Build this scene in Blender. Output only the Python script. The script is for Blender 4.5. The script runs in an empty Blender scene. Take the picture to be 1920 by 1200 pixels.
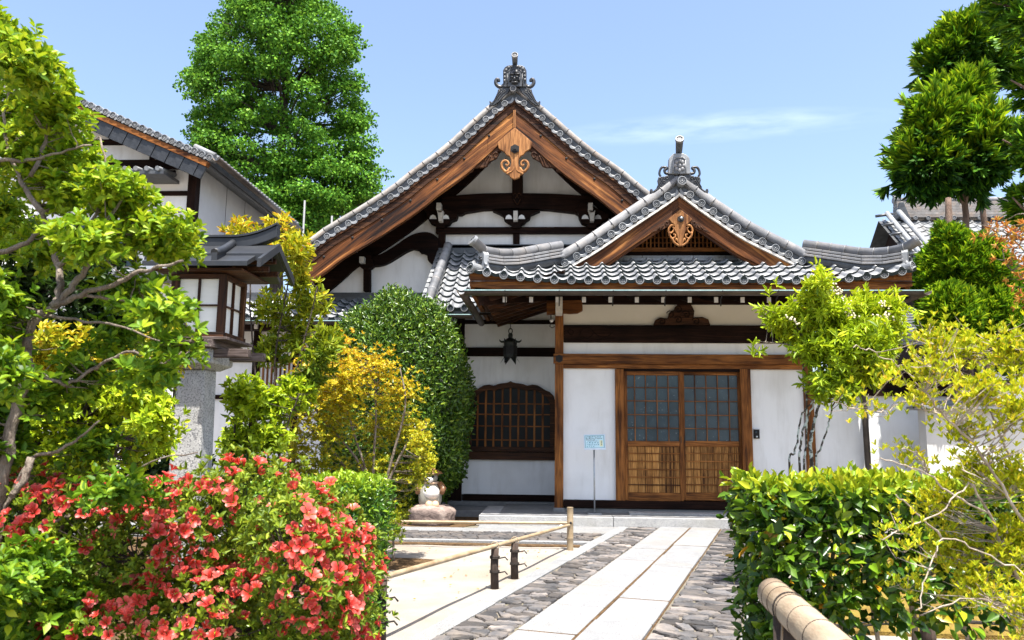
import bpy, math, random
import numpy as np
from mathutils import Vector, Matrix

random.seed(7)
RNG = np.random.default_rng(7)
sc = bpy.context.scene
COL = sc.collection

# ------------------------------------------------------------------ camera
# World: X right along the temple front, Y away from the camera, Z up, metres.
FPX, CXP, CYP = 1490.0, 960.0, 600.0            # focal length / centre in photo pixels (1920x1200)
CAM = Vector((0.0, 0.0, 1.25))
YAW, PITCH, ROLL = math.radians(3.1), math.radians(8.35), math.radians(0.6)
_f0 = Vector((-math.sin(YAW), math.cos(YAW), 0)); _r0 = Vector((math.cos(YAW), math.sin(YAW), 0))
FWD = _f0 * math.cos(PITCH) + Vector((0, 0, math.sin(PITCH)))
_u0 = -_f0 * math.sin(PITCH) + Vector((0, 0, math.cos(PITCH)))
RIGHT = _r0 * math.cos(ROLL) + _u0 * math.sin(ROLL)
UPV = _u0 * math.cos(ROLL) - _r0 * math.sin(ROLL)
cam_d = bpy.data.cameras.new('camera'); cam = bpy.data.objects.new('camera', cam_d); COL.objects.link(cam)
cam.matrix_world = Matrix(((RIGHT.x, UPV.x, -FWD.x, CAM.x), (RIGHT.y, UPV.y, -FWD.y, CAM.y),
                           (RIGHT.z, UPV.z, -FWD.z, CAM.z), (0, 0, 0, 1)))
cam_d.sensor_width = 36.0; cam_d.lens = 36.0 * FPX / 1920.0
cam_d.clip_start = 0.05; cam_d.clip_end = 2000
cam_d.dof.use_dof = True; cam_d.dof.focus_distance = 10.5; cam_d.dof.aperture_fstop = 8.0
sc.camera = cam

def ray(px, py):
    return RIGHT * ((px - CXP) / FPX) + UPV * ((CYP - py) / FPX) + FWD
def on_y(px, py, Y):
    d = ray(px, py); return CAM + d * (Y / d.y)
def on_z(px, py, z=0.0):
    d = ray(px, py); return CAM + d * ((z - CAM.z) / d.z)
def on_x(px, py, X):
    d = ray(px, py); return CAM + d * (X / d.x)
def proj_np(P):
    d = np.asarray(P, float) - np.array(CAM)
    w = d @ np.array(FWD)
    return CXP + FPX * (d @ np.array(RIGHT)) / w, CYP - FPX * (d @ np.array(UPV)) / w, w

# ------------------------------------------------------------------ sky and sun
SUN_EL = math.radians(71)
_sx, _sy = 0.44, -0.90                                # horizontal direction towards the sun
_n = math.hypot(_sx, _sy); _sx /= _n; _sy /= _n
SUN_DIR = Vector((_sx * math.cos(SUN_EL), _sy * math.cos(SUN_EL), math.sin(SUN_EL)))
world = bpy.data.worlds.new('World'); sc.world = world; world.use_nodes = True
nt = world.node_tree; nt.nodes.clear()
w_out = nt.nodes.new('ShaderNodeOutputWorld'); w_bg = nt.nodes.new('ShaderNodeBackground')
w_sky = nt.nodes.new('ShaderNodeTexSky'); w_sky.sky_type = 'NISHITA'; w_sky.sun_disc = False
w_sky.sun_elevation = SUN_EL; w_sky.sun_rotation = math.atan2(_sx, _sy)
w_sky.altitude = 60; w_sky.air_density = 1.0; w_sky.dust_density = 3.0; w_sky.ozone_density = 1.4
w_bg.inputs['Strength'].default_value = 0.118
# a faint streak of cirrus high over the right-hand roof
w_tc = nt.nodes.new('ShaderNodeTexCoord')
c_dir = (ray(1330, 238)).normalized(); c_u = (ray(1530, 222) - ray(1090, 250)).normalized()
c_v = c_dir.cross(c_u).normalized()
def _dot(v):
    n = nt.nodes.new('ShaderNodeVectorMath'); n.operation = 'DOT_PRODUCT'
    nt.links.new(w_tc.outputs['Generated'], n.inputs[0]); n.inputs[1].default_value = v; return n.outputs['Value']
def _math(op, a, b=None, c=None):
    n = nt.nodes.new('ShaderNodeMath'); n.operation = op
    for k, v in enumerate((a, b, c)):
        if v is None: continue
        if isinstance(v, (int, float)): n.inputs[k].default_value = v
        else: nt.links.new(v, n.inputs[k])
    return n.outputs[0]
_map = nt.nodes.new('ShaderNodeCombineXYZ')
du, dv = _dot(c_u), _dot(c_v)
cu0 = c_dir.dot(c_u); cv0 = c_dir.dot(c_v)
du = _math('SUBTRACT', du, cu0); dv = _math('SUBTRACT', dv, cv0)
nt.links.new(_math('MULTIPLY', du, 9.0), _map.inputs[0]); nt.links.new(_math('MULTIPLY', dv, 45.0), _map.inputs[1])
w_no = nt.nodes.new('ShaderNodeTexNoise'); w_no.inputs['Scale'].default_value = 1.6; w_no.inputs['Detail'].default_value = 7
nt.links.new(_map.outputs[0], w_no.inputs['Vector'])
band = _math('SUBTRACT', 1.0, _math('ADD', _math('POWER', _math('DIVIDE', du, 0.20), 2.0), _math('POWER', _math('DIVIDE', dv, 0.020), 2.0)))
band = _math('MAXIMUM', band, 0.0)
cl = _math('MULTIPLY', band, _math('MULTIPLY', _math('MAXIMUM', _math('SUBTRACT', w_no.outputs['Fac'], 0.36), 0.0), 0.30))
cl = _math('MULTIPLY', cl, _math('GREATER_THAN', _dot(c_dir), 0.5))
w_mix = nt.nodes.new('ShaderNodeMix'); w_mix.data_type = 'RGBA'
nt.links.new(cl, w_mix.inputs['Factor']); nt.links.new(w_sky.outputs[0], w_mix.inputs[6])
w_mix.inputs[7].default_value = (9.5, 10.0, 10.6, 1)
nt.links.new(w_mix.outputs[2], w_bg.inputs['Color']); nt.links.new(w_bg.outputs[0], w_out.inputs['Surface'])
sun_d = bpy.data.lights.new('sun', 'SUN'); sun = bpy.data.objects.new('sun', sun_d); COL.objects.link(sun)
sun_d.energy = 4.8; sun_d.angle = math.radians(0.55); sun_d.color = (1.0, 0.955, 0.88)
sun.rotation_euler = SUN_DIR.to_track_quat('Z', 'Y').to_euler(); sun.location = (0, 0, 30)
sc.view_settings.view_transform = 'Standard'; sc.view_settings.look = 'None'
sc.view_settings.gamma = 1.0; sc.view_settings.use_curve_mapping = False
sc.view_settings.exposure = 1.5
sc.render.engine = 'CYCLES'
sc.cycles.max_bounces = 8; sc.cycles.diffuse_bounces = 6; sc.cycles.glossy_bounces = 3
sc.cycles.transmission_bounces = 4; sc.cycles.transparent_max_bounces = 4
sc.cycles.use_denoising = True; sc.cycles.sample_clamp_indirect = 6

# ------------------------------------------------------------------ materials
def new_mat(name):
    m = bpy.data.materials.new(name); m.use_nodes = True
    t = m.node_tree; b = t.nodes['Principled BSDF']
    return m, t, b
def setp(b, **k):
    for n, v in k.items():
        n = n.replace('_', ' ')
        if n in b.inputs: b.inputs[n].default_value = v
def ramp(t, stops):
    r = t.nodes.new('ShaderNodeValToRGB'); e = r.color_ramp.elements
    while len(e) < len(stops): e.new(0.5)
    for k, (p, c) in enumerate(stops):
        e[k].position = p; e[k].color = (c[0], c[1], c[2], 1)
    return r
def mat(name, stops, scale=6.0, stretch=(1, 1, 1), rot=(0, 0, 0), detail=6, rough=0.7, spec=0.4, metal=0.0, bump=0.0,
        bump_scale=None, objvar=0.0, dirt=None, wave=0, speck=None):
    """Noise-driven procedural material. stops: colour ramp; objvar: brightness spread between pieces;
    dirt: (colour, amount, scale) soft stains; speck: (colour, scale, threshold) granite specks."""
    m, t, b = new_mat(name)
    tc = t.nodes.new('ShaderNodeTexCoord'); mp = t.nodes.new('ShaderNodeMapping')
    mp.inputs['Scale'].default_value = stretch; mp.inputs['Rotation'].default_value = rot
    t.links.new(tc.outputs['Object'], mp.inputs['Vector'])
    vec = mp.outputs['Vector']
    oi = t.nodes.new('ShaderNodeObjectInfo')
    if objvar:
        ad = t.nodes.new('ShaderNodeVectorMath'); ad.operation = 'ADD'
        sc_ = t.nodes.new('ShaderNodeVectorMath'); sc_.operation = 'SCALE'; sc_.inputs[0].default_value = (17, 31, 23)
        t.links.new(oi.outputs['Random'], sc_.inputs['Scale'])
        t.links.new(vec, ad.inputs[0]); t.links.new(sc_.outputs[0], ad.inputs[1]); vec = ad.outputs[0]
    no = t.nodes.new('ShaderNodeTexNoise'); no.inputs['Scale'].default_value = scale; no.inputs['Detail'].default_value = detail
    no.inputs['Roughness'].default_value = 0.62
    t.links.new(vec, no.inputs['Vector'])
    rp = ramp(t, stops); t.links.new(no.outputs['Fac'], rp.inputs['Fac']); col = rp.outputs['Color']
    if speck:
        vo = t.nodes.new('ShaderNodeTexNoise'); vo.inputs['Scale'].default_value = speck[1]; vo.inputs['Detail'].default_value = 2
        t.links.new(tc.outputs['Object'], vo.inputs['Vector'])
        r2 = ramp(t, [(speck[2] - 0.03, (0, 0, 0)), (speck[2] + 0.03, (1, 1, 1))]); t.links.new(vo.outputs['Fac'], r2.inputs['Fac'])
        mx = t.nodes.new('ShaderNodeMix'); mx.data_type = 'RGBA'
        t.links.new(r2.outputs['Color'], mx.inputs['Factor']); t.links.new(col, mx.inputs[6]); mx.inputs[7].default_value = (*speck[0], 1); col = mx.outputs[2]
    if dirt:
        dn = t.nodes.new('ShaderNodeTexNoise'); dn.inputs['Scale'].default_value = dirt[2]; dn.inputs['Detail'].default_value = 5
        t.links.new(tc.outputs['Object'], dn.inputs['Vector'])
        r2 = ramp(t, [(0.48, (0, 0, 0)), (0.72, (dirt[1],) * 3)]); t.links.new(dn.outputs['Fac'], r2.inputs['Fac'])
        mx = t.nodes.new('ShaderNodeMix'); mx.data_type = 'RGBA'
        t.links.new(r2.outputs['Color'], mx.inputs['Factor']); t.links.new(col, mx.inputs[6]); mx.inputs[7].default_value = (*dirt[0], 1); col = mx.outputs[2]
    if objvar:
        hs = t.nodes.new('ShaderNodeHueSaturation')
        mr = t.nodes.new('ShaderNodeMapRange'); mr.inputs['To Min'].default_value = 1 - objvar; mr.inputs['To Max'].default_value = 1 + objvar
        t.links.new(oi.outputs['Random'], mr.inputs['Value']); t.links.new(mr.outputs[0], hs.inputs['Value'])
        t.links.new(col, hs.inputs['Color']); col = hs.outputs['Color']
    t.links.new(col, b.inputs['Base Color'])
    setp(b, Roughness=rough, Metallic=metal); b.inputs['Specular IOR Level'].default_value = spec
    if bump:
        bn = no
        if bump_scale:
            bn = t.nodes.new('ShaderNodeTexNoise'); bn.inputs['Scale'].default_value = bump_scale; bn.inputs['Detail'].default_value = 6
            t.links.new(vec, bn.inputs['Vector'])
        bp = t.nodes.new('ShaderNodeBump'); bp.inputs['Strength'].default_value = bump; bp.inputs['Distance'].default_value = 0.02
        t.links.new(bn.outputs['Fac'], bp.inputs['Height']); t.links.new(bp.outputs['Normal'], b.inputs['Normal'])
    return m
def wood(name, dark, mid, light, axis='x', scale=1.0, rough=0.62, rot=(0, 0, 0), objvar=0.12, spec=0.18, knots=0.0):
    """planed timber: long streaks along one axis, finer lines over them, weather-darkened patches"""
    s = {'x': (1.1, 22, 22), 'y': (22, 1.1, 22), 'z': (22, 22, 1.1)}[axis]; s = tuple(v * scale for v in s)
    m, t, b = new_mat(name); tc = t.nodes.new('ShaderNodeTexCoord'); mp = t.nodes.new('ShaderNodeMapping')
    mp.inputs['Scale'].default_value = s
    r0 = t.nodes.new('ShaderNodeMapping'); r0.inputs['Rotation'].default_value = rot
    t.links.new(tc.outputs['Object'], r0.inputs['Vector'])
    oi = t.nodes.new('ShaderNodeObjectInfo'); sc_ = t.nodes.new('ShaderNodeVectorMath'); sc_.operation = 'SCALE'; sc_.inputs[0].default_value = (17, 31, 23)
    t.links.new(oi.outputs['Random'], sc_.inputs['Scale']); ad = t.nodes.new('ShaderNodeVectorMath'); ad.operation = 'ADD'
    t.links.new(r0.outputs[0], ad.inputs[0]); t.links.new(sc_.outputs[0], ad.inputs[1]); t.links.new(ad.outputs[0], mp.inputs['Vector'])
    n1 = t.nodes.new('ShaderNodeTexNoise'); n1.inputs['Scale'].default_value = 1.0; n1.inputs['Detail'].default_value = 5; n1.inputs['Roughness'].default_value = .6; n1.inputs['Distortion'].default_value = .6
    n2 = t.nodes.new('ShaderNodeTexNoise'); n2.inputs['Scale'].default_value = 4.5; n2.inputs['Detail'].default_value = 4
    n3 = t.nodes.new('ShaderNodeTexNoise'); n3.inputs['Scale'].default_value = 1.7; n3.inputs['Detail'].default_value = 3
    t.links.new(mp.outputs[0], n1.inputs['Vector']); t.links.new(mp.outputs[0], n2.inputs['Vector']); t.links.new(ad.outputs[0], n3.inputs['Vector'])
    rp = ramp(t, [(0.34, dark), (0.47, mid), (0.55, mid), (0.68, light)]); t.links.new(n1.outputs['Fac'], rp.inputs['Fac'])
    r2 = ramp(t, [(0.38, (.50, .46, .44)), (0.56, (1.0, 1.0, 1.0)), (0.72, (1.18, 1.15, 1.12))]); t.links.new(n2.outputs['Fac'], r2.inputs['Fac'])
    r3 = ramp(t, [(0.36, (.55, .50, .47)), (0.58, (1.05, 1.05, 1.05))]); t.links.new(n3.outputs['Fac'], r3.inputs['Fac'])
    col = rp.outputs['Color']
    for r in (r2, r3):
        mx = t.nodes.new('ShaderNodeMix'); mx.data_type = 'RGBA'; mx.blend_type = 'MULTIPLY'; mx.inputs['Factor'].default_value = 1.0
        t.links.new(col, mx.inputs[6]); t.links.new(r.outputs['Color'], mx.inputs[7]); col = mx.outputs[2]
    hs = t.nodes.new('ShaderNodeHueSaturation'); mr = t.nodes.new('ShaderNodeMapRange'); mr.inputs['To Min'].default_value = 1 - objvar; mr.inputs['To Max'].default_value = 1 + objvar
    t.links.new(oi.outputs['Random'], mr.inputs['Value']); t.links.new(mr.outputs[0], hs.inputs['Value']); t.links.new(col, hs.inputs['Color'])
    t.links.new(hs.outputs['Color'], b.inputs['Base Color']); setp(b, Roughness=rough); b.inputs['Specular IOR Level'].default_value = spec
    bp = t.nodes.new('ShaderNodeBump'); bp.inputs['Strength'].default_value = .35; bp.inputs['Distance'].default_value = .01
    t.links.new(n2.outputs['Fac'], bp.inputs['Height']); t.links.new(bp.outputs['Normal'], b.inputs['Normal'])
    return m
def foliage(name, stops, rough=0.42, trans=0.3, per_object=False, spec=0.45, tcol=1.35):
    """Leaf material; colour differs from leaf to leaf (an attribute, or the object's random number)."""
    m, t, b = new_mat(name)
    if per_object:
        oi = t.nodes.new('ShaderNodeObjectInfo'); fac = oi.outputs['Random']
    else:
        at = t.nodes.new('ShaderNodeAttribute'); at.attribute_name = 'rnd'; fac = at.outputs['Fac']
    r = ramp(t, stops); t.links.new(fac, r.inputs['Fac'])
    t.links.new(r.outputs['Color'], b.inputs['Base Color'])
    setp(b, Roughness=rough); b.inputs['Specular IOR Level'].default_value = spec
    tr = t.nodes.new('ShaderNodeBsdfTranslucent')
    hs = t.nodes.new('ShaderNodeHueSaturation'); hs.inputs['Value'].default_value = tcol; hs.inputs['Hue'].default_value = 0.49
    t.links.new(r.outputs['Color'], hs.inputs['Color']); t.links.new(hs.outputs[0], tr.inputs['Color'])
    mx = t.nodes.new('ShaderNodeMixShader'); mx.inputs[0].default_value = trans
    t.links.new(b.outputs[0], mx.inputs[1]); t.links.new(tr.outputs[0], mx.inputs[2])
    t.links.new(mx.outputs[0], t.nodes['Material Output'].inputs['Surface'])
    return m

# ------------------------------------------------------------------ mesh building
ORI = {}
class MB:
    """Collects shapes in world space; part()/single() links them as ONE mesh object."""
    def __init__(self): self.v = []; self.f = []; self.sm = []
    def add(self, vs, fs, smooth=False):
        o = len(self.v); self.v += [tuple(p) for p in vs]; self.f += [tuple(i + o for i in q) for q in fs]; self.sm += [smooth] * len(fs); return self
    def box(self, x0, x1, y0, y1, z0, z1, M=None):
        vs = [Vector(p) for p in ((x0, y0, z0), (x1, y0, z0), (x1, y1, z0), (x0, y1, z0), (x0, y0, z1), (x1, y0, z1), (x1, y1, z1), (x0, y1, z1))]
        if M is not None: vs = [M @ p for p in vs]
        return self.add(vs, [(0, 3, 2, 1), (4, 5, 6, 7), (0, 1, 5, 4), (1, 2, 6, 5), (2, 3, 7, 6), (3, 0, 4, 7)])
    def bar(self, a, b, w, h, up=(0, 0, 1)):
        a, b = Vector(a), Vector(b); d = (b - a).normalized(); u = Vector(up)
        s = d.cross(u).normalized(); u = s.cross(d)
        q = [s * x * w / 2 + u * y * h / 2 for x, y in ((-1, -1), (1, -1), (1, 1), (-1, 1))]
        return self.add([a + p for p in q] + [b + p for p in q], [(3, 2, 1, 0), (4, 5, 6, 7), (0, 1, 5, 4), (1, 2, 6, 5), (2, 3, 7, 6), (3, 0, 4, 7)])
    def prism(self, pts, y0, y1):
        """outline of (x, z) points extruded from y0 (front) to y1"""
        n = len(pts)
        area = sum(pts[i][0] * pts[(i + 1) % n][1] - pts[(i + 1) % n][0] * pts[i][1] for i in range(n))
        if area < 0: pts = pts[::-1]
        vs = [(x, y0, z) for x, z in pts] + [(x, y1, z) for x, z in pts]
        fs = [tuple(range(n)), tuple(range(2 * n - 1, n - 1, -1))] + [(i, i + n, (i + 1) % n + n, (i + 1) % n) for i in range(n)]
        return self.add(vs, fs)
    def prism_z(self, pts, z0, z1, top=None):
        n = len(pts)
        area = sum(pts[i][0] * pts[(i + 1) % n][1] - pts[(i + 1) % n][0] * pts[i][1] for i in range(n))
        if area < 0: pts = pts[::-1]
        vs = [(p[0], p[1], z0) for p in pts] + [(p[0], p[1], z1) for p in pts]
        return self.add(vs, [tuple(range(n - 1, -1, -1)), tuple(range(n, 2 * n))] + [(i, (i + 1) % n, (i + 1) % n + n, i + n) for i in range(n)])
    def tube(self, pts, rad, seg=8, cap=True, smooth=True):
        pts = [Vector(p) for p in pts]; n = len(pts)
        if not hasattr(rad, '__len__'): rad = [rad] * n
        vs = []; ref = None
        for i, p in enumerate(pts):
            d = (pts[min(i + 1, n - 1)] - pts[max(i - 1, 0)])
            d = d.normalized() if d.length > 1e-9 else Vector((0, 0, 1))
            if ref is None: ref = d.orthogonal().normalized()
            else:
                ref = ref - d * ref.dot(d); ref = ref.normalized() if ref.length > 1e-6 else d.orthogonal().normalized()
            b = d.cross(ref)
            vs += [p + (ref * math.cos(2 * math.pi * k / seg) + b * math.sin(2 * math.pi * k / seg)) * rad[i] for k in range(seg)]
        fs = [(i * seg + k, i * seg + (k + 1) % seg, (i + 1) * seg + (k + 1) % seg, (i + 1) * seg + k) for i in range(n - 1) for k in range(seg)]
        self.add(vs, fs, smooth)
        if cap:
            o = len(self.v) - n * seg
            self.f += [tuple(o + k for k in range(seg - 1, -1, -1)), tuple(o + (n - 1) * seg + k for k in range(seg))]; self.sm += [False, False]
        return self
    def lathe(self, prof, c, seg=16, smooth=True, axis='z', M=None):
        """profile of (radius, height) revolved about a vertical axis through c (or M applied)"""
        vs = []
        for r, h in prof:
            for k in range(seg):
                a = 2 * math.pi * k / seg
                p = Vector((r * math.cos(a), r * math.sin(a), h))
                if axis == 'y': p = Vector((p.x, -p.z, p.y))
                vs.append((M @ p) if M is not None else p + Vector(c))
        n = len(prof)
        fs = [(i * seg + k, i * seg + (k + 1) % seg, (i + 1) * seg + (k + 1) % seg, (i + 1) * seg + k) for i in range(n - 1) for k in range(seg)]
        fs += [tuple(range(seg - 1, -1, -1)), tuple((n - 1) * seg + k for k in range(seg))]
        return self.add(vs, fs, smooth)
    def blob(self, c, r, seg=16, rings=10, noise=0.0, seed=0, M=None):
        rnd = random.Random(seed); vs = []; ph = [rnd.uniform(0, 6.28) for _ in range(6)]
        for i in range(rings + 1):
            th = math.pi * i / rings
            for k in range(seg):
                a = 2 * math.pi * k / seg
                d = Vector((math.sin(th) * math.cos(a), math.sin(th) * math.sin(a), math.cos(th)))
                s = 1 + noise * (math.sin(3 * d.x + ph[0]) + math.sin(4 * d.y + ph[1]) + math.sin(5 * d.z + ph[2]) + 0.6 * math.sin(9 * d.x + 7 * d.y + ph[3])) / 2
                p = Vector((d.x * r[0] * s, d.y * r[1] * s, d.z * r[2] * s))
                vs.append((M @ p if M is not None else p) + Vector(c))
        fs = [(i * seg + k, i * seg + (k + 1) % seg, (i + 1) * seg + (k + 1) % seg, (i + 1) * seg + k) for i in range(rings) for k in range(seg)]
        return self.add(vs, [q[::-1] for q in fs], True)
    def mesh(self, name, m, origin=Vector((0, 0, 0))):
        me = bpy.data.meshes.new(name)
        me.from_pydata([(p[0] - origin.x, p[1] - origin.y, p[2] - origin.z) for p in self.v], [], self.f)
        me.polygons.foreach_set('use_smooth', self.sm); me.update()
        for x in (m if isinstance(m, (list, tuple)) else [m]): me.materials.append(x)
        return me
def org(o): return ORI.get(o.name, Vector((0, 0, 0))) if o is not None else Vector((0, 0, 0))
def tag(o, label=None, cat=None, group=None, kind=None):
    if label: o['label'] = label
    if cat: o['category'] = cat
    if group: o['group'] = group
    if kind: o['kind'] = kind
    return o
def thing(name, label, cat, loc=(0, 0, 0), group=None, kind=None):
    o = bpy.data.objects.new(name, None); o.empty_display_size = 0.2; COL.objects.link(o); o.location = loc
    ORI[o.name] = Vector(loc); return tag(o, label, cat, group, kind)
def part(name, mb, m, parent=None, label=None, kind=None, bevel=0.0, cat=None, group=None):
    L = org(parent)
    me = mb.mesh(name, m, L) if isinstance(mb, MB) else mb
    o = bpy.data.objects.new(name, me); COL.objects.link(o)
    if parent is not None: o.parent = parent; ORI[o.name] = L
    if bevel:
        bv = o.modifiers.new('bevel', 'BEVEL'); bv.width = bevel; bv.segments = 2; bv.limit_method = 'ANGLE'; bv.angle_limit = math.radians(40)
    return tag(o, label, cat, group, kind)
def put(name, me, parent, M, label=None):
    """a piece sharing mesh data, placed by a world matrix under parent"""
    o = bpy.data.objects.new(name, me); COL.objects.link(o)
    L = org(parent)
    if parent is not None: o.parent = parent
    o.matrix_basis = Matrix.Translation(-L) @ M
    if label: o['label'] = label
    return o
def frame(o, x, y, z):
    return Matrix(((x[0], y[0], z[0], o[0]), (x[1], y[1], z[1], o[1]), (x[2], y[2], z[2], o[2]), (0, 0, 0, 1)))
def P2(pts, Y):
    """photo points -> (x, z) on the upright plane at depth Y"""
    out = []
    for px, py in pts:
        p = on_y(px, py, Y); out.append((p.x, p.z))
    return out
def ZY(px, py, Y): return on_y(px, py, Y).z
def XY(px, py, Y): return on_y(px, py, Y).x
def arc(c, r, a0, a1, n=8):
    return [(c[0] + r * math.cos(math.radians(a0 + (a1 - a0) * k / n)), c[1] + r * math.sin(math.radians(a0 + (a1 - a0) * k / n))) for k in range(n + 1)]
def resample(pts, step):
    """points (2- or 3-D) at equal steps along a polyline, with unit tangents"""
    P = np.array(pts, float); d = np.linalg.norm(np.diff(P, axis=0), axis=1); s = np.concatenate([[0], np.cumsum(d)])
    n = max(1, int(round(s[-1] / step))); t = np.linspace(0, s[-1], n + 1)
    Q = np.stack([np.interp(t, s, P[:, k]) for k in range(P.shape[1])], 1)
    T = np.gradient(Q, axis=0); T /= np.linalg.norm(T, axis=1)[:, None]
    return Q, T
def smooth_line(pts, n=6):
    """Catmull-Rom through the points"""
    P = [np.array(p, float) for p in pts]; P = [2 * P[0] - P[1]] + P + [2 * P[-1] - P[-2]]; out = []
    for i in range(1, len(P) - 2):
        for k in range(n):
            t = k / n
            out.append(0.5 * ((2 * P[i]) + (-P[i - 1] + P[i + 1]) * t + (2 * P[i - 1] - 5 * P[i] + 4 * P[i + 1] - P[i + 2]) * t * t + (-P[i - 1] + 3 * P[i] - 3 * P[i + 1] + P[i + 2]) * t ** 3))
    out.append(P[-2]); return [tuple(p) for p in out]
# ------------------------------------------------------------------ materials of the built things
M = {}
M['sand'] = mat('sand', [(0.30, (0.225, 0.203, 0.175)), (0.55, (0.268, 0.245, 0.215)), (0.75, (0.305, 0.282, 0.25))], scale=3, detail=10, rough=0.95, spec=0.1, bump=0.5, bump_scale=70, dirt=((0.21, 0.168, 0.125), 0.7, 0.9))
M['slab'] = mat('slab', [(0.3, (0.185, 0.189, 0.194)), (0.7, (0.255, 0.26, 0.266))], scale=5, rough=0.85, spec=0.2, bump=0.35, bump_scale=90, objvar=0.05, speck=((0.13, 0.13, 0.13), 130, 0.57), dirt=((0.22, 0.205, 0.18), 0.6, 2.0))
M['cobble'] = mat('cobble', [(0.28, (0.030, 0.031, 0.034)), (0.45, (0.072, 0.070, 0.072)), (0.58, (0.115, 0.102, 0.095)), (0.75, (0.20, 0.172, 0.15))], scale=3.2, rough=0.8, spec=0.3, bump=0.9, bump_scale=22, objvar=0.62, dirt=((0.20, 0.165, 0.13), 0.4, 9))
M['mortar'] = mat('mortar', [(0.3, (0.11, 0.095, 0.075)), (0.7, (0.20, 0.175, 0.14))], scale=30, rough=0.95, spec=0.1, bump=0.6, bump_scale=60, dirt=((0.12, 0.12, 0.06), 0.5, 3))
M['granite'] = mat('granite', [(0.3, (0.30, 0.30, 0.295)), (0.7, (0.42, 0.415, 0.40))], scale=14, rough=0.75, spec=0.3, bump=0.25, bump_scale=120, speck=((0.17, 0.17, 0.175), 95, 0.56), objvar=0.06, dirt=((0.24, 0.23, 0.20), 0.5, 2.5))
M['granite_dark'] = mat('granite_dark', [(0.3, (0.13, 0.13, 0.13)), (0.7, (0.20, 0.20, 0.195))], scale=14, rough=0.6, spec=0.35, bump=0.25, bump_scale=90, objvar=0.08, dirt=((0.09, 0.09, 0.08), 0.6, 2))
M['plaster'] = mat('plaster', [(0.30, (0.72, 0.715, 0.70)), (0.5, (0.82, 0.82, 0.815)), (0.7, (0.84, 0.84, 0.835))], scale=2.0, stretch=(3.0, 3.0, .55), detail=8, rough=0.9, spec=0.15, bump=0.10, bump_scale=45, dirt=((0.60, 0.585, 0.55), 0.5, 1.3))
M['plaster_bounce'] = mat('plaster_bounce', [(0.3, (0.70, 0.66, 0.58)), (0.7, (0.76, 0.72, 0.64))], scale=2.5, rough=0.9, spec=0.15, bump=0.05, bump_scale=45)  # warm tint puts the bounced light under the eave into the colour
M['plaster_grey'] = mat('plaster_grey', [(0.3, (0.55, 0.54, 0.53)), (0.7, (0.66, 0.65, 0.63))], scale=1.6, detail=8, rough=0.9, spec=0.15, bump=0.06, bump_scale=45, dirt=((0.40, 0.38, 0.36), 0.5, 1.4))
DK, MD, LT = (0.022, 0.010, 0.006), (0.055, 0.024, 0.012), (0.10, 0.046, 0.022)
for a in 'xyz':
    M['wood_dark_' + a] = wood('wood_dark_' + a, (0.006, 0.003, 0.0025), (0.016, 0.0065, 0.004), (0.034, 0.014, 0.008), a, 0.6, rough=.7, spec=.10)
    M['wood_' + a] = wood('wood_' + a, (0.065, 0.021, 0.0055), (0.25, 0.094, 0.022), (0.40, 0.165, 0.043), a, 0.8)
    M['wood_grey_' + a] = wood('wood_grey_' + a, (0.06, 0.045, 0.04), (0.15, 0.12, 0.11), (0.25, 0.21, 0.19), a, 1.4, rough=0.8)
M['barge_l'] = wood('barge_left', (0.012, 0.0045, 0.0025), (0.130, 0.045, 0.0115), (0.46, 0.20, 0.056), 'x', 0.40, rot=(0, math.radians(38), 0))
M['barge_r'] = wood('barge_right', (0.012, 0.0045, 0.0025), (0.130, 0.045, 0.0115), (0.46, 0.20, 0.056), 'x', 0.40, rot=(0, math.radians(-38), 0))
M['carved'] = wood('carved_wood', (0.15, 0.055, 0.016), (0.40, 0.185, 0.065), (0.56, 0.30, 0.12), 'z', 0.8)
M['carved_dark'] = wood('carved_dark', (0.02, 0.008, 0.004), (0.065, 0.026, 0.010), (0.15, 0.062, 0.022), 'x', 1.0)
M['endgrain'] = mat('endgrain', [(0.3, (0.50, 0.46, 0.40)), (0.7, (0.68, 0.65, 0.60))], scale=20, rough=0.85)
M['tile'] = mat('roof_tile', [(0.3, (0.135, 0.145, 0.155)), (0.5, (0.20, 0.21, 0.22)), (0.75, (0.28, 0.285, 0.29))], scale=4, detail=7, rough=0.45, spec=0.5, metal=0.05, bump=0.15, bump_scale=40, objvar=0.20, dirt=((0.25, 0.23, 0.20), 0.5, 3.5))
M['pantile'] = mat('pantile', [(0.3, (0.125, 0.13, 0.138)), (0.5, (0.20, 0.205, 0.212)), (0.75, (0.30, 0.30, 0.305))], scale=4, detail=7, rough=0.36, spec=0.6, bump=0.12, bump_scale=40, objvar=0.26, dirt=((0.24, 0.22, 0.19), 0.55, 3.0))
M['tile_edge'] = mat('tile_edge_shade', [(0.3, (0.018, 0.026, 0.028)), (0.7, (0.045, 0.060, 0.060))], scale=14, rough=0.8, spec=.2, bump=.3, bump_scale=50)  # dark tone paints in the shade of the gaps between tile rows
M['tile_dark'] = mat('roof_tile_dark', [(0.3, (0.030, 0.033, 0.037)), (0.7, (0.075, 0.08, 0.086))], scale=8, rough=0.40, spec=0.5, bump=0.2, bump_scale=30, objvar=0.15)
M['tile_light'] = mat('ridge_tile_pale', [(0.3, (0.12, 0.122, 0.128)), (0.7, (0.215, 0.217, 0.224))], scale=6, rough=0.45, spec=0.5, bump=0.15, bump_scale=40, objvar=0.18, dirt=((0.30, 0.27, 0.24), 0.5, 5))
M['tile_weathered'] = mat('ridge_tile_weathered', [(0.3, (0.11, 0.105, 0.10)), (0.7, (0.22, 0.205, 0.195))], scale=6, rough=0.6, spec=0.4, bump=0.25, bump_scale=30, objvar=0.18, dirt=((0.24, 0.18, 0.135), 0.7, 6))
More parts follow.
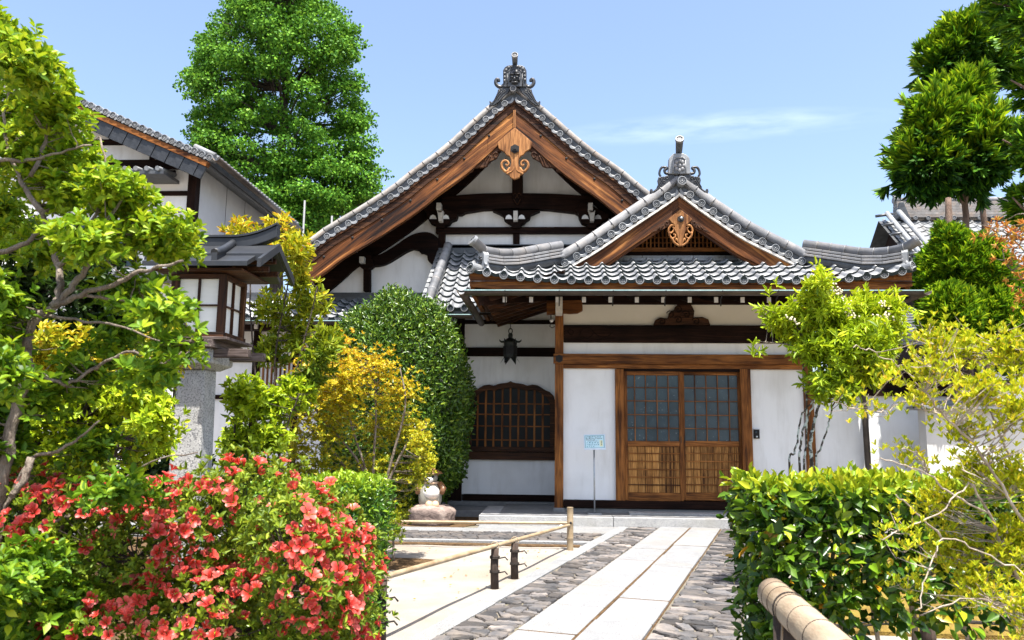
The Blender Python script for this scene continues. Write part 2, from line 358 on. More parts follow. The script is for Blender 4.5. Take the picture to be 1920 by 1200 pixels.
M['iron'] = mat('iron', [(0.3, (0.010, 0.010, 0.011)), (0.7, (0.024, 0.023, 0.023))], scale=20, rough=0.7, spec=0.25, bump=0.2)
M['ornament'] = mat('ornament_tile', [(0.3, (0.012, 0.013, 0.015)), (0.7, (0.036, 0.039, 0.044))], scale=12, rough=0.42, spec=0.45, bump=0.25, bump_scale=40)
M['gutter'] = mat('copper_gutter', [(0.3, (0.035, 0.027, 0.022)), (0.7, (0.085, 0.066, 0.052))], scale=5, rough=0.45, metal=0.3, bump=0.1)
M['patina'] = mat('patina', [(0.3, (0.20, 0.34, 0.34)), (0.7, (0.36, 0.50, 0.50))], scale=9, rough=0.6)
M['bronze'] = mat('bronze_dark', [(0.3, (0.010, 0.010, 0.009)), (0.7, (0.030, 0.034, 0.030))], scale=10, rough=0.5, metal=0.5, bump=0.2)
M['steel'] = mat('steel', [(0.3, (0.36, 0.38, 0.40)), (0.7, (0.48, 0.50, 0.52))], scale=30, rough=0.35, metal=0.8)
M['bamboo'] = mat('bamboo', [(0.3, (0.22, 0.155, 0.085)), (0.5, (0.31, 0.235, 0.145)), (0.75, (0.39, 0.31, 0.21))], scale=9, rough=0.45, spec=0.5, bump=0.1, dirt=((0.18, 0.10, 0.045), 0.6, 6))
M['bark'] = mat('bark', [(0.3, (0.085, 0.065, 0.05)), (0.5, (0.17, 0.135, 0.105)), (0.75, (0.30, 0.255, 0.21))], scale=7, stretch=(3, 3, 1), rough=0.9, bump=1.0, bump_scale=30)
M['bark_pale'] = mat('bark_pale', [(0.3, (0.17, 0.13, 0.10)), (0.5, (0.34, 0.28, 0.22)), (0.75, (0.50, 0.44, 0.37))], scale=9, rough=0.9, bump=0.7, bump_scale=30)
M['lichen'] = mat('lichen_bark', [(0.40, (0.035, 0.028, 0.022)), (0.50, (0.07, 0.06, 0.045)), (0.56, (0.40, 0.46, 0.42)), (0.75, (0.60, 0.64, 0.58))], scale=16, rough=0.95, bump=1.0)
M['bark_dark'] = mat('bark_dark', [(0.3, (0.025, 0.019, 0.015)), (0.7, (0.085, 0.062, 0.048))], scale=12, stretch=(2, 2, 0.7), rough=0.9, bump=1.0, bump_scale=40)
M['log'] = mat('charred_log', [(0.3, (0.018, 0.012, 0.010)), (0.6, (0.06, 0.04, 0.03)), (0.8, (0.14, 0.10, 0.075))], scale=10, stretch=(3, 3, 0.6), rough=0.9, bump=1.0)
M['rope'] = mat('black_rope', [(0.3, (0.012, 0.010, 0.009)), (0.7, (0.05, 0.04, 0.033))], scale=60, rough=0.95, bump=0.6)
M['pine_bark'] = mat('pine_bark', [(0.3, (0.075, 0.047, 0.034)), (0.7, (0.20, 0.135, 0.10))], scale=8, stretch=(4, 4, 0.5), rough=0.95, bump=1.0, bump_scale=25)
M['rock'] = mat('rock', [(0.3, (0.10, 0.075, 0.065)), (0.55, (0.22, 0.165, 0.14)), (0.8, (0.40, 0.33, 0.28))], scale=7, rough=0.95, bump=1.2, bump_scale=16)
M['moss'] = mat('moss', [(0.3, (0.10, 0.065, 0.02)), (0.5, (0.20, 0.135, 0.035)), (0.7, (0.20, 0.18, 0.03)), (0.85, (0.30, 0.22, 0.06))], scale=3.0, detail=9, rough=1.0, spec=0.05, bump=1.0, bump_scale=50)
M['mulch'] = mat('mulch', [(0.3, (0.045, 0.028, 0.016)), (0.7, (0.15, 0.095, 0.05))], scale=18, rough=1.0, spec=0.05, bump=1.0, bump_scale=60)

# ------------------------------------------------------------------ ground, path, platform
PD = Vector((0.2692, 0.9631, 0)); PR = Vector((0.9631, -0.2692, 0))        # along the path / to its right
P0 = Vector((-0.2871, 5.1645, 0))                                           # a point on the left edge of the slabs
def pth(u, v, z=0.0):
    p = P0 + PR * u + PD * v; return Vector((p.x, p.y, z))
def v_at_y(u, Y): return (Y - P0.y - PR.y * u) / PD.y
STEP_Y = 11.42
n = 72
gx = np.concatenate([np.linspace(-260, -9, 14)[:-1], np.linspace(-9, 9, 100), np.linspace(9, 260, 14)[1:]])
gy = np.concatenate([np.linspace(-30, 0, 6)[:-1], np.linspace(0, 12, 90), np.linspace(12, 420, 16)[1:]])
gm = MB(); vs = []
for y in gy:
    for x in gx:
        near = abs(x) < 8.9 and 0.1 < y < 11.5
        vs.append((x, y, (0.006 * math.sin(3.1 * x + 1.7 * y) * math.sin(2.3 * y) + 0.004 * math.sin(7.7 * x - 3.9 * y) - 0.008) if near else -0.008))
W_ = len(gx)
gm.add(vs, [(j * W_ + i, j * W_ + i + 1, (j + 1) * W_ + i + 1, (j + 1) * W_ + i) for j in range(len(gy) - 1) for i in range(W_ - 1)], True)
part('ground', gm, M['sand'], kind='structure')

path = part('path', MB().prism_z([tuple(pth(-0.55, -4.5)[:2]), tuple(pth(1.52, -4.5)[:2]), tuple(pth(1.52, v_at_y(1.52, STEP_Y + .02))[:2]), tuple(pth(-0.55, v_at_y(-0.55, STEP_Y + .02))[:2])], -0.05, 0.012), M['mortar'], kind='structure')
part('joint_bed', MB().prism_z([tuple(pth(0.002, -4.4)[:2]), tuple(pth(0.816, -4.4)[:2]), tuple(pth(0.816, v_at_y(.816, STEP_Y))[:2]), tuple(pth(0.002, v_at_y(0.002, STEP_Y))[:2])], 0.0, 0.016), M['mulch'], path)
def slab_mesh(u0, u1, v0, v1, z0=0.0, z1=0.034, g=0.012):
    # slightly uneven granite slab with eased edges
    c = [(u0 + g, v0 + g), (u1 - g, v0 + g), (u1 - g, v1 - g), (u0 + g, v1 - g)]
    j = lambda: random.uniform(-0.003, 0.003)
    c = [(a + j(), b + j()) for a, b in c]; e = 0.007
    cx_, cy_ = (u0 + u1) / 2, (v0 + v1) / 2; dz = random.uniform(-0.003, 0.003)
    top = [(a + (e if a < cx_ else -e), b + (e if b < cy_ else -e)) for a, b in c]
    mb = MB(); vs = [pth(a, b, z0) for a, b in c] + [pth(a, b, z1 - e * .7 + dz) for a, b in c] + [pth(a, b, z1 + dz) for a, b in top]
    return mb.add(vs, [(3, 2, 1, 0)] + [(i + s, (i + 1) % 4 + s, (i + 1) % 4 + s + 4, i + s + 4) for s in (0, 4) for i in range(4)] + [(8, 9, 10, 11)])
def along(px, py):
    p = on_z(px, py) - P0; return p.dot(PD)
cr = lambda x, y: along(700 + x / 2.743, 860 + y / 2.743)
jl = [-4.2, -3.3, -2.35, -1.2, -0.3] + [cr(730, 903), cr(915, 768), cr(1060, 668), cr(1180, 588), cr(1285, 533), cr(1390, 477), cr(1450, 430)] + [v_at_y(0.2, STEP_Y)]
jr = [-4.2, -2.9, -2.0, -0.9] + [cr(1145, 853), cr(1265, 735), cr(1440, 570), cr(1500, 510), cr(1555, 458), cr(1600, 418)] + [v_at_y(0.6, STEP_Y)]
for a, b in zip(jl, jl[1:]): part('slab', slab_mesh(0, 0.409, a, b), M['slab'], path)
for a, b in zip(jr, jr[1:]): part('slab', slab_mesh(0.409, 0.818, a, b), M['slab'], path)
for u0, u1, js in ((0, .409, jl), (.409, .818, jr)):
    for v in js[1:-1]: part('joint', MB().prism_z([tuple(pth(a, b)[:2]) for a, b in ((u0 + .012, v - .0115), (u1 - .012, v - .0115), (u1 - .012, v + .0115), (u0 + .012, v + .0115))], 0.0, 0.0295), M['mulch'], path)
part('joint', MB().prism_z([tuple(pth(a, b)[:2]) for a, b in ((.398, -4.2), (.420, -4.2), (.420, v_at_y(.41, STEP_Y) - .02), (.398, v_at_y(.41, STEP_Y) - .02))], 0.0, 0.0285), M['mulch'], path)
vv = -4.4
while vv < v_at_y(-0.5, STEP_Y) - 0.1:                                       # pale border strips either side
    v2 = min(vv + random.uniform(0.9, 1.5), v_at_y(-0.55, STEP_Y)); part('border_slab', slab_mesh(-0.55, -0.405, vv, v2, z1=0.03, g=0.002), M['slab'], path); vv = v2
vv = -4.4
while vv < v_at_y(1.45, STEP_Y) - 0.1:
    v2 = min(vv + random.uniform(0.9, 1.5), v_at_y(1.52, STEP_Y)); part('border_slab', slab_mesh(1.37, 1.52, vv, v2, z1=0.03, g=0.002), M['slab'], path); vv = v2

def voronoi_cells(x0, x1, y0, y1, n, seed, relax=2, aspect=1.0):
    r = np.random.default_rng(seed)
    pts = np.stack([r.uniform(x0, x1, n), r.uniform(y0, y1, n) * aspect], 1); y0, y1 = y0 * aspect, y1 * aspect
    def cells():
        out = []
        for i in range(n):
            poly = [(x0, y0), (x1, y0), (x1, y1), (x0, y1)]
            d = np.sum((pts - pts[i]) ** 2, 1); order = np.argsort(d)[1:22]
            for j in order:
                mx, my = (pts[i] + pts[j]) / 2; nx, ny = pts[j] - pts[i]; new = []
                for k in range(len(poly)):
                    a, b = poly[k], poly[(k + 1) % len(poly)]
                    da = (a[0] - mx) * nx + (a[1] - my) * ny; db = (b[0] - mx) * nx + (b[1] - my) * ny
                    if da <= 0: new.append(a)
                    if da * db < 0:
                        t = da / (da - db); new.append((a[0] + (b[0] - a[0]) * t, a[1] + (b[1] - a[1]) * t))
                poly = new
                if not poly: break
            out.append(poly)
        return out
    for _ in range(relax):
        C = cells()
        for i, p in enumerate(C):
            if p: pts[i] = pts[i] * 0.45 + np.mean(p, 0) * 0.55
    return [[(a, b / aspect) for a, b in p] for p in cells()]
def stone_mb(poly, tf, h, seed):
    """flat field stone: shrunken uneven outline, rounded shoulder, tilted top"""
    r = random.Random(seed); cx_ = sum(p[0] for p in poly) / len(poly); cy_ = sum(p[1] for p in poly) / len(poly)
    pts = []
    for k in range(len(poly)):
        a, b = poly[k], poly[(k + 1) % len(poly)]
        for t in (0.12, 0.5, 0.88) if math.dist(a, b) > 0.05 else (0.5,):
            x = a[0] + (b[0] - a[0]) * t; y = a[1] + (b[1] - a[1]) * t; s = r.uniform(0.86, 0.955) if t == 0.5 else r.uniform(0.80, 0.91)
            pts.append((cx_ + (x - cx_) * s, cy_ + (y - cy_) * s))
    m = len(pts); tx, ty = r.uniform(-.05, .05), r.uniform(-.05, .05); vs = []
    for s, z in ((1.0, -0.02), (0.985, h * 0.72), (0.90, h)):
        for x, y in pts:
            X, Yv = cx_ + (x - cx_) * s, cy_ + (y - cy_) * s
            vs.append(tf(X, Yv, z + ((X - cx_) * tx + (Yv - cy_) * ty + r.uniform(-.003, .003) if z > 0 else 0)))
    vs.append(tf(cx_, cy_, h + r.uniform(-0.002, 0.004)))
    fs = [(i + o, (i + 1) % m + o, (i + 1) % m + o + m, i + o + m) for o in (0, m) for i in range(m)] + [(2 * m + i, 2 * m + (i + 1) % m, 3 * m) for i in range(m)]
    return MB().add(vs, fs, False)
cob = []
for (u0, u1, seed, dens) in ((-0.40, -0.004, 3, 62), (0.822, 1.365, 4, 62)):
    v0, v1 = -2.6, v_at_y((u0 + u1) / 2, STEP_Y); n = int((u1 - u0) * (v1 - v0) * dens)
    for k, poly in enumerate(voronoi_cells(u0, u1, v0, v1, n, seed, relax=0, aspect=1.7)):
        if len(poly) < 3: continue
        cx_, cy_ = np.mean(poly, 0); w = pth(cx_, cy_); px, py, d = proj_np((w.x, w.y, 0))
        A = 0.5 * abs(sum(poly[i][0] * poly[(i + 1) % len(poly)][1] - poly[(i + 1) % len(poly)][0] * poly[i][1] for i in range(len(poly))))
        hid = (px > 1345 + (py - 960) * .2) or py > 1215
        cob.append((A / d ** 3 * (0.001 if hid else 1), poly, seed * 1000 + k))
cob.sort(key=lambda c: -c[0]); rest = MB()
for k, (_, poly, s) in enumerate(cob):
    mb = stone_mb(poly, lambda a, b, z: pth(a, b, z), random.Random(s).uniform(0.022, 0.036), s)
    if k < 300: part('stone', mb, M['cobble'], path)
    else: rest.add(mb.v, mb.f)
part('small_stones', rest, M['cobble'], path, kind='stuff')

# cross path in front of the platform, running off to the left
cross = part('cross_path', MB().box(-7.5, 0.62, 9.62, STEP_Y, -0.05, 0.004), M['mortar'], kind='structure')
part('gravel_strip', MB().box(-7.5, 0.98, 10.62, 11.06, 0.0, 0.02).box(-1.04, 0.98, 11.061, STEP_Y - 0.003, 0.0, 0.02), M['slab'], cross)
part('border_slab', MB().box(-7.5, 0.62, 9.62, 9.76, 0.0, 0.03), M['slab'], cross)
rest = MB()
for k, poly in enumerate(voronoi_cells(-4.6, 0.70, 9.78, 10.60, 230, 9, relax=1)):
    if len(poly) < 3 or np.mean(poly, 0)[0] > 0.37 + (np.mean(poly, 0)[1] - 9.78) * .28: continue
    rest.add(*(lambda m: (m.v, m.f))(stone_mb(poly, lambda a, b, z: Vector((a, b, z)), 0.03, 5000 + k)))
part('small_stones', rest, M['cobble'], cross, kind='stuff')
part('moss_edge', MB().box(-7.5, 0.30, 9.46, 9.618, -0.02, 0.006), M['mulch'], cross)

# stone platform under the porch
plat = thing('stone_platform', 'low granite platform step running along the porch front', 'stone step', (1.5, STEP_Y, 0), kind='structure')
xs = [-1.06, XY(1150, 985, STEP_Y), 2.55, 4.3, 5.6]
for a, b in zip(xs, xs[1:]): part('kerb_stone', MB().box(a + .003, b - .003, STEP_Y, STEP_Y + 0.30, -0.05, 0.152), M['granite'], plat, bevel=0.008)
part('kerb_stone', MB().box(-1.06, -0.80, STEP_Y + 0.305, 13.0, -0.05, 0.150), M['granite'], plat, bevel=0.008)
px_ = [-0.797, 0.2, 1.3, 2.4, 3.5, 4.6, 5.6]
for a, b in zip(px_, px_[1:]):
    for c, d in ((STEP_Y + 0.305, 12.1), (12.105, 13.7)): part('paving_slab', MB().box(a + .003, b - .003, c, d, -0.05, 0.148), M['granite_dark'], plat, bevel=0.004)
dx0 = on_z(1183, 966, 0.17).x
part('door_stone', MB().box(dx0, 3.9, STEP_Y + 0.38, 12.05, 0.10, 0.185), M['granite'], plat, bevel=0.008)
part('side_kerb', MB().box(-4.9, -1.065, 12.6, 12.85, -0.05, 0.11), M['granite_dark'], plat, bevel=0.008)
part('side_paving', MB().box(-4.9, -1.065, 12.852, 14.6, -0.05, 0.10), M['granite_dark'], plat)

# planting beds
part('moss_bed', MB().prism_z([(1.75, 5.55), (6.5, 5.3), (7.5, 9.5), (3.6, 10.8), (2.75, 9.2)], -0.03, 0.02), M['moss'], kind='structure')
part('planting_bed', MB().prism_z([(-8, 1.0), (-0.95, 1.0), (-1.05, 4.2), (-1.3, 5.2), (-2.3, 6.8), (-2.6, 8.6), (-2.5, 9.40), (-8, 9.40)], -0.03, 0.003), M['mulch'], kind='structure')
part('tree_bed', MB().prism_z([(-1.62 + .46 * math.cos(a) * (1 + .18 * math.sin(3 * a)), 8.05 + .40 * math.sin(a) * (1 + .15 * math.cos(2 * a))) for a in np.linspace(0, 6.2, 30)], -0.03, 0.003), M['mulch'], kind='structure')
part('statue_bed', MB().prism_z([(-8, 11.07), (-1.3, 11.07), (-1.12, 11.5), (-1.12, 12.55), (-8, 12.59)], -0.03, 0.016), M['mulch'], kind='structure')

M['window_dark'] = mat('window_dark', [(0.3, (0.006, 0.008, 0.009)), (0.7, (0.014, 0.017, 0.018))], scale=3, rough=.35, spec=.12, bump=.03, bump_scale=6)

for a in 'xyz':
    M['wood_brown_' + a] = wood('wood_brown_' + a, (0.014, 0.006, 0.003), (0.060, 0.024, 0.010), (0.13, 0.055, 0.020), a, 0.9)

M['pole_grey'] = mat('pole_grey', [(0.3, (0.12, 0.125, 0.13)), (0.7, (0.18, 0.185, 0.19))], scale=10, rough=.6)
# ------------------------------------------------------------------ tiles
def s_prof(u):
    """height of the pantile across its width, u in 0..1: a roll, then a wide trough"""
    return 0.042 * math.sin(math.pi * u / 0.34) if u < 0.34 else -0.022 * math.sin(math.pi * (u - 0.34) / 0.66)
US = [0, .06, .12, .17, .23, .29, .34, .45, .56, .67, .78, .89, 1.0]
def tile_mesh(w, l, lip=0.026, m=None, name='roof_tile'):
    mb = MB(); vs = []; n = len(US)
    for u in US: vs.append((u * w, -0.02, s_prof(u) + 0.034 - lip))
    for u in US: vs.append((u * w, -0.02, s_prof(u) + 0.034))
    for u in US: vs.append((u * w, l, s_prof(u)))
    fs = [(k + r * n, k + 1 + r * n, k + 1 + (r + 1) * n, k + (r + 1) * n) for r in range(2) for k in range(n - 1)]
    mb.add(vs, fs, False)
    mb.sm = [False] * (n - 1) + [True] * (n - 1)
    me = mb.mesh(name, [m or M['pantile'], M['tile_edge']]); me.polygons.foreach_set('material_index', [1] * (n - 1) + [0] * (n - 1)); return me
def disc_mb(r, d=0.05, petals=8, mb=None, cy=0.0, cx=0.0, cz=0.0, seg=18):
    """round end tile facing -Y: raised rim, sunken face, eight petals and a boss"""
    mb = mb or MB(); ring = lambda rr, y: [(cx + rr * math.cos(2 * math.pi * k / seg), cy + y, cz + rr * math.sin(2 * math.pi * k / seg)) for k in range(seg)]
    vs = ring(r, d) + ring(r, 0.004) + ring(r * .95, 0) + ring(r * .80, 0) + ring(r * .76, 0.012)
    fs = [(i * seg + k, i * seg + (k + 1) % seg, (i + 1) * seg + (k + 1) % seg, (i + 1) * seg + k) for i in range(4) for k in range(seg)] + [tuple(4 * seg + k for k in range(seg))]
    mb.add(vs, fs); mb.dark = getattr(mb, 'dark', []) + [len(mb.f) - 1] + list(range(len(mb.f) - 1 - seg, len(mb.f) - 1))
    for k in range(petals + 1):
        a = 2 * math.pi * k / max(1, petals); q = r * 0.50 if k < petals else 0.0; pr = r * (0.17 if k < petals else 0.22)
        c = (cx + q * math.cos(a), cz + q * math.sin(a))
        vs = [(c[0] + pr * math.cos(t * math.pi / 3), cy + 0.011, c[1] + pr * math.sin(t * math.pi / 3)) for t in range(6)] + [(c[0], cy + 0.002, c[1])]
        mb.add(vs, [(t, (t + 1) % 6, 6) for t in range(6)])
    return mb
def disc_mesh(mb, name, m):
    me = mb.mesh(name, [m, M['tile_dark']]); idx = [0] * len(mb.f)
    for k in mb.dark: idx[k] = 1
    me.polygons.foreach_set('material_index', idx); return me
def tile_field(roof, O, U, V, ncol, nrows, w, l, keep=None, lift=None, name='roof_tile', discs=None, face_lip=0.05):
    """rows of pantiles: O eave corner, U across, V up the slope; each tile is an object sharing one mesh"""
    U = Vector(U).normalized(); V = Vector(V).normalized(); N = U.cross(V).normalized()
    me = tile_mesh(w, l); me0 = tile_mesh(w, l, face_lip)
    for i in range(ncol):
        for j in range(nrows):
            if keep and not keep((i + .5) * w, (j + .5) * l): continue
            h = lift(i * w, j * l) if lift else 0; h2 = lift((i + 1) * w, j * l) if lift else 0
            u = (U + N * ((h2 - h) / w)).normalized(); nn = u.cross(V).normalized()
            p = Vector(O) + U * (i * w) + V * (j * l) + Vector((0, 0, h)) + nn * random.uniform(-.003, .003)
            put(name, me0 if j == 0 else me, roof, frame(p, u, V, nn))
        if discs is not None and (keep is None or keep((i + .5) * w, .5 * l)):
            h = lift((i + .17) * w, 0) if lift else 0
            p = Vector(O) + U * ((i + .17) * w) - V * 0.03 + Vector((0, 0, h)) + N * 0.012
            put('end_tile', discs, roof, frame(p, U, Vector((0, 1, 0)), Vector((0, 0, 1))))

def offs(curve, d):
    """offset an (x, z) polyline; positive d lifts it away from the roof below"""
    Q = np.array(curve, float); T = np.gradient(Q, axis=0); T /= np.linalg.norm(T, axis=1)[:, None]
    Nn = np.stack([-T[:, 1], T[:, 0]], 1); Nn[Nn[:, 1] < 0] *= -1
    return [tuple(p) for p in Q + Nn * d]
def to_apex(c, xa):
    """extend or cut a half curve (apex first) so that it starts at x = xa"""
    s = np.sign(c[-1][0] - xa); c = list(c)
    while len(c) > 2 and (c[0][0] - xa) * s < 0 and (c[1][0] - xa) * s < 0: c.pop(0)
    a, b = c[0], c[1]; t = (xa - a[0]) / (b[0] - a[0]); p = (xa, a[1] + (b[1] - a[1]) * t)
    return [p] + (c[1:] if (a[0] - xa) * s <= 0.02 else c)
def band(curve, d0, d1, xa, y0, y1, gap=0.0):
    s = np.sign(curve[-1][0] - xa)
    A = to_apex(offs(curve, d0), xa + s * gap); B = to_apex(offs(curve, d1), xa + s * gap)
    return MB().prism(A + B[::-1], y0, y1)
def gable(roof, left, right, Y, tube_r, disc_r, step, xa, back, mt, offs_disc, discs, skin=True):
    """verge dressing of a gable: round ridge tiles on the edge, end tiles below it, and the roof skin behind"""
    for half in (left, right):
        part('verge_bed', band(half, 0.02, -0.20, xa, Y + .05, Y + .14), M['tile_dark'], roof)
        Q, T = resample(half, 0.30)
        for k in range(len(Q) - 1):
            a = Vector((Q[k][0], Y + 0.05, Q[k][1])); b = Vector((Q[k + 1][0], Y + 0.05, Q[k + 1][1])); d = (b - a)
            mb = MB().tube([a - d * .03, a + d * .97, a + d * .975, a + d * 1.03], [tube_r, tube_r, tube_r * 1.10, tube_r * 1.10], 12)
            part('verge_roll', mb, mt, roof)
        D, TD = resample(to_apex(offs(half, -offs_disc), xa), step); s = 1 if half[-1][0] > xa else -1
        for k in range(1, len(D)):
            t = Vector((TD[k][0], 0, TD[k][1])); nz = Vector((-t.z, 0, t.x)); nz = nz if nz.z > 0 else -nz
            x = t if s > 0 else -t
            put('verge_tile', discs[0 if s > 0 else 1], roof, frame((D[k][0], Y, D[k][1]), x, Vector((0, 1, 0)), nz))
def verge_mesh(r, step, side, m):
    """end tile with the curved lip of the pantile beside it (towards the next tile up-slope)"""
    mb = disc_mb(r); n = 7; vs = []
    for k in range(n + 1):
        u = k / n; x = -side * (r * 0.7 + (step - r * 1.3) * u); z = -0.035 * math.sin(math.pi * u) - 0.006
        vs += [(x, 0.012, z - 0.030), (x, 0.012, z + 0.008), (x, 0.016, z + 0.016), (x, 0.20, z + 0.022)]
    fs = [(4 * k + i, 4 * k + i + 1, 4 * k + 5 + i, 4 * k + 4 + i) for k in range(n) for i in range(3)]
    mb.add(vs, fs, False)
    mb.tube([(0, 0.03, 0), (0, 0.22, 0.012)], r * .93, 12)
    return disc_mesh(mb, 'verge_tile', m)
def spiral(c, r0, r1, a0, turns, n=22):
    return [(c[0] + (r0 + (r1 - r0) * k / n) * math.cos(math.radians(a0 + 360 * turns * k / n)), c[1] + (r0 + (r1 - r0) * k / n) * math.sin(math.radians(a0 + 360 * turns * k / n))) for k in range(n + 1)]
def crop_pts(pts, x0, y0, s): return [(x0 + x / s, y0 + y / s) for x, y in pts]
def mirror(pts, cx_): return [(2 * cx_ - x, y) for x, y in pts]
def px_tube(mb, pts, Y, r, seg=8, taper=None):
    W3 = [on_y(px, py, Y) for px, py in pts]; n = len(W3)
    mb.tube(W3, [r * (taper[0] + (taper[1] - taper[0]) * k / (n - 1)) for k in range(n)] if taper else r, seg); return mb

# ------------------------------------------------------------------ the entrance porch
FY = 12.2; zr_in = 3.3                                                                    # front faces of the posts
porch = thing('temple_porch', 'temple entrance porch with small tiled gable roof and wooden sliding doors', 'temple porch', (1.8, FY, 0.15))
def rect(px0, px1, py0, py1, Y, d, pyx=None, pxz=None):
    """box seen at photo columns px0..px1 (read at row pyx) and rows py0..py1 (read at column pxz), front face at Y, depth d"""
    ym = pyx or (py0 + py1) / 2; xm = pxz or (px0 + px1) / 2
    return MB().box(XY(px0, ym, Y), XY(px1, ym, Y), Y, Y + d, ZY(xm, py1, Y), ZY(xm, py0, Y))
WY = FY + 0.07
for a, b, c, d, m in ((1054, 1157, 688, 943, 'plaster'), (1409, 1512, 690, 945, 'plaster'), (1054, 1512, 640, 668, 'plaster'), (1054, 1512, 566, 613, 'plaster_bounce')):
    part('wall_panel', rect(a, b, c, d, WY, 0.08, pyx=770 if d > 700 else 620), M[m], porch)
pst = part('post', rect(1040.5, 1056.4, 584, 953, FY, 0.13, pyx=700), M['wood_z'], porch, bevel=0.006)
part('post_stone', MB().box(XY(1037, 957, FY - .03), XY(1059, 957, FY - .03), FY - 0.03, FY + 0.16, 0.14, ZY(1048, 952, FY)), M['granite_dark'], porch, bevel=0.01)
part('post', rect(1509, 1526, 575, 955, FY, 0.13, pyx=745), M['wood_z'], porch, bevel=0.006)
part('beam', rect(1037.5, 1512, 664, 682.5, FY - 0.045, 0.10, pyx=672), M['wood_x'], porch, bevel=0.006)
part('beam', rect(1056.6, 1509, 683, 691.5, FY + 0.01, 0.09), M['wood_x'], porch, bevel=0.004)
part('carved_beam', rect(1056.8, 1509, 609.5, 642.5, FY + 0.005, 0.11), M['wood_dark_x'], porch, bevel=0.012)
cb = MB()                                                                    # shallow cloud carving at the beam's left end
for q in ([(1068, 618), (1075, 622), (1071, 628), (1064, 622), (1069, 616)], [(1085, 630), (1093, 617), (1106, 616), (1112, 625), (1102, 635), (1092, 632)], [(1112, 622), (1122, 630), (1137, 632), (1147, 624), (1143, 618)], [(1058, 640), (1085, 638), (1100, 640), (1120, 637), (1150, 635)]):
    px_tube(cb, smooth_line(q, 5), FY + 0.004, 0.007, 6)
part('carving', cb, M['wood_dark_x'], porch)
part('head_beam', rect(1036, 1530, 553, 570, FY - 0.01, 0.14), M['wood_dark_x'], porch, bevel=0.006)
part('sill_beam', rect(1056.6, 1509, 940.5, 955, FY - 0.02, 0.16), M['wood_dark_x'], porch, bevel=0.006)
part('sill_stone', MB().box(XY(1057, 955, FY), XY(1509, 955, FY), FY + 0.01, FY + 0.2, 0.13, ZY(1250, 955.5, FY)), M['granite_dark'], porch)
hx = MB()
for rr, y0 in ((0.062, FY - 0.056), (0.040, FY - 0.064), (0.016, FY - 0.075)):
    c = on_y(1048.5, 672.5, FY - .05); hx.prism([(c.x + rr * math.cos(math.radians(30 + 60 * k)), c.z + rr * math.sin(math.radians(30 + 60 * k))) for k in range(6)], y0, FY - 0.044)
part('nail_cover', hx, M['iron'], porch)
# frog-leg strut above the carved beam
q = crop_pts([(995, 137), (1003, 112), (1030, 96), (1068, 102), (1078, 72), (1100, 58), (1118, 30), (1188, 30), (1205, 64), (1200, 97), (1245, 94), (1276, 106), (1287, 137)], 860, 560, 2.727)
part('frog_leg_strut', MB().prism(P2(q, FY + .04), FY + 0.02, FY + 0.09), M['wood_brown_x'], porch, bevel=0.008)
fl = MB()
for c in ((1241, 603), (1257, 590), (1272, 581), (1287, 590), (1305, 603), (1272, 600)): px_tube(fl, spiral(c, 8, 1.5, 200, 1.3, 16), FY + 0.015, 0.007, 6)
part('carving', fl, M['wood_dark_x'], porch)
# bracket arm and beam nose on the left post
part('bracket_arm', MB().prism(P2([(1025, 563), (1092, 563), (1092.5, 582), (1083, 587), (1068, 588), (1056.5, 587), (1025, 589)], FY - .01), FY - 0.012, FY + 0.11), M['wood_x'], porch, bevel=0.005)
part('beam_nose', rect(1041.7, 1054.7, 556, 585, FY - 0.42, 0.40), [M['endgrain']], porch, bevel=0.006)
part('hook', px_tube(MB(), [(1033, 590), (1033, 600), (1031, 612), (1035, 615), (1040, 612)], FY + .02, 0.007, 6), M['iron'], porch)
part('insulator', MB().lathe([(0.026, 0), (0.03, .006), (0.012, .012), (0.03, .02)], on_y(1034, 601, FY - .02), 12, axis='y'), M['plaster'], porch)

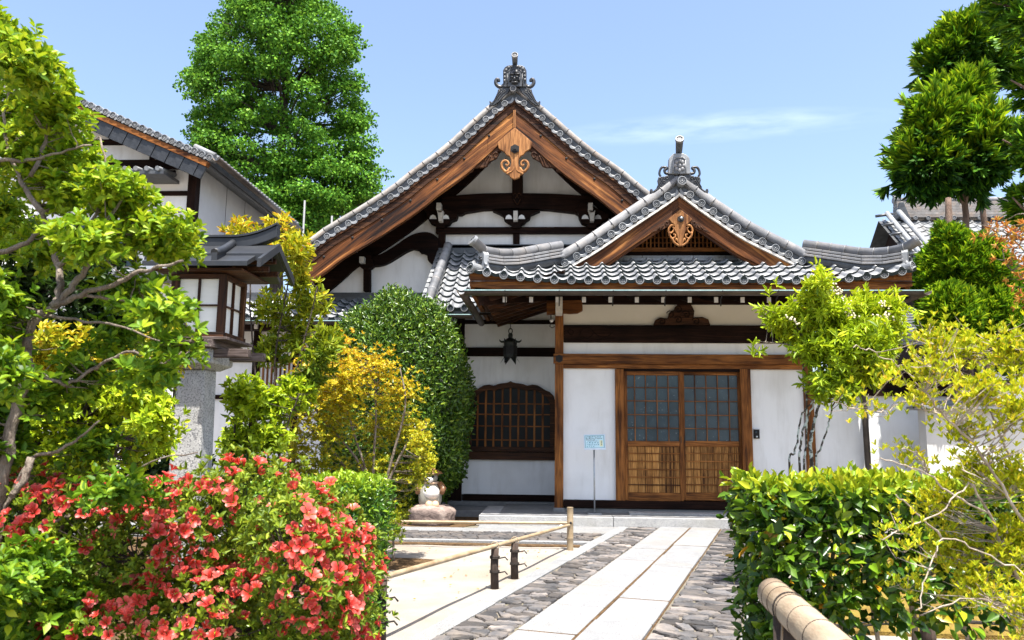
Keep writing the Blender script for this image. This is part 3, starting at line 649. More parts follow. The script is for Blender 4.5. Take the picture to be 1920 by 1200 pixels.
# ---- the pair of sliding doors
part('door_jamb', rect(1154.4, 1171, 691.8, 940.2, FY - 0.005, 0.13, pyx=815), M['wood_z'], porch, bevel=0.004)
part('door_jamb', rect(1391.5, 1411, 691.8, 941, FY - 0.005, 0.13, pyx=815), M['wood_z'], porch, bevel=0.004)
part('door_head', rect(1171.3, 1391.3, 691.8, 696.5, FY + 0.02, 0.1), M['wood_dark_x'], porch)
M['glass_pane'] = mat('frosted_glass', [(0.3, (0.022, 0.042, 0.056)), (0.7, (0.042, 0.070, 0.088))], scale=5, rough=0.26, spec=0.4, bump=0.06, bump_scale=25, objvar=0.16, speck=((0.16, 0.19, 0.20), 34, 0.70))
M['board'] = wood('door_board', (0.10, 0.038, 0.011), (0.42, 0.20, 0.055), (0.58, 0.31, 0.10), 'z', 1.0, objvar=0.2)
def door(x0, x1, Y, gx, gy, boards, handle):
    d = part('sliding_door', rect(x0, x1, 938, 939, Y, 0.035, pyx=938), M['wood_x'], porch)
    xa, xb = XY(x0, 815, Y), XY(x1, 815, Y); z = lambda py: ZY((x0 + x1) / 2, py, Y)
    sw = 0.045
    for a, b in ((xa, xa + sw), (xb - sw, xb)): part('stile', MB().box(a, b, Y, Y + 0.036, z(939), z(696)), M['wood_z'], d, bevel=0.003)
    for a, b in ((696, 703.5), (827, 837.5), (924, 938)): part('rail', MB().box(xa + sw, xb - sw, Y + 0.002, Y + 0.034, z(b), z(a)), M['wood_x'], d, bevel=0.003)
    X = [xa + sw] + [XY(g, 765, Y) for g in gx] + [xb - sw]; Z = [z(703.5)] + [z(g) for g in gy] + [z(827)]
    for x in X[1:-1]: part('muntin', MB().box(x - .006, x + .006, Y + 0.004, Y + 0.026, Z[-1], Z[0]), M['wood_z'], d)
    for k, zz in enumerate(Z[1:-1]): part('muntin', MB().box(X[0], X[-1], Y + 0.001, Y + 0.027, zz - .006, zz + .006), M['wood_x'], d)
    for i in range(len(X) - 1):
        for j in range(len(Z) - 1): part('pane', MB().box(X[i] + .0005, X[i + 1] - .0005, Y + 0.0275, Y + 0.032, Z[j + 1] + .0005, Z[j] - .0005), M['glass_pane'], d)
    B = [xa + sw] + [XY(g, 880, Y) for g in boards] + [xb - sw]
    for i in range(len(B) - 1):
        yy = Y + 0.016 + random.uniform(0, .006); part('plank', MB().box(B[i] + .003, B[i + 1] - .003, yy, Y + 0.034, z(924), z(837.5)), M['board'], d, bevel=0.003)
    for py in (850.5, 865.5, 880.5, 895, 909.5): part('slat', MB().box(xa + sw, xb - sw, Y + 0.003, Y + 0.0155, z(py + .8), z(py - 1.2)), M['wood_x'], d)
    hxx = XY(handle, 822, Y)
    part('door_pull', MB().box(hxx - .006, hxx + .006, Y - 0.004, Y + 0.003, z(830), z(818)), M['iron'], d)
door(1171.2, 1279.5, FY + 0.045, (1190.5, 1211, 1232.3, 1253.5), (726.7, 751.8, 777.6, 802.6), (1196, 1210, 1223, 1237, 1250, 1263), 1277)
door(1279.0, 1391.3, FY + 0.09, (1304, 1325, 1346.5, 1367.5), (727.5, 752.7, 778.5, 803.8), (1301, 1314, 1327, 1340, 1354, 1367, 1379), 1284)

part('inner_screen', MB().box(0.15, XY(1509, 800, FY), FY + .20, FY + .24, .14, zr_in), M['wood_dark_z'], porch)

# ---- wing wall to the right of the porch, with its downpipe
part('wall_panel', rect(1527, 1790, 742, 960, FY + 0.06, 0.1, pyx=800), M['plaster'], porch)
part('wing_beam', rect(1526.5, 1800, 700, 742, FY - 0.02, 0.14, pyx=720), M['wood_dark_x'], porch)
part('downpipe', MB().tube([on_y(1612, 690, FY - .1), on_y(1619.5, 745, FY - .1), on_y(1629, 890, FY - .1), on_y(1634, 960, FY - .1)], 0.044, 12), M['gutter'], porch)

# ---- rafters, eaves, gutter
EY = 10.72
eave = thing('eave', None, None); eave.parent = porch; eave.location = -Vector((1.8, FY, 0.15)); ORI[eave.name] = Vector((0, 0, 0))
XL, XR = XY(876, 520, EY), XY(1718, 520, EY)
zr0 = ZY(1200, 566, 10.95); zr1 = zr0 + 0.30
for k in range(-3, 13):
    x = on_y(1095 + 49.6 * k, 562, 10.95).x
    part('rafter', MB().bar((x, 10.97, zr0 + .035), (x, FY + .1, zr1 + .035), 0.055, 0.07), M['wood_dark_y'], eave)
    part('rafter_end', MB().box(x - .027, x + .027, 10.955, 10.968, zr0 - .006, zr0 + .070), M['endgrain'], eave)
for k in range(9):                                                           # rafters of the left-hand eave run sideways
    y = 11.0 + 0.31 * k
    part('rafter', MB().bar((XL + 0.22, y, zr0 + .03), (0.02, y, zr1 + .05), 0.07, 0.08), M['wood_brown_x'], eave)
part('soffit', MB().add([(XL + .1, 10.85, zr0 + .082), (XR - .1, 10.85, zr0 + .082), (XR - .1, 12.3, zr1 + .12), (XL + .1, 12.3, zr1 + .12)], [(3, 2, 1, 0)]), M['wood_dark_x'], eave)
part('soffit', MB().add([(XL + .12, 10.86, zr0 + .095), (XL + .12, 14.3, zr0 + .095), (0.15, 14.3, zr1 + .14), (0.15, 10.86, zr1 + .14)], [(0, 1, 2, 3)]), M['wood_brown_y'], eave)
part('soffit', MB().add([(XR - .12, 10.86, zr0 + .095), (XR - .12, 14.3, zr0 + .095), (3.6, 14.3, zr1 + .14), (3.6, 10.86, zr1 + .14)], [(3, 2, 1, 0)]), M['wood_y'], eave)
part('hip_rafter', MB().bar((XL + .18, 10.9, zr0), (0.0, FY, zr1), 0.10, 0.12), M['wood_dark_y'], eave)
gz = ZY(1200, 546, 10.62)
def half_pipe(a, b, r, m, up=Vector((0, 0, 1))):
    a, b = Vector(a), Vector(b); d = (b - a).normalized(); s = d.cross(up).normalized(); vs = []
    for p in (a, b):
        for rr in (r, r * .86):
            vs += [p + s * rr * math.cos(math.radians(180 + 180 * k / 8)) + up * rr * math.sin(math.radians(180 + 180 * k / 8)) for k in range(9)]
    fs = []
    for k in range(8): fs += [(k, k + 1, 18 + k + 1, 18 + k), (9 + k + 1, 9 + k, 27 + k, 27 + k + 1), (k + 1, k, 9 + k, 9 + k + 1), (18 + k, 18 + k + 1, 27 + k + 1, 27 + k)]
    fs += [(0, 18, 27, 9), (8, 17, 35, 26)]
    return MB().add(vs, fs, True)
gut = part('gutter', half_pipe((XL - .02, 10.62, gz), (XR + .02, 10.62, gz), 0.062, 0), M['gutter'], porch)
part('gutter_rim', MB().box(XL - .02, XR + .02, 10.552, 10.562, gz - .004, gz + .010), M['patina'], gut)
part('gutter', half_pipe((XL - .06, 10.56, gz), (XL - .06, 14.2, gz - .01), 0.062, 0), M['gutter'], porch)
part('gutter', half_pipe((XR + .06, 14.2, gz), (XR + .06, 10.56, gz), 0.062, 0), M['gutter'], porch)
for px in (947.5, 1048.5, 1149, 1247, 1352, 1456):
    p = on_y(px, 548, 10.66); part('gutter_bracket', MB().tube([(p.x, 10.55, gz), (p.x, 10.62, gz - .07), (p.x, 10.70, gz - .10), (p.x, 10.70, gz - .19)], 0.008, 6), M['iron'], gut)
def lift_e(x):                                                               # upturned eave corners
    t = min(x - XL, XR - x); return 0.16 * max(0.0, 1 - t / 1.5) ** 2
ez = ZY(1250, 527, EY)
fb = MB(); n = 40
for k in range(n):
    a = XL + .03 + (XR - XL - .06) * k / n; b = XL + .03 + (XR - XL - .06) * (k + 1) / n
    za, zb = lift_e(a), lift_e(b)
    fb.add([(a, EY + .06, gz + .01 + za * .6), (b, EY + .06, gz + .01 + zb * .6), (b, EY + .06, ez + zb), (a, EY + .06, ez + za), (a, EY + .14, gz + .01 + za * .6), (b, EY + .14, gz + .01 + zb * .6), (b, EY + .14, ez + zb), (a, EY + .14, ez + za)], [(0, 1, 2, 3), (1, 0, 4, 5), (7, 6, 5, 4), (3, 2, 6, 7)])
part('eave_board', fb, M['wood_x'], eave)
for s, x in ((1, XL + .03), (-1, XR - .03)): part('eave_board', MB().box(min(x, x + s * .06), max(x, x + s * .06), EY + .15, 14.2, gz + .01, ez + .10), M['wood_y'], eave)

# ---- skirt roof
SK_Y = 11.86; SK_Z = ZY(1280, 489, SK_Y)
proof = part('roof', MB().add([(XL + .02, EY + .02, ez), (XR - .02, EY + .02, ez), (XR - 1.3, SK_Y, SK_Z - .03), (XL + 1.3, SK_Y, SK_Z - .03)], [(0, 1, 2, 3)]), M['tile_dark'], porch)
Vs = Vector((0, SK_Y - EY, SK_Z - ez)); slen = Vs.length; w = 0.2275; ncol = int((XR - XL) / w); w = (XR - XL) / ncol; l = slen / 5
disc = disc_mesh(disc_mb(0.060), 'end_tile', M['tile'])
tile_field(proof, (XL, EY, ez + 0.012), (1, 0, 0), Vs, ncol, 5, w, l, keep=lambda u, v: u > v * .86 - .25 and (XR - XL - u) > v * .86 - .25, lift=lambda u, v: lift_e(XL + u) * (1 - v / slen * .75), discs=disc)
# side slopes (only their edges show)
for s, xe in ((1, XL), (-1, XR)):
    xi = xe + s * 1.35
    part('side_slope', MB().add([(xe, EY + .1, ez + .10), (xi, SK_Y, SK_Z), (xi, 14.4, SK_Z), (xe, 14.4, ez + .02)], [(0, 1, 2, 3) if s < 0 else (3, 2, 1, 0)]), M['tile'], proof)
for k, (dz, d) in enumerate(((0.0, 0.0), (0.045, 0.03))):                    # flat courses above the skirt
    xs_ = np.linspace(XY(1062, 490, SK_Y), XY(1493, 490, SK_Y), 9 + k)
    for a, b in zip(xs_, xs_[1:]): part('ridge_course', MB().box(a + .002, b - .002, SK_Y - .06 + d, SK_Y + .12, SK_Z + dz - .01, SK_Z + dz + .032), M['tile'], proof, bevel=0.004)

# ---- small gable
GY = 11.42
gl = smooth_line(P2([(1271, 333), (1248, 351), (1219, 371), (1160, 410), (1102.5, 449), (1051, 479)], GY), 5)
gr = smooth_line(P2([(1273, 332), (1294, 345), (1329, 371), (1360, 392), (1410, 424.5), (1460, 449.5), (1511, 475)], GY), 5)
GX = on_y(1272, 330, GY).x
vm = [verge_mesh(0.057, 0.205, 1, M['tile']), verge_mesh(0.057, 0.205, -1, M['tile'])]
gable(proof, gl, gr, GY, 0.068, 0.057, 0.205, GX, 14.4, M['tile_light'], 0.125, vm)
for half, mb_, mm in ((gl, 0, 'barge_l'), (gr, 1, 'barge_r')):
    c = half
    part('batten', band(c, -0.195, -0.228, GX, GY + .015, GY + .17), M['endgrain'], proof)
    bg = part('bargeboard', band(c, -0.229, -0.445, GX, GY + .06, GY + .13), M[mm], proof, bevel=0.006)
    part('barge_lip', band(c, -0.447, -0.480, GX, GY + .085, GY + .12), M[mm], proof)
    sk = offs(c, -0.05); sk2 = offs(c, -0.19)
    part('roof_skin', MB().prism(to_apex(sk, GX) + to_apex(sk2, GX)[::-1], GY + .10, 14.4), M['tile_dark'], proof)
# lattice in the gable
LY = 11.95
LX0, LX1 = XY(1168, 455, LY), XY(1392, 455, LY)
part('gable_board', MB().prism(P2([(1160, 484), (1279, 395), (1396, 484)], LY + .1), LY + .09, LY + .12), M['wood_dark_x'], porch)
part('gable_rail', rect(1168, 1392, 464, 471.5, LY - .02, 0.08), M['wood_x'], porch)
part('gable_rail', rect(1162, 1398, 473, 482, LY - .05, 0.1), M['wood_dark_x'], porch)
for k in range(26):
    px = 1190 + 7.55 * k; top = max(400 + abs(px - 1279) * 0.60, 430)
    if top > 460: continue
    part('lattice_bar', MB().box(XY(px, 455, LY) - .011, XY(px, 455, LY) + .011, LY, LY + .025, ZY(px, 464, LY), ZY(px, top, LY)), M['wood_z'], porch)
for py in (444, 454): part('lattice_bar', rect(1196, 1376, py, py + 2.2, LY + .027, 0.02), M['wood_x'], porch)
for px in (1157, 1397): part('end_block', rect(px - 5, px + 5, 471, 480, GY + .1, 0.25), M['endgrain'], porch)
# pendant
GC = 835
b1 = [(835, 125), (690, 240), (645, 285), (690, 345), (745, 385), (742, 470), (775, 540), (800, 640), (815, 715), (835, 728)]
gp = part('gable_pendant', MB().prism(P2(crop_pts(b1 + mirror(b1[1:-1], GC)[::-1], 1180, 378, 8.695), GY + .04), GY + .035, GY + .085), M['carved'], proof, bevel=0.008)
sw = MB()
for sgn in (0, 1):
    f = (lambda q: mirror(q, GC)) if sgn else (lambda q: q)
    for q in ([(745, 390), (690, 385), (650, 430), (640, 490), (680, 510), (715, 480), (730, 430), (705, 420)], [(650, 500), (660, 560), (700, 600), (745, 580), (750, 540), (715, 535)], [(700, 600), (730, 660), (780, 700), (820, 715), (800, 660), (770, 600), (760, 640)]):
        px_tube(sw, smooth_line(crop_pts(f(q), 1180, 378, 8.695), 4), GY + .055, 0.017, 7, taper=(1.0, 0.7))
part('scroll', sw, M['carved'], gp)
fq = [(690, 300), (610, 300), (520, 370), (430, 440), (350, 510), (440, 480), (470, 455), (530, 465), (590, 430), (650, 400), (680, 350)]
for f in (fq, mirror(fq, GC)): part('fin', MB().prism(P2(crop_pts(f, 1180, 378, 8.695), GY + .07), GY + .055, GY + .10), M['carved_dark'], gp)
fn = MB()
for q in ([(640, 345), (600, 330), (590, 370), (620, 390), (640, 360)], [(560, 380), (520, 440)], [(500, 410), (470, 450)]):
    for f in (q, mirror(q, GC)): px_tube(fn, smooth_line(crop_pts(f, 1180, 378, 8.695), 4), GY + .05, 0.009, 6)
part('carving', fn, M['carved_dark'], gp)
hx = MB(); c = on_y(*crop_pts([(840, 280)], 1180, 378, 8.695)[0], GY + .02)
hx.prism([(c.x + .052 * math.cos(math.radians(30 + 60 * k)), c.z + .052 * math.sin(math.radians(30 + 60 * k))) for k in range(6)], GY + .02, GY + .036)
part('nail_cover', hx, M['iron'], gp)
part('nail_boss', MB().blob((c.x + .006, GY + .008, c.z + .008), (.024, .022, .024), 12, 8), M['steel'], gp)

# ---- ridge-end ornament of the small gable
def ornament(parent, x0, y0, s, Y, cxo, body, inner, relief, fins, scrolls, grooves, tube_a, tube_r, mt, mt2, r_sc):
    W3 = lambda q: P2(crop_pts(q, x0, y0, s), Y)
    o = part('ridge_end_tile', MB().prism(W3(body), Y, Y + 0.12), mt, parent, bevel=0.008)
    part('recess', MB().prism(W3(inner), Y - .012, Y + 0.002), M['tile_dark'], o)
    rm = MB()
    for k in range(len(inner) - 1): px_tube(rm, crop_pts([inner[k], inner[k + 1]], x0, y0, s), Y - .012, 0.009, 6)
    part('rim', rm, mt, o)
    relief(o)
    for k, f in enumerate(fins):
        wg = part('wing', MB().prism(W3(f), Y + .02, Y + .08), mt2, o, bevel=0.006); gm_ = MB()
        for q in grooves[k * len(grooves) // 2:(k + 1) * len(grooves) // 2]: px_tube(gm_, smooth_line(crop_pts(q, x0, y0, s), 5), Y + .018, 0.010, 6, taper=(1, .6))
        part('groove', gm_, mt2, o)
    for q in scrolls: part('scroll', px_tube(MB(), smooth_line(crop_pts(q, x0, y0, s), 5), Y + .05, r_sc, 8, taper=(1.05, .75)), mt2, o)
    a = on_y(*crop_pts([tube_a[1]], x0, y0, s)[0], Y + .12); b = on_y(*crop_pts([tube_a[0]], x0, y0, s)[0], Y - 0.13)
    d = (b - a).normalized(); tb = MB().tube([a - d * .1, a, b], [tube_r * .80, tube_r * .82, tube_r], 16)
    part('bird_rest_tile', tb, M['tile_dark'], o)
    up = Vector((0, 0, 1)); zz = (up - d * up.dot(d)).normalized()
    put('bird_rest_disc', disc_mesh(disc_mb(tube_r * 1.08, 0.04), 'bird_rest_disc', M['tile_light']), o, frame(b + d * .02, zz.cross(d), -d, zz))
    return o
OC = 818
def petals_relief(o):
    mb = MB(); Y = GY - .03
    for k in range(9):
        a = math.radians(45 * k); q = (820 + (0 if k == 8 else 70 * math.cos(a)), 612 + (0 if k == 8 else 78 * math.sin(a)))
        p = on_y(*crop_pts([q], 1180, 240, 8.695)[0], Y - .012); mb.blob(p, (.027, .012, .030), 10, 6)
    part('flower_crest', mb, M['tile_light'], o)
finq = [(650, 750), (560, 790), (480, 790), (465, 840), (475, 900), (440, 980), (390, 1020), (375, 980), (345, 985), (338, 1030), (360, 1060), (430, 1040), (540, 960), (640, 880), (735, 800), (735, 750)]
scq = [(640, 745), (590, 735), (575, 690), (600, 670), (610, 650), (575, 640), (530, 645), (500, 690), (490, 750), (510, 790)]
grv = [[(600, 780), (540, 880), (480, 980), (400, 1040)], [(560, 790), (510, 880), (460, 960)], [(500, 820), (530, 800), (545, 820), (520, 835), (505, 815)], [(590, 800), (620, 790), (640, 815), (610, 830), (595, 810)], [(540, 880), (570, 860), (580, 885), (555, 895)]]
ornament(proof, 1180, 240, 8.695, GY - .03, OC, [(635, 745), (650, 490), (680, 450), (720, 412), (880, 412), (940, 440), (985, 490), (1000, 745)],
         [(712, 745), (718, 525), (760, 482), (880, 478), (915, 525), (925, 745)], petals_relief, [finq, mirror(finq, OC)], [scq, mirror(scq, OC)],
         grv + [mirror(q, OC) for q in grv], ((820, 187), (808, 412)), 0.058, M['tile'], M['ornament'], 0.022)
p = on_y(1279, 339, GY - .07); put('ridge_disc', disc_mesh(disc_mb(0.068, 0.2), 'ridge_disc', M['tile']), proof, Matrix.Translation((p.x, GY - .09, p.z)))
part('ridge', MB().box(GX - .13, GX + .13, GY + .08, 14.4, on_y(1272, 345, GY).z - .05, on_y(1272, 318, GY).z), M['tile'], proof)

# ---- corner ridges
def corner_ridge(top, ya, yb, hgt):
    n = len(top); P = []
    for k, (px, py) in enumerate(top):
        P.append(on_y(px, py, ya + (yb - ya) * (px - top[0][0]) / (top[-1][0] - top[0][0])))
    Q, T = resample(smooth_line(P, 5), 0.20)
    for k in range(len(Q) - 1):
        a, b = Vector(Q[k]), Vector(Q[k + 1]); d = b - a
        part('ridge_roll', MB().tube([a - d * .02, a + d * .97, a + d * .975, a + d * 1.03], [.068, .068, .075, .075], 12), M['tile_light'], proof)
    m = int(len(Q) * 0.90)
    for c in range(3):
        R, _ = resample(Q[:m], 0.27); part('course_bed', MB().tube([Vector(q) + Vector((0, 0, -0.075 - 0.048 * c)) for q in R], .055, 6), M['tile_edge'], proof); o = Vector((0, 0, -0.075 - 0.048 * c))
        for k in range(len(R) - 1):
            a, b = Vector(R[k]) + o, Vector(R[k + 1]) + o; d = b - a
            part('ridge_course', MB().bar(a + d * .004, b - d * .004, 0.16 + .03 * c, 0.033), M['tile_light'], proof, bevel=0.005)
    a, b = Vector(Q[0]), Vector(Q[m - 1])
    part('ridge_bed', MB().tube([Vector(q) + Vector((0, 0, -hgt)) for q in Q[:m]], .09, 6), M['tile_dark'], proof)
    e = Vector(Q[m - 1]); d = (Vector(Q[m - 1]) - Vector(Q[m - 4])); d.z = 0; d.normalize(); sd = Vector((-d.y, d.x, 0))
    F = frame(e + d * .03 + Vector((0, 0, -.13)), sd, -d, Vector((0, 0, 1)))
    ob = MB(); ol = [(-.10, -.13), (-.09, .06), (-.055, .105), (.055, .105), (.09, .06), (.10, -.13)]
    vs = [F @ Vector((x, -.03, z)) for x, z in ol] + [F @ Vector((x, .05, z)) for x, z in ol]
    ob.add(vs, [tuple(range(5, -1, -1)), tuple(range(6, 12))] + [(i, i + 6, (i + 1) % 6 + 6, (i + 1) % 6) for i in range(6)])
    oo = part('ridge_end_tile', ob, M['tile'], proof, bevel=0.008)
    fm = MB()
    for k in range(7):
        an = math.radians(60 * k); fm.blob(F @ Vector(((0 if k == 6 else .042) * math.cos(an), -.038, (0 if k == 6 else .045) * math.sin(an) - .01)), (.02, .02, .02), 8, 6)
    part('flower_crest', fm, M['tile_dark'], oo)
    sc_ = MB()
    for sg in (-1, 1): sc_.tube([F @ Vector((sg * (.105 + .03 * math.cos(t)), -.01, -.11 + .035 * math.sin(t))) for t in np.linspace(0, 5, 12)], .018, 7)
    part('scroll', sc_, M['tile'], oo)
    a, b = Vector(Q[-2]), Vector(Q[-1]); d = (b - a).normalized(); zz = (Vector((0, 0, 1)) - d * d.z).normalized()
    put('ridge_disc', disc_mesh(disc_mb(0.082, 0.04), 'ridge_disc', M['tile']), proof, frame(b + d * .03, zz.cross(d), -d, zz))
corner_ridge([(1052, 460), (1010, 467), (968, 474.5), (935, 475), (908, 470), (888, 452)], 11.50, 10.78, 0.22)
corner_ridge([(1507, 458), (1566, 466), (1622, 474), (1666, 472), (1702, 464), (1719, 452)], 11.50, 10.78, 0.22)
for s, x in ((-1, XL), (1, XR)):
    p = Vector((x + s * -.04, EY - .02, ez + .20)); put('corner_tile', disc_mesh(disc_mb(0.07, 0.34), 'corner_tile', M['tile']), proof, frame(p, Vector((.78, s * .62, 0)), Vector((-s * .62, .78, -.12)).normalized(), Vector((0, 0, 1))))
# ------------------------------------------------------------------ the main hall behind
hall = thing('main_hall', 'large white-walled temple hall with a broad dark-timbered gable behind the porch', 'temple hall', (-1.0, 14.5, 0.1))
HY = 14.5                                                                     # gable wall plane
VY = 13.2                                                                     # verge plane
hl = smooth_line(P2([(964, 164), (926.6, 191), (886, 227), (831, 277), (780, 314), (743, 344), (681, 385), (607.6, 429), (571, 457), (530, 487)], VY), 4)
hr = smooth_line(P2([(966, 163), (1018, 203), (1073, 251), (1110, 281), (1165, 319), (1216, 361), (1290, 408), (1370, 455), (1420, 488)], VY), 4)
HX = on_y(965, 165, VY).x
hroof = part('roof', MB().prism(to_apex(offs(hl, -.06), HX) + to_apex(offs(hl, -.24), HX)[::-1], VY + .12, 21.0), M['tile_dark'], hall)
part('roof_slope', MB().prism(to_apex(offs(hr, -.06), HX) + to_apex(offs(hr, -.24), HX)[::-1], VY + .12, 21.0), M['tile_dark'], hroof)
hvm = [verge_mesh(0.056, 0.212, 1, M['tile']), verge_mesh(0.056, 0.212, -1, M['tile'])]
gable(hroof, [(x, z - .012) for x, z in hl], [(x, z - .012) for x, z in hr], VY, 0.048, 0.056, 0.212, HX, 21, M['tile_weathered'], 0.125, hvm)
for c, mm in ((hl, 'barge_l'), (hr, 'barge_r')):
    part('batten', band(c, -0.19, -0.335, HX, VY + .045, VY + .20), M['wood_brown_x'], hroof)
    part('batten', band(c, -0.19, -0.225, HX, VY + .02, VY + .044), M['wood_brown_x'], hroof)
    part('bargeboard', band(c, -0.337, -0.56, HX, VY + .06, VY + .15), M[mm], hroof, bevel=0.006)
    part('barge_lip', band(c, -0.563, -0.625, HX, VY + .035, VY + .13), M[mm], hroof, bevel=0.005)
    Q, T = resample(to_apex(offs(c, -.38), HX), 0.62)
    for k in range(1, len(Q) - 1): part('nail_head', MB().blob((Q[k][0], VY + .06, Q[k][1]), (.024, .016, .024), 10, 6), M['iron'], hroof)
    Q, T = resample(to_apex(offs(c, -.30), HX), 0.30)                          # rafters under the overhang
    part('purlin_soffit', band(c, -0.20, -0.24, HX, VY + .16, HY + .05), M['wood_dark_x'], hroof)
    for y in (VY + .55, VY + 1.0): part('verge_rafter', band(c, -0.245, -0.29, HX, y, y + .10), M['wood_dark_x'], hroof)
part('apex_strip', MB().box(HX - .022, HX + .022, VY + .03, VY + .07, on_y(965, 238, VY).z, on_y(965, 205, VY).z), M['carved'], hroof)
# pendant
GC = 916
b1 = [(916, 350), (780, 460), (635, 590), (655, 690), (705, 720), (745, 745), (775, 790), (825, 810), (850, 860), (855, 930), (840, 985), (800, 1040), (770, 1100), (830, 1120), (840, 1160), (890, 1180), (916, 1195)]
gp = part('gable_pendant', MB().prism(P2(crop_pts(b1 + mirror(b1[1:-1], GC)[::-1], 860, 200, 8.695), VY + .03), VY + .005, VY + .058), M['carved'], hroof, bevel=0.008)
for f in ((lambda q: q), (lambda q: mirror(q, GC))):
    sw = MB(); px_tube(sw, smooth_line(crop_pts(f([(838, 1000), (790, 1060), (740, 1040), (700, 980), (705, 915), (745, 880), (795, 890), (815, 935), (790, 965), (765, 940)]), 860, 200, 8.695), 4), VY + .03, 0.026, 8, taper=(1.05, .6))
    px_tube(sw, smooth_line(crop_pts(f([(780, 1095), (830, 1070), (880, 1040), (900, 980)]), 860, 200, 8.695), 4), VY + .004, 0.012, 6, taper=(1, .5))
    part('scroll', sw, M['carved'], gp)
part('groove', MB().box(on_y(916, 300, VY).x - .002, on_y(916, 300, VY).x, VY, VY + .01, ZY(965, 265, VY), ZY(965, 243, VY)), M['wood_dark_z'], gp)
hx = MB(); c = on_y(*crop_pts([(917, 690)], 860, 200, 8.695)[0], VY)
for rr, yy in ((.085, -.012), (.055, -.028), (.025, -.045)):
    hx.prism([(c.x + rr * math.cos(math.radians(30 + 60 * k)), c.z + rr * math.sin(math.radians(30 + 60 * k))) for k in range(6)], VY + yy, VY + .006)
part('nail_cover', hx, M['iron'], gp)
fq = [(690, 620), (600, 640), (520, 745), (420, 830), (300, 910), (190, 1005), (60, 1110), (150, 1095), (235, 1060), (250, 1010), (330, 1000), (400, 1003), (470, 975), (505, 905), (560, 880), (620, 850), (655, 790), (640, 735), (690, 740)]
for f in ((lambda q: q), (lambda q: mirror(q, GC))):
    part('fin', MB().prism(P2(crop_pts(f(fq), 860, 200, 8.695), VY + .09), VY + .06, VY + .11), M['carved_dark'], gp, bevel=0.006); gr_ = MB()
    for q in ([(560, 780), (600, 745), (640, 770), (620, 830), (580, 820), (590, 790)], [(500, 780), (440, 880), (410, 990)], [(460, 800), (380, 900), (330, 990)], [(400, 850), (330, 920), (250, 990)], [(520, 800), (480, 900), (460, 960)], [(200, 1030), (150, 1060), (110, 1090)]):
        px_tube(gr_, smooth_line(crop_pts(f(q), 860, 200, 8.695), 4), VY + .055, 0.014, 6, taper=(1, .5))
    part('carving', gr_, M['carved_dark'], gp)

# ridge-end ornament with a demon-mask relief
def mask_relief(o):
    mb = MB(); Y = VY - .07
    def at(x, y, r, yy=0): mb.blob(on_y(*crop_pts([(x, y)], 860, 80, 8.695)[0], Y + yy), r, 10, 7)
    at(915, 560, (.105, .05, .15), .03)
    at(870, 515, (.05, .035, .02), -.02); at(960, 515, (.05, .035, .02), -.02)
    at(870, 560, (.022, .02, .02), -.025); at(950, 560, (.022, .02, .02), -.025)
    at(910, 590, (.022, .035, .035), -.03); at(910, 650, (.07, .03, .02), -.015); at(935, 480, (.05, .03, .03), -.01)
    at(835, 600, (.02, .02, .045)); at(990, 600, (.02, .02, .045))
    part('mask_relief', mb, M['ornament'], o)
    for x, y in ((748, 615), (750, 555), (752, 495), (775, 440), (818, 400), (865, 385), (960, 385), (1000, 395), (1047, 420), (1070, 480), (1078, 540), (1080, 598)):
        part('bead', MB().blob(on_y(*crop_pts([(x, y)], 860, 80, 8.695)[0], VY - .05), (.018, .018, .018), 8, 6), M['tile'], o)
OCm = 915
finq = [(740, 700), (690, 745), (640, 750), (630, 800), (600, 865), (570, 930), (535, 962), (510, 935), (497, 950), (505, 990), (525, 1018), (575, 1010), (645, 960), (720, 880), (800, 810), (835, 740), (820, 700)]
scq = [(745, 690), (700, 725), (650, 715), (612, 675), (605, 625), (625, 595), (650, 605), (655, 635)]
grv = [[(700, 800), (640, 870), (590, 950), (540, 1000)], [(670, 780), (610, 880), (570, 950)], [(740, 800), (690, 860), (640, 930)], [(660, 780), (690, 755), (700, 785), (675, 795)], [(720, 790), (750, 775), (765, 800), (740, 815)]]
ornament(hroof, 860, 80, 8.695, VY - .04, OCm, [(725, 720), (722, 450), (755, 395), (800, 370), (850, 362), (985, 362), (1035, 372), (1075, 395), (1105, 450), (1105, 720)],
         [(795, 715), (792, 500), (830, 445), (1000, 445), (1040, 500), (1038, 715)], mask_relief, [finq, mirror(finq, OCm)], [scq, mirror(scq, OCm)],
         grv + [mirror(q, OCm) for q in grv], ((915, 205), (918, 372)), 0.054, M['ornament'], M['ornament'], 0.036)
p = on_y(962, 166.5, VY - .06); put('ridge_disc', disc_mesh(disc_mb(0.056, 0.2, 4), 'ridge_disc', M['tile_light']), hroof, Matrix.Translation((p.x, VY - .08, p.z)))
part('ridge', MB().box(HX - .16, HX + .16, VY + .10, 21, on_y(965, 172, VY).z - .05, on_y(965, 135, VY).z), M['tile'], hroof)

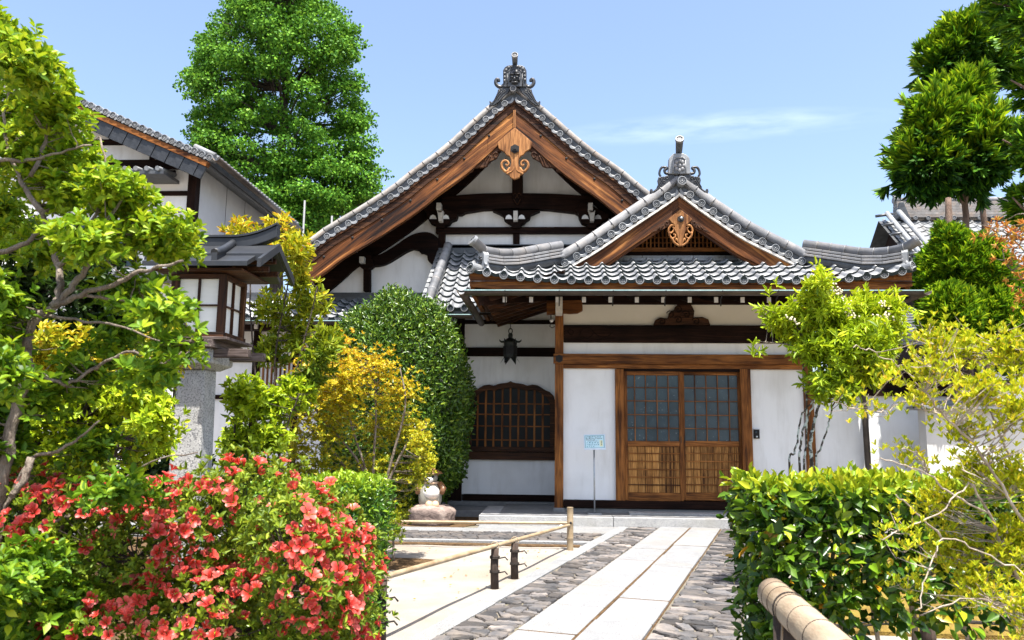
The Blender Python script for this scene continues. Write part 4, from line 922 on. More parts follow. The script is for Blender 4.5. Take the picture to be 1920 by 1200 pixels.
# ---- gable wall
wl = offs(hl, -.24); wr = offs(hr, -.24)
wall_poly = [(x, z) for x, z in to_apex(wl, HX) if z > ZY(700, 600, HY)][::-1] + [(x, z) for x, z in to_apex(wr, HX)[1:]]
wall_poly += [(wall_poly[-1][0], ZY(900, 560, HY)), (wall_poly[0][0], ZY(700, 590, HY))]
gw = part('gable_wall', MB().prism(wall_poly, HY, HY + .12), M['plaster'], hall)
def hp(name, pts, y0, y1, m, bv=0.008, par=None): return part(name, MB().prism(P2(pts, HY + y0), HY + y0, HY + y1), M[m], par or hall, bevel=bv)
hp('tie_beam', [(829, 370), (840, 367.5), (870, 364.5), (905, 362.3), (967, 361.5), (1030, 362.5), (1070, 364.5), (1101, 367), (1112, 372), (1112, 402), (1085, 402), (1078, 398), (1030, 392.5), (967, 390), (905, 392.5), (872, 398), (865, 402), (822, 402)], -.16, .01, 'wood_dark_x')
hp('king_strut', [(960, 320), (980, 320), (980, 372), (977, 379), (970, 384), (963, 379), (960, 372)], -.20, .01, 'wood_dark_z')
for q in ([(962, 366), (966, 362), (969, 367), (966, 372)], [(977, 366), (973, 362), (970, 367), (973, 372)], [(963, 373), (970, 383), (976, 373)]): part('carving', px_tube(MB(), smooth_line(q, 4), HY - .20, .008, 6), M['carved_dark'], hall)
hp('cross_beam', [(817, 425.6), (1180, 425), (1180, 436.6), (817, 437)], -.12, .01, 'wood_dark_x')
hp('lower_beam', [(822, 459), (1180, 459), (1180, 468), (822, 468)], -.10, .01, 'wood_dark_x')
hp('short_post', [(961.8, 437), (974, 437), (974, 460), (961.8, 460)], -.09, .01, 'wood_dark_z')
hp('post', [(821.5, 400), (834.5, 400), (833.5, 500), (818, 546), (817, 546), (821.5, 470)], -.11, .01, 'wood_dark_z')
hp('post', [(681, 470), (694, 470), (694, 546), (681, 546)], -.11, .01, 'wood_dark_z')
for cx_, wd in ((826, 1), (968, 0), (1111, 1)):                                # bracket sets
    if wd:
        hp('bracket', [(cx_ - 22, 376), (cx_ + 32, 402), (cx_ + 29, 410), (cx_ + 20, 413), (cx_ + 16, 419), (cx_ + 8, 421), (cx_ + 6, 427), (cx_ - 8, 427), (cx_ - 10, 421), (cx_ - 20, 417), (cx_ - 25, 408), (cx_ - 27, 398), (cx_ - 32, 392)], -.22, -.02, 'wood_dark_x')
        part('arm_end', rect(cx_ - 8, cx_ + .5, 380, 393, HY - .40, 0.18), M['endgrain'], hall)
        hp('arm_end', [(cx_ - 7, 395), (cx_ - 4, 398), (cx_ + 1, 398), (cx_ + 5, 394), (cx_ + 4, 402), (cx_ + 3, 414), (cx_ - 4, 414), (cx_ - 5, 402)], -.36, -.21, 'endgrain', .004)
    else:
        hp('bracket', [(923, 394), (1013, 394), (1002, 399), (995, 402), (993, 409), (987, 413), (982, 418), (977, 420), (975, 427), (960, 427), (958, 420), (951, 416), (945, 411), (943, 404), (935, 399)], -.20, -.02, 'wood_dark_x')
        part('arm_end', rect(cx_ - 5.5, cx_ + 2.5, 395, 413, HY - .32, 0.12), M['endgrain'], hall)
    for s in (-1, 1):
        c = on_y(cx_ - 2 + s * 12, 407, HY - .23); vs = [(c.x - .065, c.z - .035), (c.x + .065, c.z - .035), (c.x + .045, c.z + .02), (c.x, c.z + .045), (c.x - .045, c.z + .02)]
        part('bracket_inset', MB().prism(vs, HY - .235 - .01, HY - .21), M['plaster'], hall)
hp('rainbow_beam', smooth_line([(684, 480), (706, 478.5), (725, 470), (743, 458.5), (760, 446.5), (777, 438), (797, 434.5), (812, 438.5), (822, 447)], 4) + [(822, 493.5), (808, 493), (802, 488), (800.5, 477), (793, 473.5), (788, 473.5), (783, 468)] + smooth_line([(774, 466), (760, 472), (743, 482.5), (727, 492), (713, 497), (694, 499)], 4)[0:], -.15, .01, 'wood_dark_x')
hp('bracket', [(664, 466), (694, 474), (700, 498), (690, 505), (681, 505), (672, 498), (668, 488)], -.20, -.02, 'wood_dark_x')
part('arm_end', rect(673.5, 682, 481, 492, HY - .34, 0.14), M['endgrain'], hall)
part('arm_end', rect(661, 667, 466, 470, HY - .34, 0.14), M['endgrain'], hall)
for c_ in (hl, hr):
    A = to_apex(offs(c_, -.20), HX); B0, B1 = np.array(offs(c_, -.31)), np.array(offs(c_, -.56)); f = (np.linspace(0, 1, len(B0)))[:, None]
    B = to_apex([tuple(p) for p in B0 * (1 - f) + B1 * f], HX); part('inner_rafter', MB().prism(A + B[::-1], HY - .09, HY + .005), M['wood_dark_x'], hall)

# ---- steep lean-to roof between the hall and the porch
LTY, LBY = 14.44, 12.52
zt = ZY(860, 472, LTY); zb = ZY(850, 577, LBY); Lx = XY(789, 580, LBY)
V = Vector((0, LTY - LBY, zt - zb))
lean = part('lean_to_roof', MB().add([(Lx + .02, LBY + .03, zb - .01), (-1.03, LBY + .03, zb - .01), (-1.03, LBY + 1.2, zb + 1.2 * (zt - zb) / (LTY - LBY) - .01), (.45, LBY + 1.2, zb + 1.2 * (zt - zb) / (LTY - LBY) - .01), (.45, LTY, zt - .01), (Lx + .02, LTY, zt - .01),
    (Lx + .02, LBY + .03, zb - .08), (-1.03, LBY + .03, zb - .08), (-1.03, LTY, zt - .08), (Lx + .02, LTY, zt - .08)],
    [(0, 1, 2, 3, 4, 5), (9, 8, 7, 6), (0, 5, 9, 6), (1, 0, 6, 7)]), M['tile_dark'], hall)
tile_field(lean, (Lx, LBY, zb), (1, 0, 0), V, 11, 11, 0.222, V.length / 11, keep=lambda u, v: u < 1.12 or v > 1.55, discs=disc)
part('flashing', MB().box(Lx - .02, 2.0, HY - .14, HY + .002, zt - .05, zt + .055), M['tile_dark'], lean)
part('flashing', MB().box(Lx - .02, 2.0, HY - .10, HY + .002, zt + .057, zt + .13), M['tile_dark'], lean)
rx = XY(822, 520, 13.4); n = Vector((0, -V.z, V.y)).normalized()
Q0 = Vector((rx, LBY - .10, zb)) + n * .10; Q1 = Vector((rx + .02, LTY - .02, zt)) + n * .11
for k in range(6):
    a = Q0.lerp(Q1, k / 6); b = Q0.lerp(Q1, (k + 1) / 6); d = b - a
    part('ridge_roll', MB().tube([a - d * .02, a + d * .97, a + d * .975, a + d * 1.03], [.074, .074, .081, .081], 14), M['tile_light'], lean)
part('ridge_bed', MB().bar(Q0 - n * .075 + V.normalized() * .08, Q1 - n * .075, 0.13, 0.08), M['tile'], lean)
vd = (Q0 - Q1).normalized(); put('ridge_disc', disc_mesh(disc_mb(0.088, 0.06), 'ridge_disc', M['tile']), lean, frame(Q0 + vd * .04, Vector((1, 0, 0)), -vd, Vector((1, 0, 0)).cross(-vd)))
for k in range(11):                                                           # outer verge tiles, stepped
    p = Vector((Lx, LBY, zb)) + V * (k / 11)
    part('verge_lip', MB().bar(p + n * .03, p + V / 11 + n * .012, 0.06, 0.07, up=n), M['tile'], lean)
p = Vector((Lx - .10, LBY + .04, zb + .03)); part('corner_tile', MB().tube([p + Vector((-.06, -.05, .06)), p + Vector((.0, 0, .02)), p + Vector((.28, .02, .0))], [.055, .055, .05], 12), M['tile'], lean)
part('eave_board', MB().box(Lx + .03, -1.03, LBY + .06, LBY + .13, zb - .10, zb - .02), M['wood_dark_x'], hall)
part('eave_soffit', MB().add([(Lx + .03, LBY + .05, zb - .09), (-1.03, LBY + .05, zb - .09), (-1.03, 13.62, zb + .62), (Lx + .03, 13.62, zb + .62)], [(3, 2, 1, 0)]), M['wood_dark_y'], hall)
part('gutter', half_pipe((Lx - .02, LBY - .06, zb - .13), (XL - .1, LBY - .06, zb - .13), 0.055, 0), M['gutter'], hall)
part('gutter_rim', MB().box(Lx - .02, XL - .1, LBY - .128, LBY - .118, zb - .134, zb - .120), M['patina'], hall)
# ---- lower pent roof running left
PTY, PBY = 14.40, 13.25
pz1 = ZY(700, 563, PTY); pz0 = ZY(700, 596, PBY); Px0 = -6.2
V = Vector((0, PTY - PBY, pz1 - pz0)); nc = int((Lx - .12 - Px0) / .225)
pent = part('pent_roof', MB().add([(Px0, PBY + .03, pz0 - .01), (Lx + .1, PBY + .03, pz0 - .01), (Lx + .1, PTY, pz1 - .01), (Px0, PTY, pz1 - .01)], [(0, 1, 2, 3)]), M['tile_dark'], hall)
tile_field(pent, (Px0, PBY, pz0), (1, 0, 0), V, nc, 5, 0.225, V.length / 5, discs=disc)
for z0, z1, y in ((pz1 - .03, pz1 + .06, .14), (pz1 + .062, pz1 + .145, .10)): part('flashing', MB().box(Px0, Lx - .03, HY - y, HY + .002, z0, z1), M['tile_dark'], pent)
part('gutter', half_pipe((Px0, PBY - .06, pz0 - .07), (Lx - .1, PBY - .06, pz0 - .07), 0.055, 0), M['gutter'], hall)
part('gutter_rim', MB().box(Px0, Lx - .1, PBY - .128, PBY - .118, pz0 - .074, pz0 - .060), M['patina'], hall)
part('eave_beam', MB().box(Px0, Lx, PBY + .25, PBY + .4, pz0 - .18, pz0 - .06), M['wood_dark_x'], hall)
part('eave_soffit', MB().add([(Px0, PBY + .05, pz0 - .06), (Lx, PBY + .05, pz0 - .06), (Lx, 14.45, pz1 - .1), (Px0, 14.45, pz1 - .1)], [(3, 2, 1, 0)]), M['wood_dark_y'], hall)
for k in range(12):
    x = -5.9 + .36 * k; part('rafter_end', MB().box(x - .03, x + .03, PBY + .16, PBY + .20, pz0 - .17, pz0 - .08), M['endgrain'], hall)
# ---- lower walls
LW = 14.42
part('lower_wall', MB().box(-9.0, -1.62, LW, LW + .1, 0.1, pz1 - .05), M['plaster'], hall)
for a, b, c, d in ((-9, -1.62, 612, 622), (-9, -1.62, 668, 680), (-9, -1.62, 742, 750), (-9, -1.62, 905, 935)):
    part('wall_beam', MB().box(a, b, LW - .05, LW + .01, ZY(600, d, LW), ZY(600, c, LW)), M['wood_dark_x'], hall)
for px in (480, 556, 640, 726, 800): part('wall_post', MB().box(XY(px, 700, LW) - .06, XY(px, 700, LW) + .06, LW - .06, LW + .01, .1, pz1 - .1), M['wood_dark_z'], hall)
for x in np.linspace(XY(486, 700, LW), XY(550, 700, LW), 9): part('window_bar', MB().box(x - .015, x + .015, LW - .03, LW + .005, ZY(520, 742, LW), ZY(520, 680, LW)), M['wood_z'], hall)
# ---- recess wall with the cusped window
RY = 13.6; QX = XY(868, 800, RY)
part('recess_wall', MB().box(QX, 0.15, RY, RY + .12, ZY(960, 928, RY), ZY(960, 560, RY)), M['plaster'], hall)
part('recess_post', MB().box(QX - .16, QX, RY - .06, RY + .1, .1, ZY(866, 575, RY)), M['wood_dark_z'], hall, bevel=.006)
for a, b, d, m in ((651.5, 668, .05, 'wood_dark_x'), (600, 607, .06, 'wood_dark_x'), (847, 862.5, .06, 'wood_brown_x'), (927.5, 940, .05, 'wood_dark_x')):
    part('recess_beam', rect(868, 1043, a, b, RY - d, d + .02), M[m], hall, bevel=.005)
part('recess_curb', MB().box(QX - .2, .2, RY - .12, RY + .1, .1, ZY(960, 941, RY - .1)), M['granite_dark'], hall, bevel=.01)
part('side_wall', MB().box(0.14, .26, FY + .13, RY, .14, zr1 + .1), M['plaster'], porch)
WC = (957.5)
outer = [(874, 842), (874, 752), (877, 742), (884, 735), (893, 731.5), (899, 727), (907, 722.5), (917, 721), (927, 723), (934, 720), (943, 718.5), (951, 718), (957.5, 714.5)]
outer = outer + [(2 * WC - x, y) for x, y in outer[::-1][1:]]
inner = [(884, 838), (884, 756), (888, 747), (896, 741), (902, 736), (910, 731.5), (919, 731), (927, 733), (936, 729.5), (945, 728), (957.5, 727)]
inner = inner + [(2 * WC - x, y) for x, y in inner[::-1][1:]]
win = part('cusped_window', MB().prism(P2(outer[:-1] + [(2 * WC - 874, 842)], RY - .015), RY - .012, RY + .004), M['iron'], hall)
fm = MB()
Wo, Wi = P2(outer, RY - .06), P2(inner, RY - .06); n_ = 60
Wo, _ = resample(Wo, 1e9 if False else 0.05); k_ = len(Wo); Wi_, _ = resample(Wi, 1.0)
d_ = np.concatenate([[0], np.cumsum(np.linalg.norm(np.diff(np.array(Wi_ if False else P2(inner, RY - .06)), axis=0), axis=1))]); Pi = np.array(P2(inner, RY - .06))
tt = np.linspace(0, d_[-1], k_); Wi = np.stack([np.interp(tt, d_, Pi[:, 0]), np.interp(tt, d_, Pi[:, 1])], 1)
vs = []
for k in range(k_): vs += [(Wo[k][0], RY - .07, Wo[k][1]), (Wi[k][0], RY - .07, Wi[k][1]), (Wo[k][0], RY + .0, Wo[k][1]), (Wi[k][0], RY + .0, Wi[k][1])]
fs = []
for k in range(k_ - 1):
    o = 4 * k; fs += [(o, o + 1, o + 5, o + 4), (o + 1, o + 3, o + 7, o + 5), (o + 2, o, o + 4, o + 6)]
fm.add(vs, fs)
part('window_frame', fm, M['wood_brown_x'], win)
for px in (896, 911, 926, 942, 957, 972, 987, 1002, 1017.5):
    top = np.interp(px, [p[0] for p in inner[1:-1]], [p[1] for p in inner[1:-1]])
    part('window_bar', MB().box(XY(px, 790, RY) - .016, XY(px, 790, RY) + .016, RY - .05, RY - .022, ZY(px, 839, RY), ZY(px, top - 2, RY)), M['wood_z'], win)
for py in (756, 776, 798, 824): part('window_rail', rect(884, 1031, py, py + 2.4, RY - .034, .016), M['wood_x'], win)
part('window_sill', rect(870, 1042, 838, 846.5, RY - .09, .1), M['wood_brown_x'], win, bevel=.005)
part('glazing', MB().prism(P2(inner, RY - .014), RY - .016, RY - .0125), M['window_dark'], win)

# ------------------------------------------------------------------ two-storey house on the left
house = thing('plaster_house', 'tall white half-timbered house with black tiled gable roof at upper left', 'house', (-9, 14, 0))
G2 = 13.9; V2Y = 13.3
Q = [on_y(px, py, V2Y) for px, py in ((395, 289), (330, 248), (262, 215), (190, 184), (90, 150))]
s0 = Q[0]; slope = (Q[-1].z - Q[0].z) / (Q[0].x - Q[-1].x)
ax = s0.x - 6.2; az = s0.z + 6.2 * slope
up_r = [(ax, az), (s0.x - 3.0, s0.z + 3.0 * slope - .04), (s0.x, s0.z)]; up_l = [(2 * ax - x, z) for x, z in up_r]
up_r = smooth_line(up_r, 6); up_l = smooth_line(up_l, 6)
h_roof = part('roof', MB().prism(offs(up_r, -.03) + offs(up_r, -.2)[::-1], V2Y + .1, 18.1), M['tile_dark'], house)
part('roof_slope', MB().prism(offs(up_l, -.03) + offs(up_l, -.2)[::-1], V2Y + .1, 18.1), M['tile_dark'], h_roof)
me_v = verge_mesh(.060, .155, 1, M['tile'])
D, T = resample(offs(up_r, -.06), .155)
for k in range(len(D)):
    if D[k][0] < -9.6: continue
    t = Vector((T[k][0], 0, T[k][1])); put('verge_tile', me_v, h_roof, frame((D[k][0], V2Y, D[k][1]), t, Vector((0, 1, 0)), Vector((-t.z, 0, t.x))))
part('batten', MB().prism(offs(up_r, -.14) + offs(up_r, -.23)[::-1], V2Y + .03, V2Y + .16), M['wood_x'], h_roof)
for k, (a, b) in enumerate(zip(*[iter(np.linspace(0, 1, 45)[:-1])] * 1 and [np.linspace(0, 1, 45)[:-1], np.linspace(0, 1, 45)[1:]])):
    R = np.array(offs(up_r, -.235)); S = np.array(offs(up_r, -.47)); ii = lambda A, t: tuple(np.interp(t * (len(A) - 1), range(len(A)), A[:, j]) for j in (0, 1))
    if ii(R, b)[0] < -9.8: continue
    y = V2Y + .05 + (.012 if k % 2 else 0)
    part('barge_tile', MB().prism([ii(R, a + .0005), ii(R, b - .0005), ii(S, b - .0005), ii(S, a + .0005)], y, y + .05), M['ornament'], h_roof)
me_e = MB()
for k in range(31):
    y = V2Y + .1 + .155 * k; me_e.tube([(s0.x - .35, y, s0.z + .35 * slope + .02), (s0.x + .04, y, s0.z + .0)], .055, 8)
part('eave_roll', me_e, M['tile'], h_roof, kind='stuff')
part('gutter', half_pipe((s0.x + .10, 18.1, s0.z - .10), (s0.x + .10, V2Y, s0.z - .06), .07, 0), M['gutter'], house)
part('eave_soffit', MB().add([(s0.x - .02, V2Y + .12, s0.z - .17), (s0.x - .02, 18.1, s0.z - .17), (s0.x - .75, 18.1, s0.z + .20), (s0.x - .75, V2Y + .12, s0.z + .20)], [(0, 1, 2, 3)]), M['wood_dark_x'], house)
cxr = XY(369, 330, G2)
part('gable_wall', MB().prism([(cxr, 0), (cxr, s0.z + .1), (ax, az - .35), (2 * ax - cxr, s0.z + .1), (2 * ax - cxr, 0)], G2, G2 + .12), M['plaster'], house)
part('side_wall', MB().box(cxr - .12, cxr, G2 + .125, 17.8, 0, s0.z + .02), M['plaster_grey'], house)
for y in (G2 + 1.35, G2 + 2.3): part('wall_joint', MB().box(cxr - .01, cxr + .004, y, y + .012, 2.5, s0.z), M['wood_grey_z'], house)
part('corner_post', MB().box(cxr - .13, cxr + .02, G2 - .06, G2 + .13, 0, s0.z + .05), M['wood_dark_z'], house)
def gb(px0, px1, py0, py1): part('timber', MB().box(XY(px0, (py0 + py1) / 2, G2), XY(px1, (py0 + py1) / 2, G2), G2 - .04, G2 + .005, ZY(px1, py1, G2), ZY(px1, py0, G2)), M['wood_dark_x' if px1 - px0 > py1 - py0 else 'wood_dark_z'], house)
for r_ in ((-300, 282, 262, 272), (-300, 362, 300, 318), (-300, 356, 359, 367), (283, 291, 264, 302), (208, 216, 225, 264), (120, 128, 200, 300), (200, 330, 320, 326), (40, 48, 262, 300)): gb(*r_)
part('rail_bracket', MB().box(XY(343, 305, G2), XY(351, 305, G2), G2 - .12, G2 - .02, ZY(347, 310, G2), ZY(347, 298, G2)), M['endgrain'], house)
ub = part('upper_window', MB().box(XY(110, 450, G2), XY(258, 450, G2), G2 - .05, G2 + .004, ZY(180, 500, G2), ZY(180, 415, G2)), M['glass_pane'], house)
for x in np.linspace(XY(110, 450, G2), XY(258, 450, G2), 9): part('window_bar', MB().box(x - .03, x + .03, G2 - .09, G2 - .051, ZY(180, 500, G2), ZY(180, 415, G2)), M['wood_dark_z'], ub)
for y0 in (330, 520): # small tiled canopies over the openings
    z = ZY(270, y0, G2 - .3); x1 = XY(322, y0, G2 - .3)
    cp = part('canopy', MB().prism_z([(x1 - 2.6, G2 - .6), (x1, G2 - .6), (x1, G2), (x1 - 2.6, G2)], z - .06, z), M['tile_dark'], house)
    mb = MB()
    for k in range(13): mb.tube([(x1 - 2.5 + .2 * k, G2 - .64, z + .03), (x1 - 2.5 + .2 * k, G2, z + .12)], .045, 8)
    part('canopy_tile', mb, M['tile'], cp, kind='stuff')
part('downpipe', MB().tube([on_y(514, 404, 17.0), on_y(500, 424, 16.6) , on_y(446, 425, 14.9), on_y(440, 450, 14.7), on_y(437, 560, 14.7)], .04, 8), M['gutter'], house)

# ------------------------------------------------------------------ tiled hall in the right background
rh = thing('tiled_hall', 'low temple building with long grey tiled roof in the right background', 'temple building', (14, 24, 0))
RY1 = 23.0
zr_ = ZY(1780, 412, RY1); xl_ = XY(1700, 420, RY1); EY2 = 17.8; zr_e = ZY(1760, 655, EY2)
V = Vector((0, RY1 - EY2, zr_ - zr_e)); ln = V.length; nn = Vector((0, -V.z, V.y)).normalized()
r_roof = part('roof', MB().add([(xl_ - .8, EY2, zr_e - .03), (24, EY2, zr_e - .03), (24, RY1, zr_ - .03), (xl_ - .8, RY1, zr_ - .03), (xl_ - .8, EY2 + 10.4, zr_e - .03), (24, EY2 + 10.4, zr_e - .03)], [(0, 1, 2, 3), (3, 2, 5, 4)]), M['tile_dark'], rh)
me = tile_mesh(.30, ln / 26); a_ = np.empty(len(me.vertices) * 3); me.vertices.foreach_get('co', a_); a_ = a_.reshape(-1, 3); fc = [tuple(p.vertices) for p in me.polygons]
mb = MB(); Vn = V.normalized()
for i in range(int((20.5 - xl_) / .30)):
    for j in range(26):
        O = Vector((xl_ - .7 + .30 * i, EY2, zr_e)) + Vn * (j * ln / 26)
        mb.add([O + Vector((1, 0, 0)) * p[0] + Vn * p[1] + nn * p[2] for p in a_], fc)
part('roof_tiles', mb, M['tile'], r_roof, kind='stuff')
for k in range(6):
    part('ridge_course', MB().box(xl_ - .3, 24, RY1 - .22 + .02 * k, RY1 + .22 - .02 * k, zr_ + .02 + .085 * k, zr_ + .095 + .085 * k), M['tile_weathered'], r_roof)
rt = MB(); rt.tube([(xl_ - .35, RY1, zr_ + .58), (24, RY1, zr_ + .58)], .09, 10); part('ridge_roll', rt, M['tile_light'], r_roof)
for k in range(40): put('ridge_scallop', disc, r_roof, Matrix.Translation((xl_ - .2 + .36 * k, RY1 - .24, zr_ + .0)))
for s in (0, 1):
    a = Vector((xl_ - .28 - s * .34, RY1 - .1, zr_ + .12 - s * .06)); b = a - V * 0.62 + Vector((-.1, 0, .12)) ; b2 = a - V * .36
    mb = MB().tube([a + nn * .12, b2 + nn * .09, b + nn * .18], .07, 10); part('descending_ridge', mb, M['tile'], r_roof)
oq = [(1684, 412), (1681, 392), (1684, 381), (1690, 380), (1694, 390), (1700, 404), (1706, 416)]
part('ridge_end_tile', MB().prism(P2(oq, RY1 - .1), RY1 - .25, RY1 + .1), M['tile_dark'], r_roof, bevel=.02)
part('ridge_horn', MB().tube([on_y(1690, 380, RY1), on_y(1680, 375, RY1), on_y(1674, 365, RY1)], [.1, .08, .03], 8), M['tile_dark'], r_roof)
for k in range(7):                                                            # verge tiles stepping down the left end
    p0 = Vector((xl_ - .85, RY1 - .2, zr_)) - V * (.09 * k) + nn * .08
    part('verge_tile', MB().tube([p0 + Vector((-.12, 0, -.02)), p0 + Vector((.35, 0, .05))], .042, 10), M['tile_dark'], r_roof)
part('gable_wall', MB().add([(xl_ - .5, EY2 + .9, 0), (xl_ - .5, EY2 + 9.5, 0), (xl_ - .5, EY2 + 9.5, zr_e + .3), (xl_ - .5, RY1, zr_ - .4), (xl_ - .5, EY2 + .9, zr_e + .3)], [(0, 4, 3, 2, 1)]), M['wood_dark_z'], rh)
part('front_wall', MB().box(xl_ - .5, 24, EY2 + .9, EY2 + 1.0, 0, zr_e + .6), M['plaster'], rh)
# lower board roof just right of the porch
rl = part('shingle_roof', MB().box(5.2, 8.6, 15.4, 15.5, 2.2, 2.4), M['wood_dark_x'], rh)
za, zb_ = ZY(1710, 575, 16.9), ZY(1710, 645, 15.2)
for k in range(13):
    t = k / 13; y = 15.2 + 1.7 * t; z = zb_ + (za - zb_) * t
    part('roof_course', MB().box(XY(1640, 620, 15.4), 9.5, y, y + .16, z, z + .035, ), M['tile'], rl)

# ------------------------------------------------------------------ garden wall right of the wing wall
gwall = thing('garden_wall', 'low pale garden wall with a dark tiled cap at the far right', 'wall', (5.6, 11.3, 0))
gx0 = XY(1736, 800, 11.2)
part('wall_body', MB().box(gx0, 14, 11.2, 11.42, 0, ZY(1760, 768, 11.2)), M['plaster_grey'], gwall)
part('wall_cap', MB().prism_z([(gx0 - .10, 11.05), (14, 11.05), (14, 11.55), (gx0 - .10, 11.55)], ZY(1760, 768, 11.2), ZY(1760, 761, 11.2)), M['tile'], gwall, bevel=.01)
part('wall_cap_roll', MB().tube([(gx0 - .1, 11.3, ZY(1760, 758, 11.2)), (14, 11.3, ZY(1760, 758, 11.2))], .06, 10), M['tile'], gwall)
# ------------------------------------------------------------------ hanging bronze lantern
c = on_y(957, 640, 12.95); cx_, cy_, cz_ = c
u = 12.95 / FPX / 12 * 1.0                                                     # one crop pixel (12x) in metres
hz = lambda y: ZY(957, 600 + y / 12, 12.95)
hlan = thing('hanging_lantern', 'dark bronze hexagonal lantern hanging in the recess left of the porch post', 'hanging lantern', (cx_, cy_, hz(1000)))
def hexl(prof, m=0.0): return MB().lathe([(r, hz(y)) for r, y in prof], (cx_, cy_, 0), 6, smooth=False)
part('cage', hexl([(148 * u, 850), (150 * u, 800), (145 * u, 560), (150 * u, 500)][::1]), M['bronze'], hlan)
for k in range(6):
    a = math.radians(60 * k + 30); rr = 135 * u
    part('window_slat', MB().box(-.006, .006, -.05, .05, hz(780), hz(590), Matrix.Translation((cx_ + rr * math.cos(a), cy_ + rr * math.sin(a), 0)) @ Matrix.Rotation(a, 4, 'Z')), M['iron'], hlan)
rf = part('lantern_roof', hexl([(190 * u, 505), (165 * u, 470), (90 * u, 425), (50 * u, 400)]), M['bronze'], hlan)
for k in range(6):
    a = math.radians(60 * k); d = Vector((math.cos(a), math.sin(a), 0)); p = Vector((cx_, cy_, hz(490)))
    part('curl', MB().tube([p + d * 150 * u, p + d * 205 * u + Vector((0, 0, -2 * u)), p + d * 235 * u + Vector((0, 0, 20 * u)), p + d * 250 * u + Vector((0, 0, 50 * u))], [.018, .016, .012, .005], 7), M['bronze'], rf)
    part('foot_leaf', MB().add([p.lerp(p, 0) + d * 140 * u + Vector((-d.y, d.x, 0)) * 70 * u + Vector((0, 0, hz(850) - p.z)), p + d * 140 * u - Vector((-d.y, d.x, 0)) * 70 * u + Vector((0, 0, hz(850) - p.z)), p + d * 235 * u + Vector((0, 0, hz(990) - p.z)), p + d * 150 * u + Vector((0, 0, hz(880) - p.z))], [(0, 1, 2), (1, 0, 3), (0, 2, 3), (2, 1, 3)]), M['bronze'], hlan)
part('finial', MB().lathe([(40 * u, hz(420)), (52 * u, hz(370)), (55 * u, hz(340)), (40 * u, hz(300)), (12 * u, hz(290))], (cx_, cy_, 0), 12), M['bronze'], hlan)
part('ring', MB().tube([(cx_ + 42 * u * math.sin(t), cy_, hz(250) + 58 * u * math.cos(t)) for t in np.linspace(0, 6.2832, 20)], .0085, 7), M['bronze'], hlan)
part('chain', MB().tube([(cx_, cy_, hz(200)), (cx_ + .004, cy_, hz(-40))], .006, 6), M['iron'], hlan)

# ------------------------------------------------------------------ notice on a steel stand
SY = 11.86
p0 = on_y(1115, 961, SY)
ns = thing('notice_stand', 'pale blue paper notice in frame on a thin steel stand beside the doors', 'notice stand', (p0.x, SY, 0.15))
part('base_plate', MB().box(p0.x - .10, p0.x + .10, SY - .09, SY + .09, .152, .164), M['steel'], ns, bevel=.003)
zt_ = ZY(1115, 842, SY)
part('pole', MB().tube([(p0.x, SY, .16), (p0.x - .005, SY, zt_)], .0115, 12), M['steel'], ns)
c0 = on_y(1115, 829, SY - .03)
tilt = Matrix.Translation(c0) @ Matrix.Rotation(math.radians(-24), 4, 'X') @ Matrix.Rotation(math.radians(-1.5), 4, 'Y')
wd, hg = .158, .122
M['board_white'] = mat('board_rim', [(0.3, (0.58, 0.66, 0.74)), (0.7, (0.66, 0.73, 0.80))], scale=4, rough=.35)
M['paper'] = mat('paper', [(0.3, (0.50, 0.74, 0.80)), (0.7, (0.66, 0.84, 0.86))], scale=9, rough=.5)
M['paper_y'] = mat('paper_yellow', [(0.3, (0.72, 0.72, 0.40)), (0.7, (0.80, 0.80, 0.55))], scale=9, rough=.5)
M['ink'] = mat('ink', [(0.3, (0.01, 0.05, 0.07)), (0.7, (0.02, 0.08, 0.10))], scale=9, rough=.6)
M['ink_teal'] = mat('ink_teal', [(0.3, (0.03, 0.20, 0.25)), (0.7, (0.05, 0.26, 0.32))], scale=9, rough=.6)
bd = part('sign_board', MB().box(-wd, wd, -.006, .006, -hg, hg, tilt), M['board_white'], ns, bevel=.003)
part('paper', MB().box(-wd + .014, wd - .016, -.0085, -.0055, -hg + .026, hg - .014, tilt), M['paper'], bd)
part('paper_patch', MB().box(.070, .115, -.0105, -.0086, -.072, .024, tilt), M['paper_y'], bd)
rim_ = MB()
for a, b, c_, d_ in ((-wd + .016, wd - .018, hg - .026, hg - .021), (-wd + .016, -wd + .022, -hg + .030, hg - .026), (wd - .026, wd - .019, -hg + .030, hg - .026), (-wd + .016, wd - .018, -hg + .029, -hg + .032)): rim_.box(a, b, -.0098, -.0087, c_, d_, tilt)
part('printed_border', rim_, M['ink_teal'], bd)
tx = MB(); tx2 = MB(); rr_ = random.Random(3)
# the notice's lines of writing: characters as small printed strokes at the size and spacing of the photograph's lines
def glyph(mb, x, z, s):
    for _ in range(rr_.randint(3, 5)):
        if rr_.random() < .55: zz = z + rr_.uniform(-.42, .42) * s; mb.box(x - s * rr_.uniform(.25, .45), x + s * rr_.uniform(.25, .45), -.0112, -.0090, zz - s * .07, zz + s * .07, tilt)
        else: xx = x + rr_.uniform(-.3, .3) * s; mb.box(xx - s * .07, xx + s * .07, -.0111, -.0090, z - s * rr_.uniform(.25, .45), z + s * rr_.uniform(.25, .45), tilt)
for z, xs_, s in ((.078, np.linspace(-.118, .088, 10), .020), (.053, np.linspace(-.118, .105, 11), .019), (.030, np.linspace(-.114, .00, 7), .017), (.012, np.linspace(-.105, .05, 9), .013)):
    for x in xs_: glyph(tx, x, z, s)
for z, xs_, s in ((-.014, np.linspace(-.11, .045, 5), .024), (-.044, np.linspace(-.11, .05, 7), .019), (-.072, np.linspace(-.11, -.02, 4), .019)):
    for x in xs_: glyph(tx2, x, z, s)
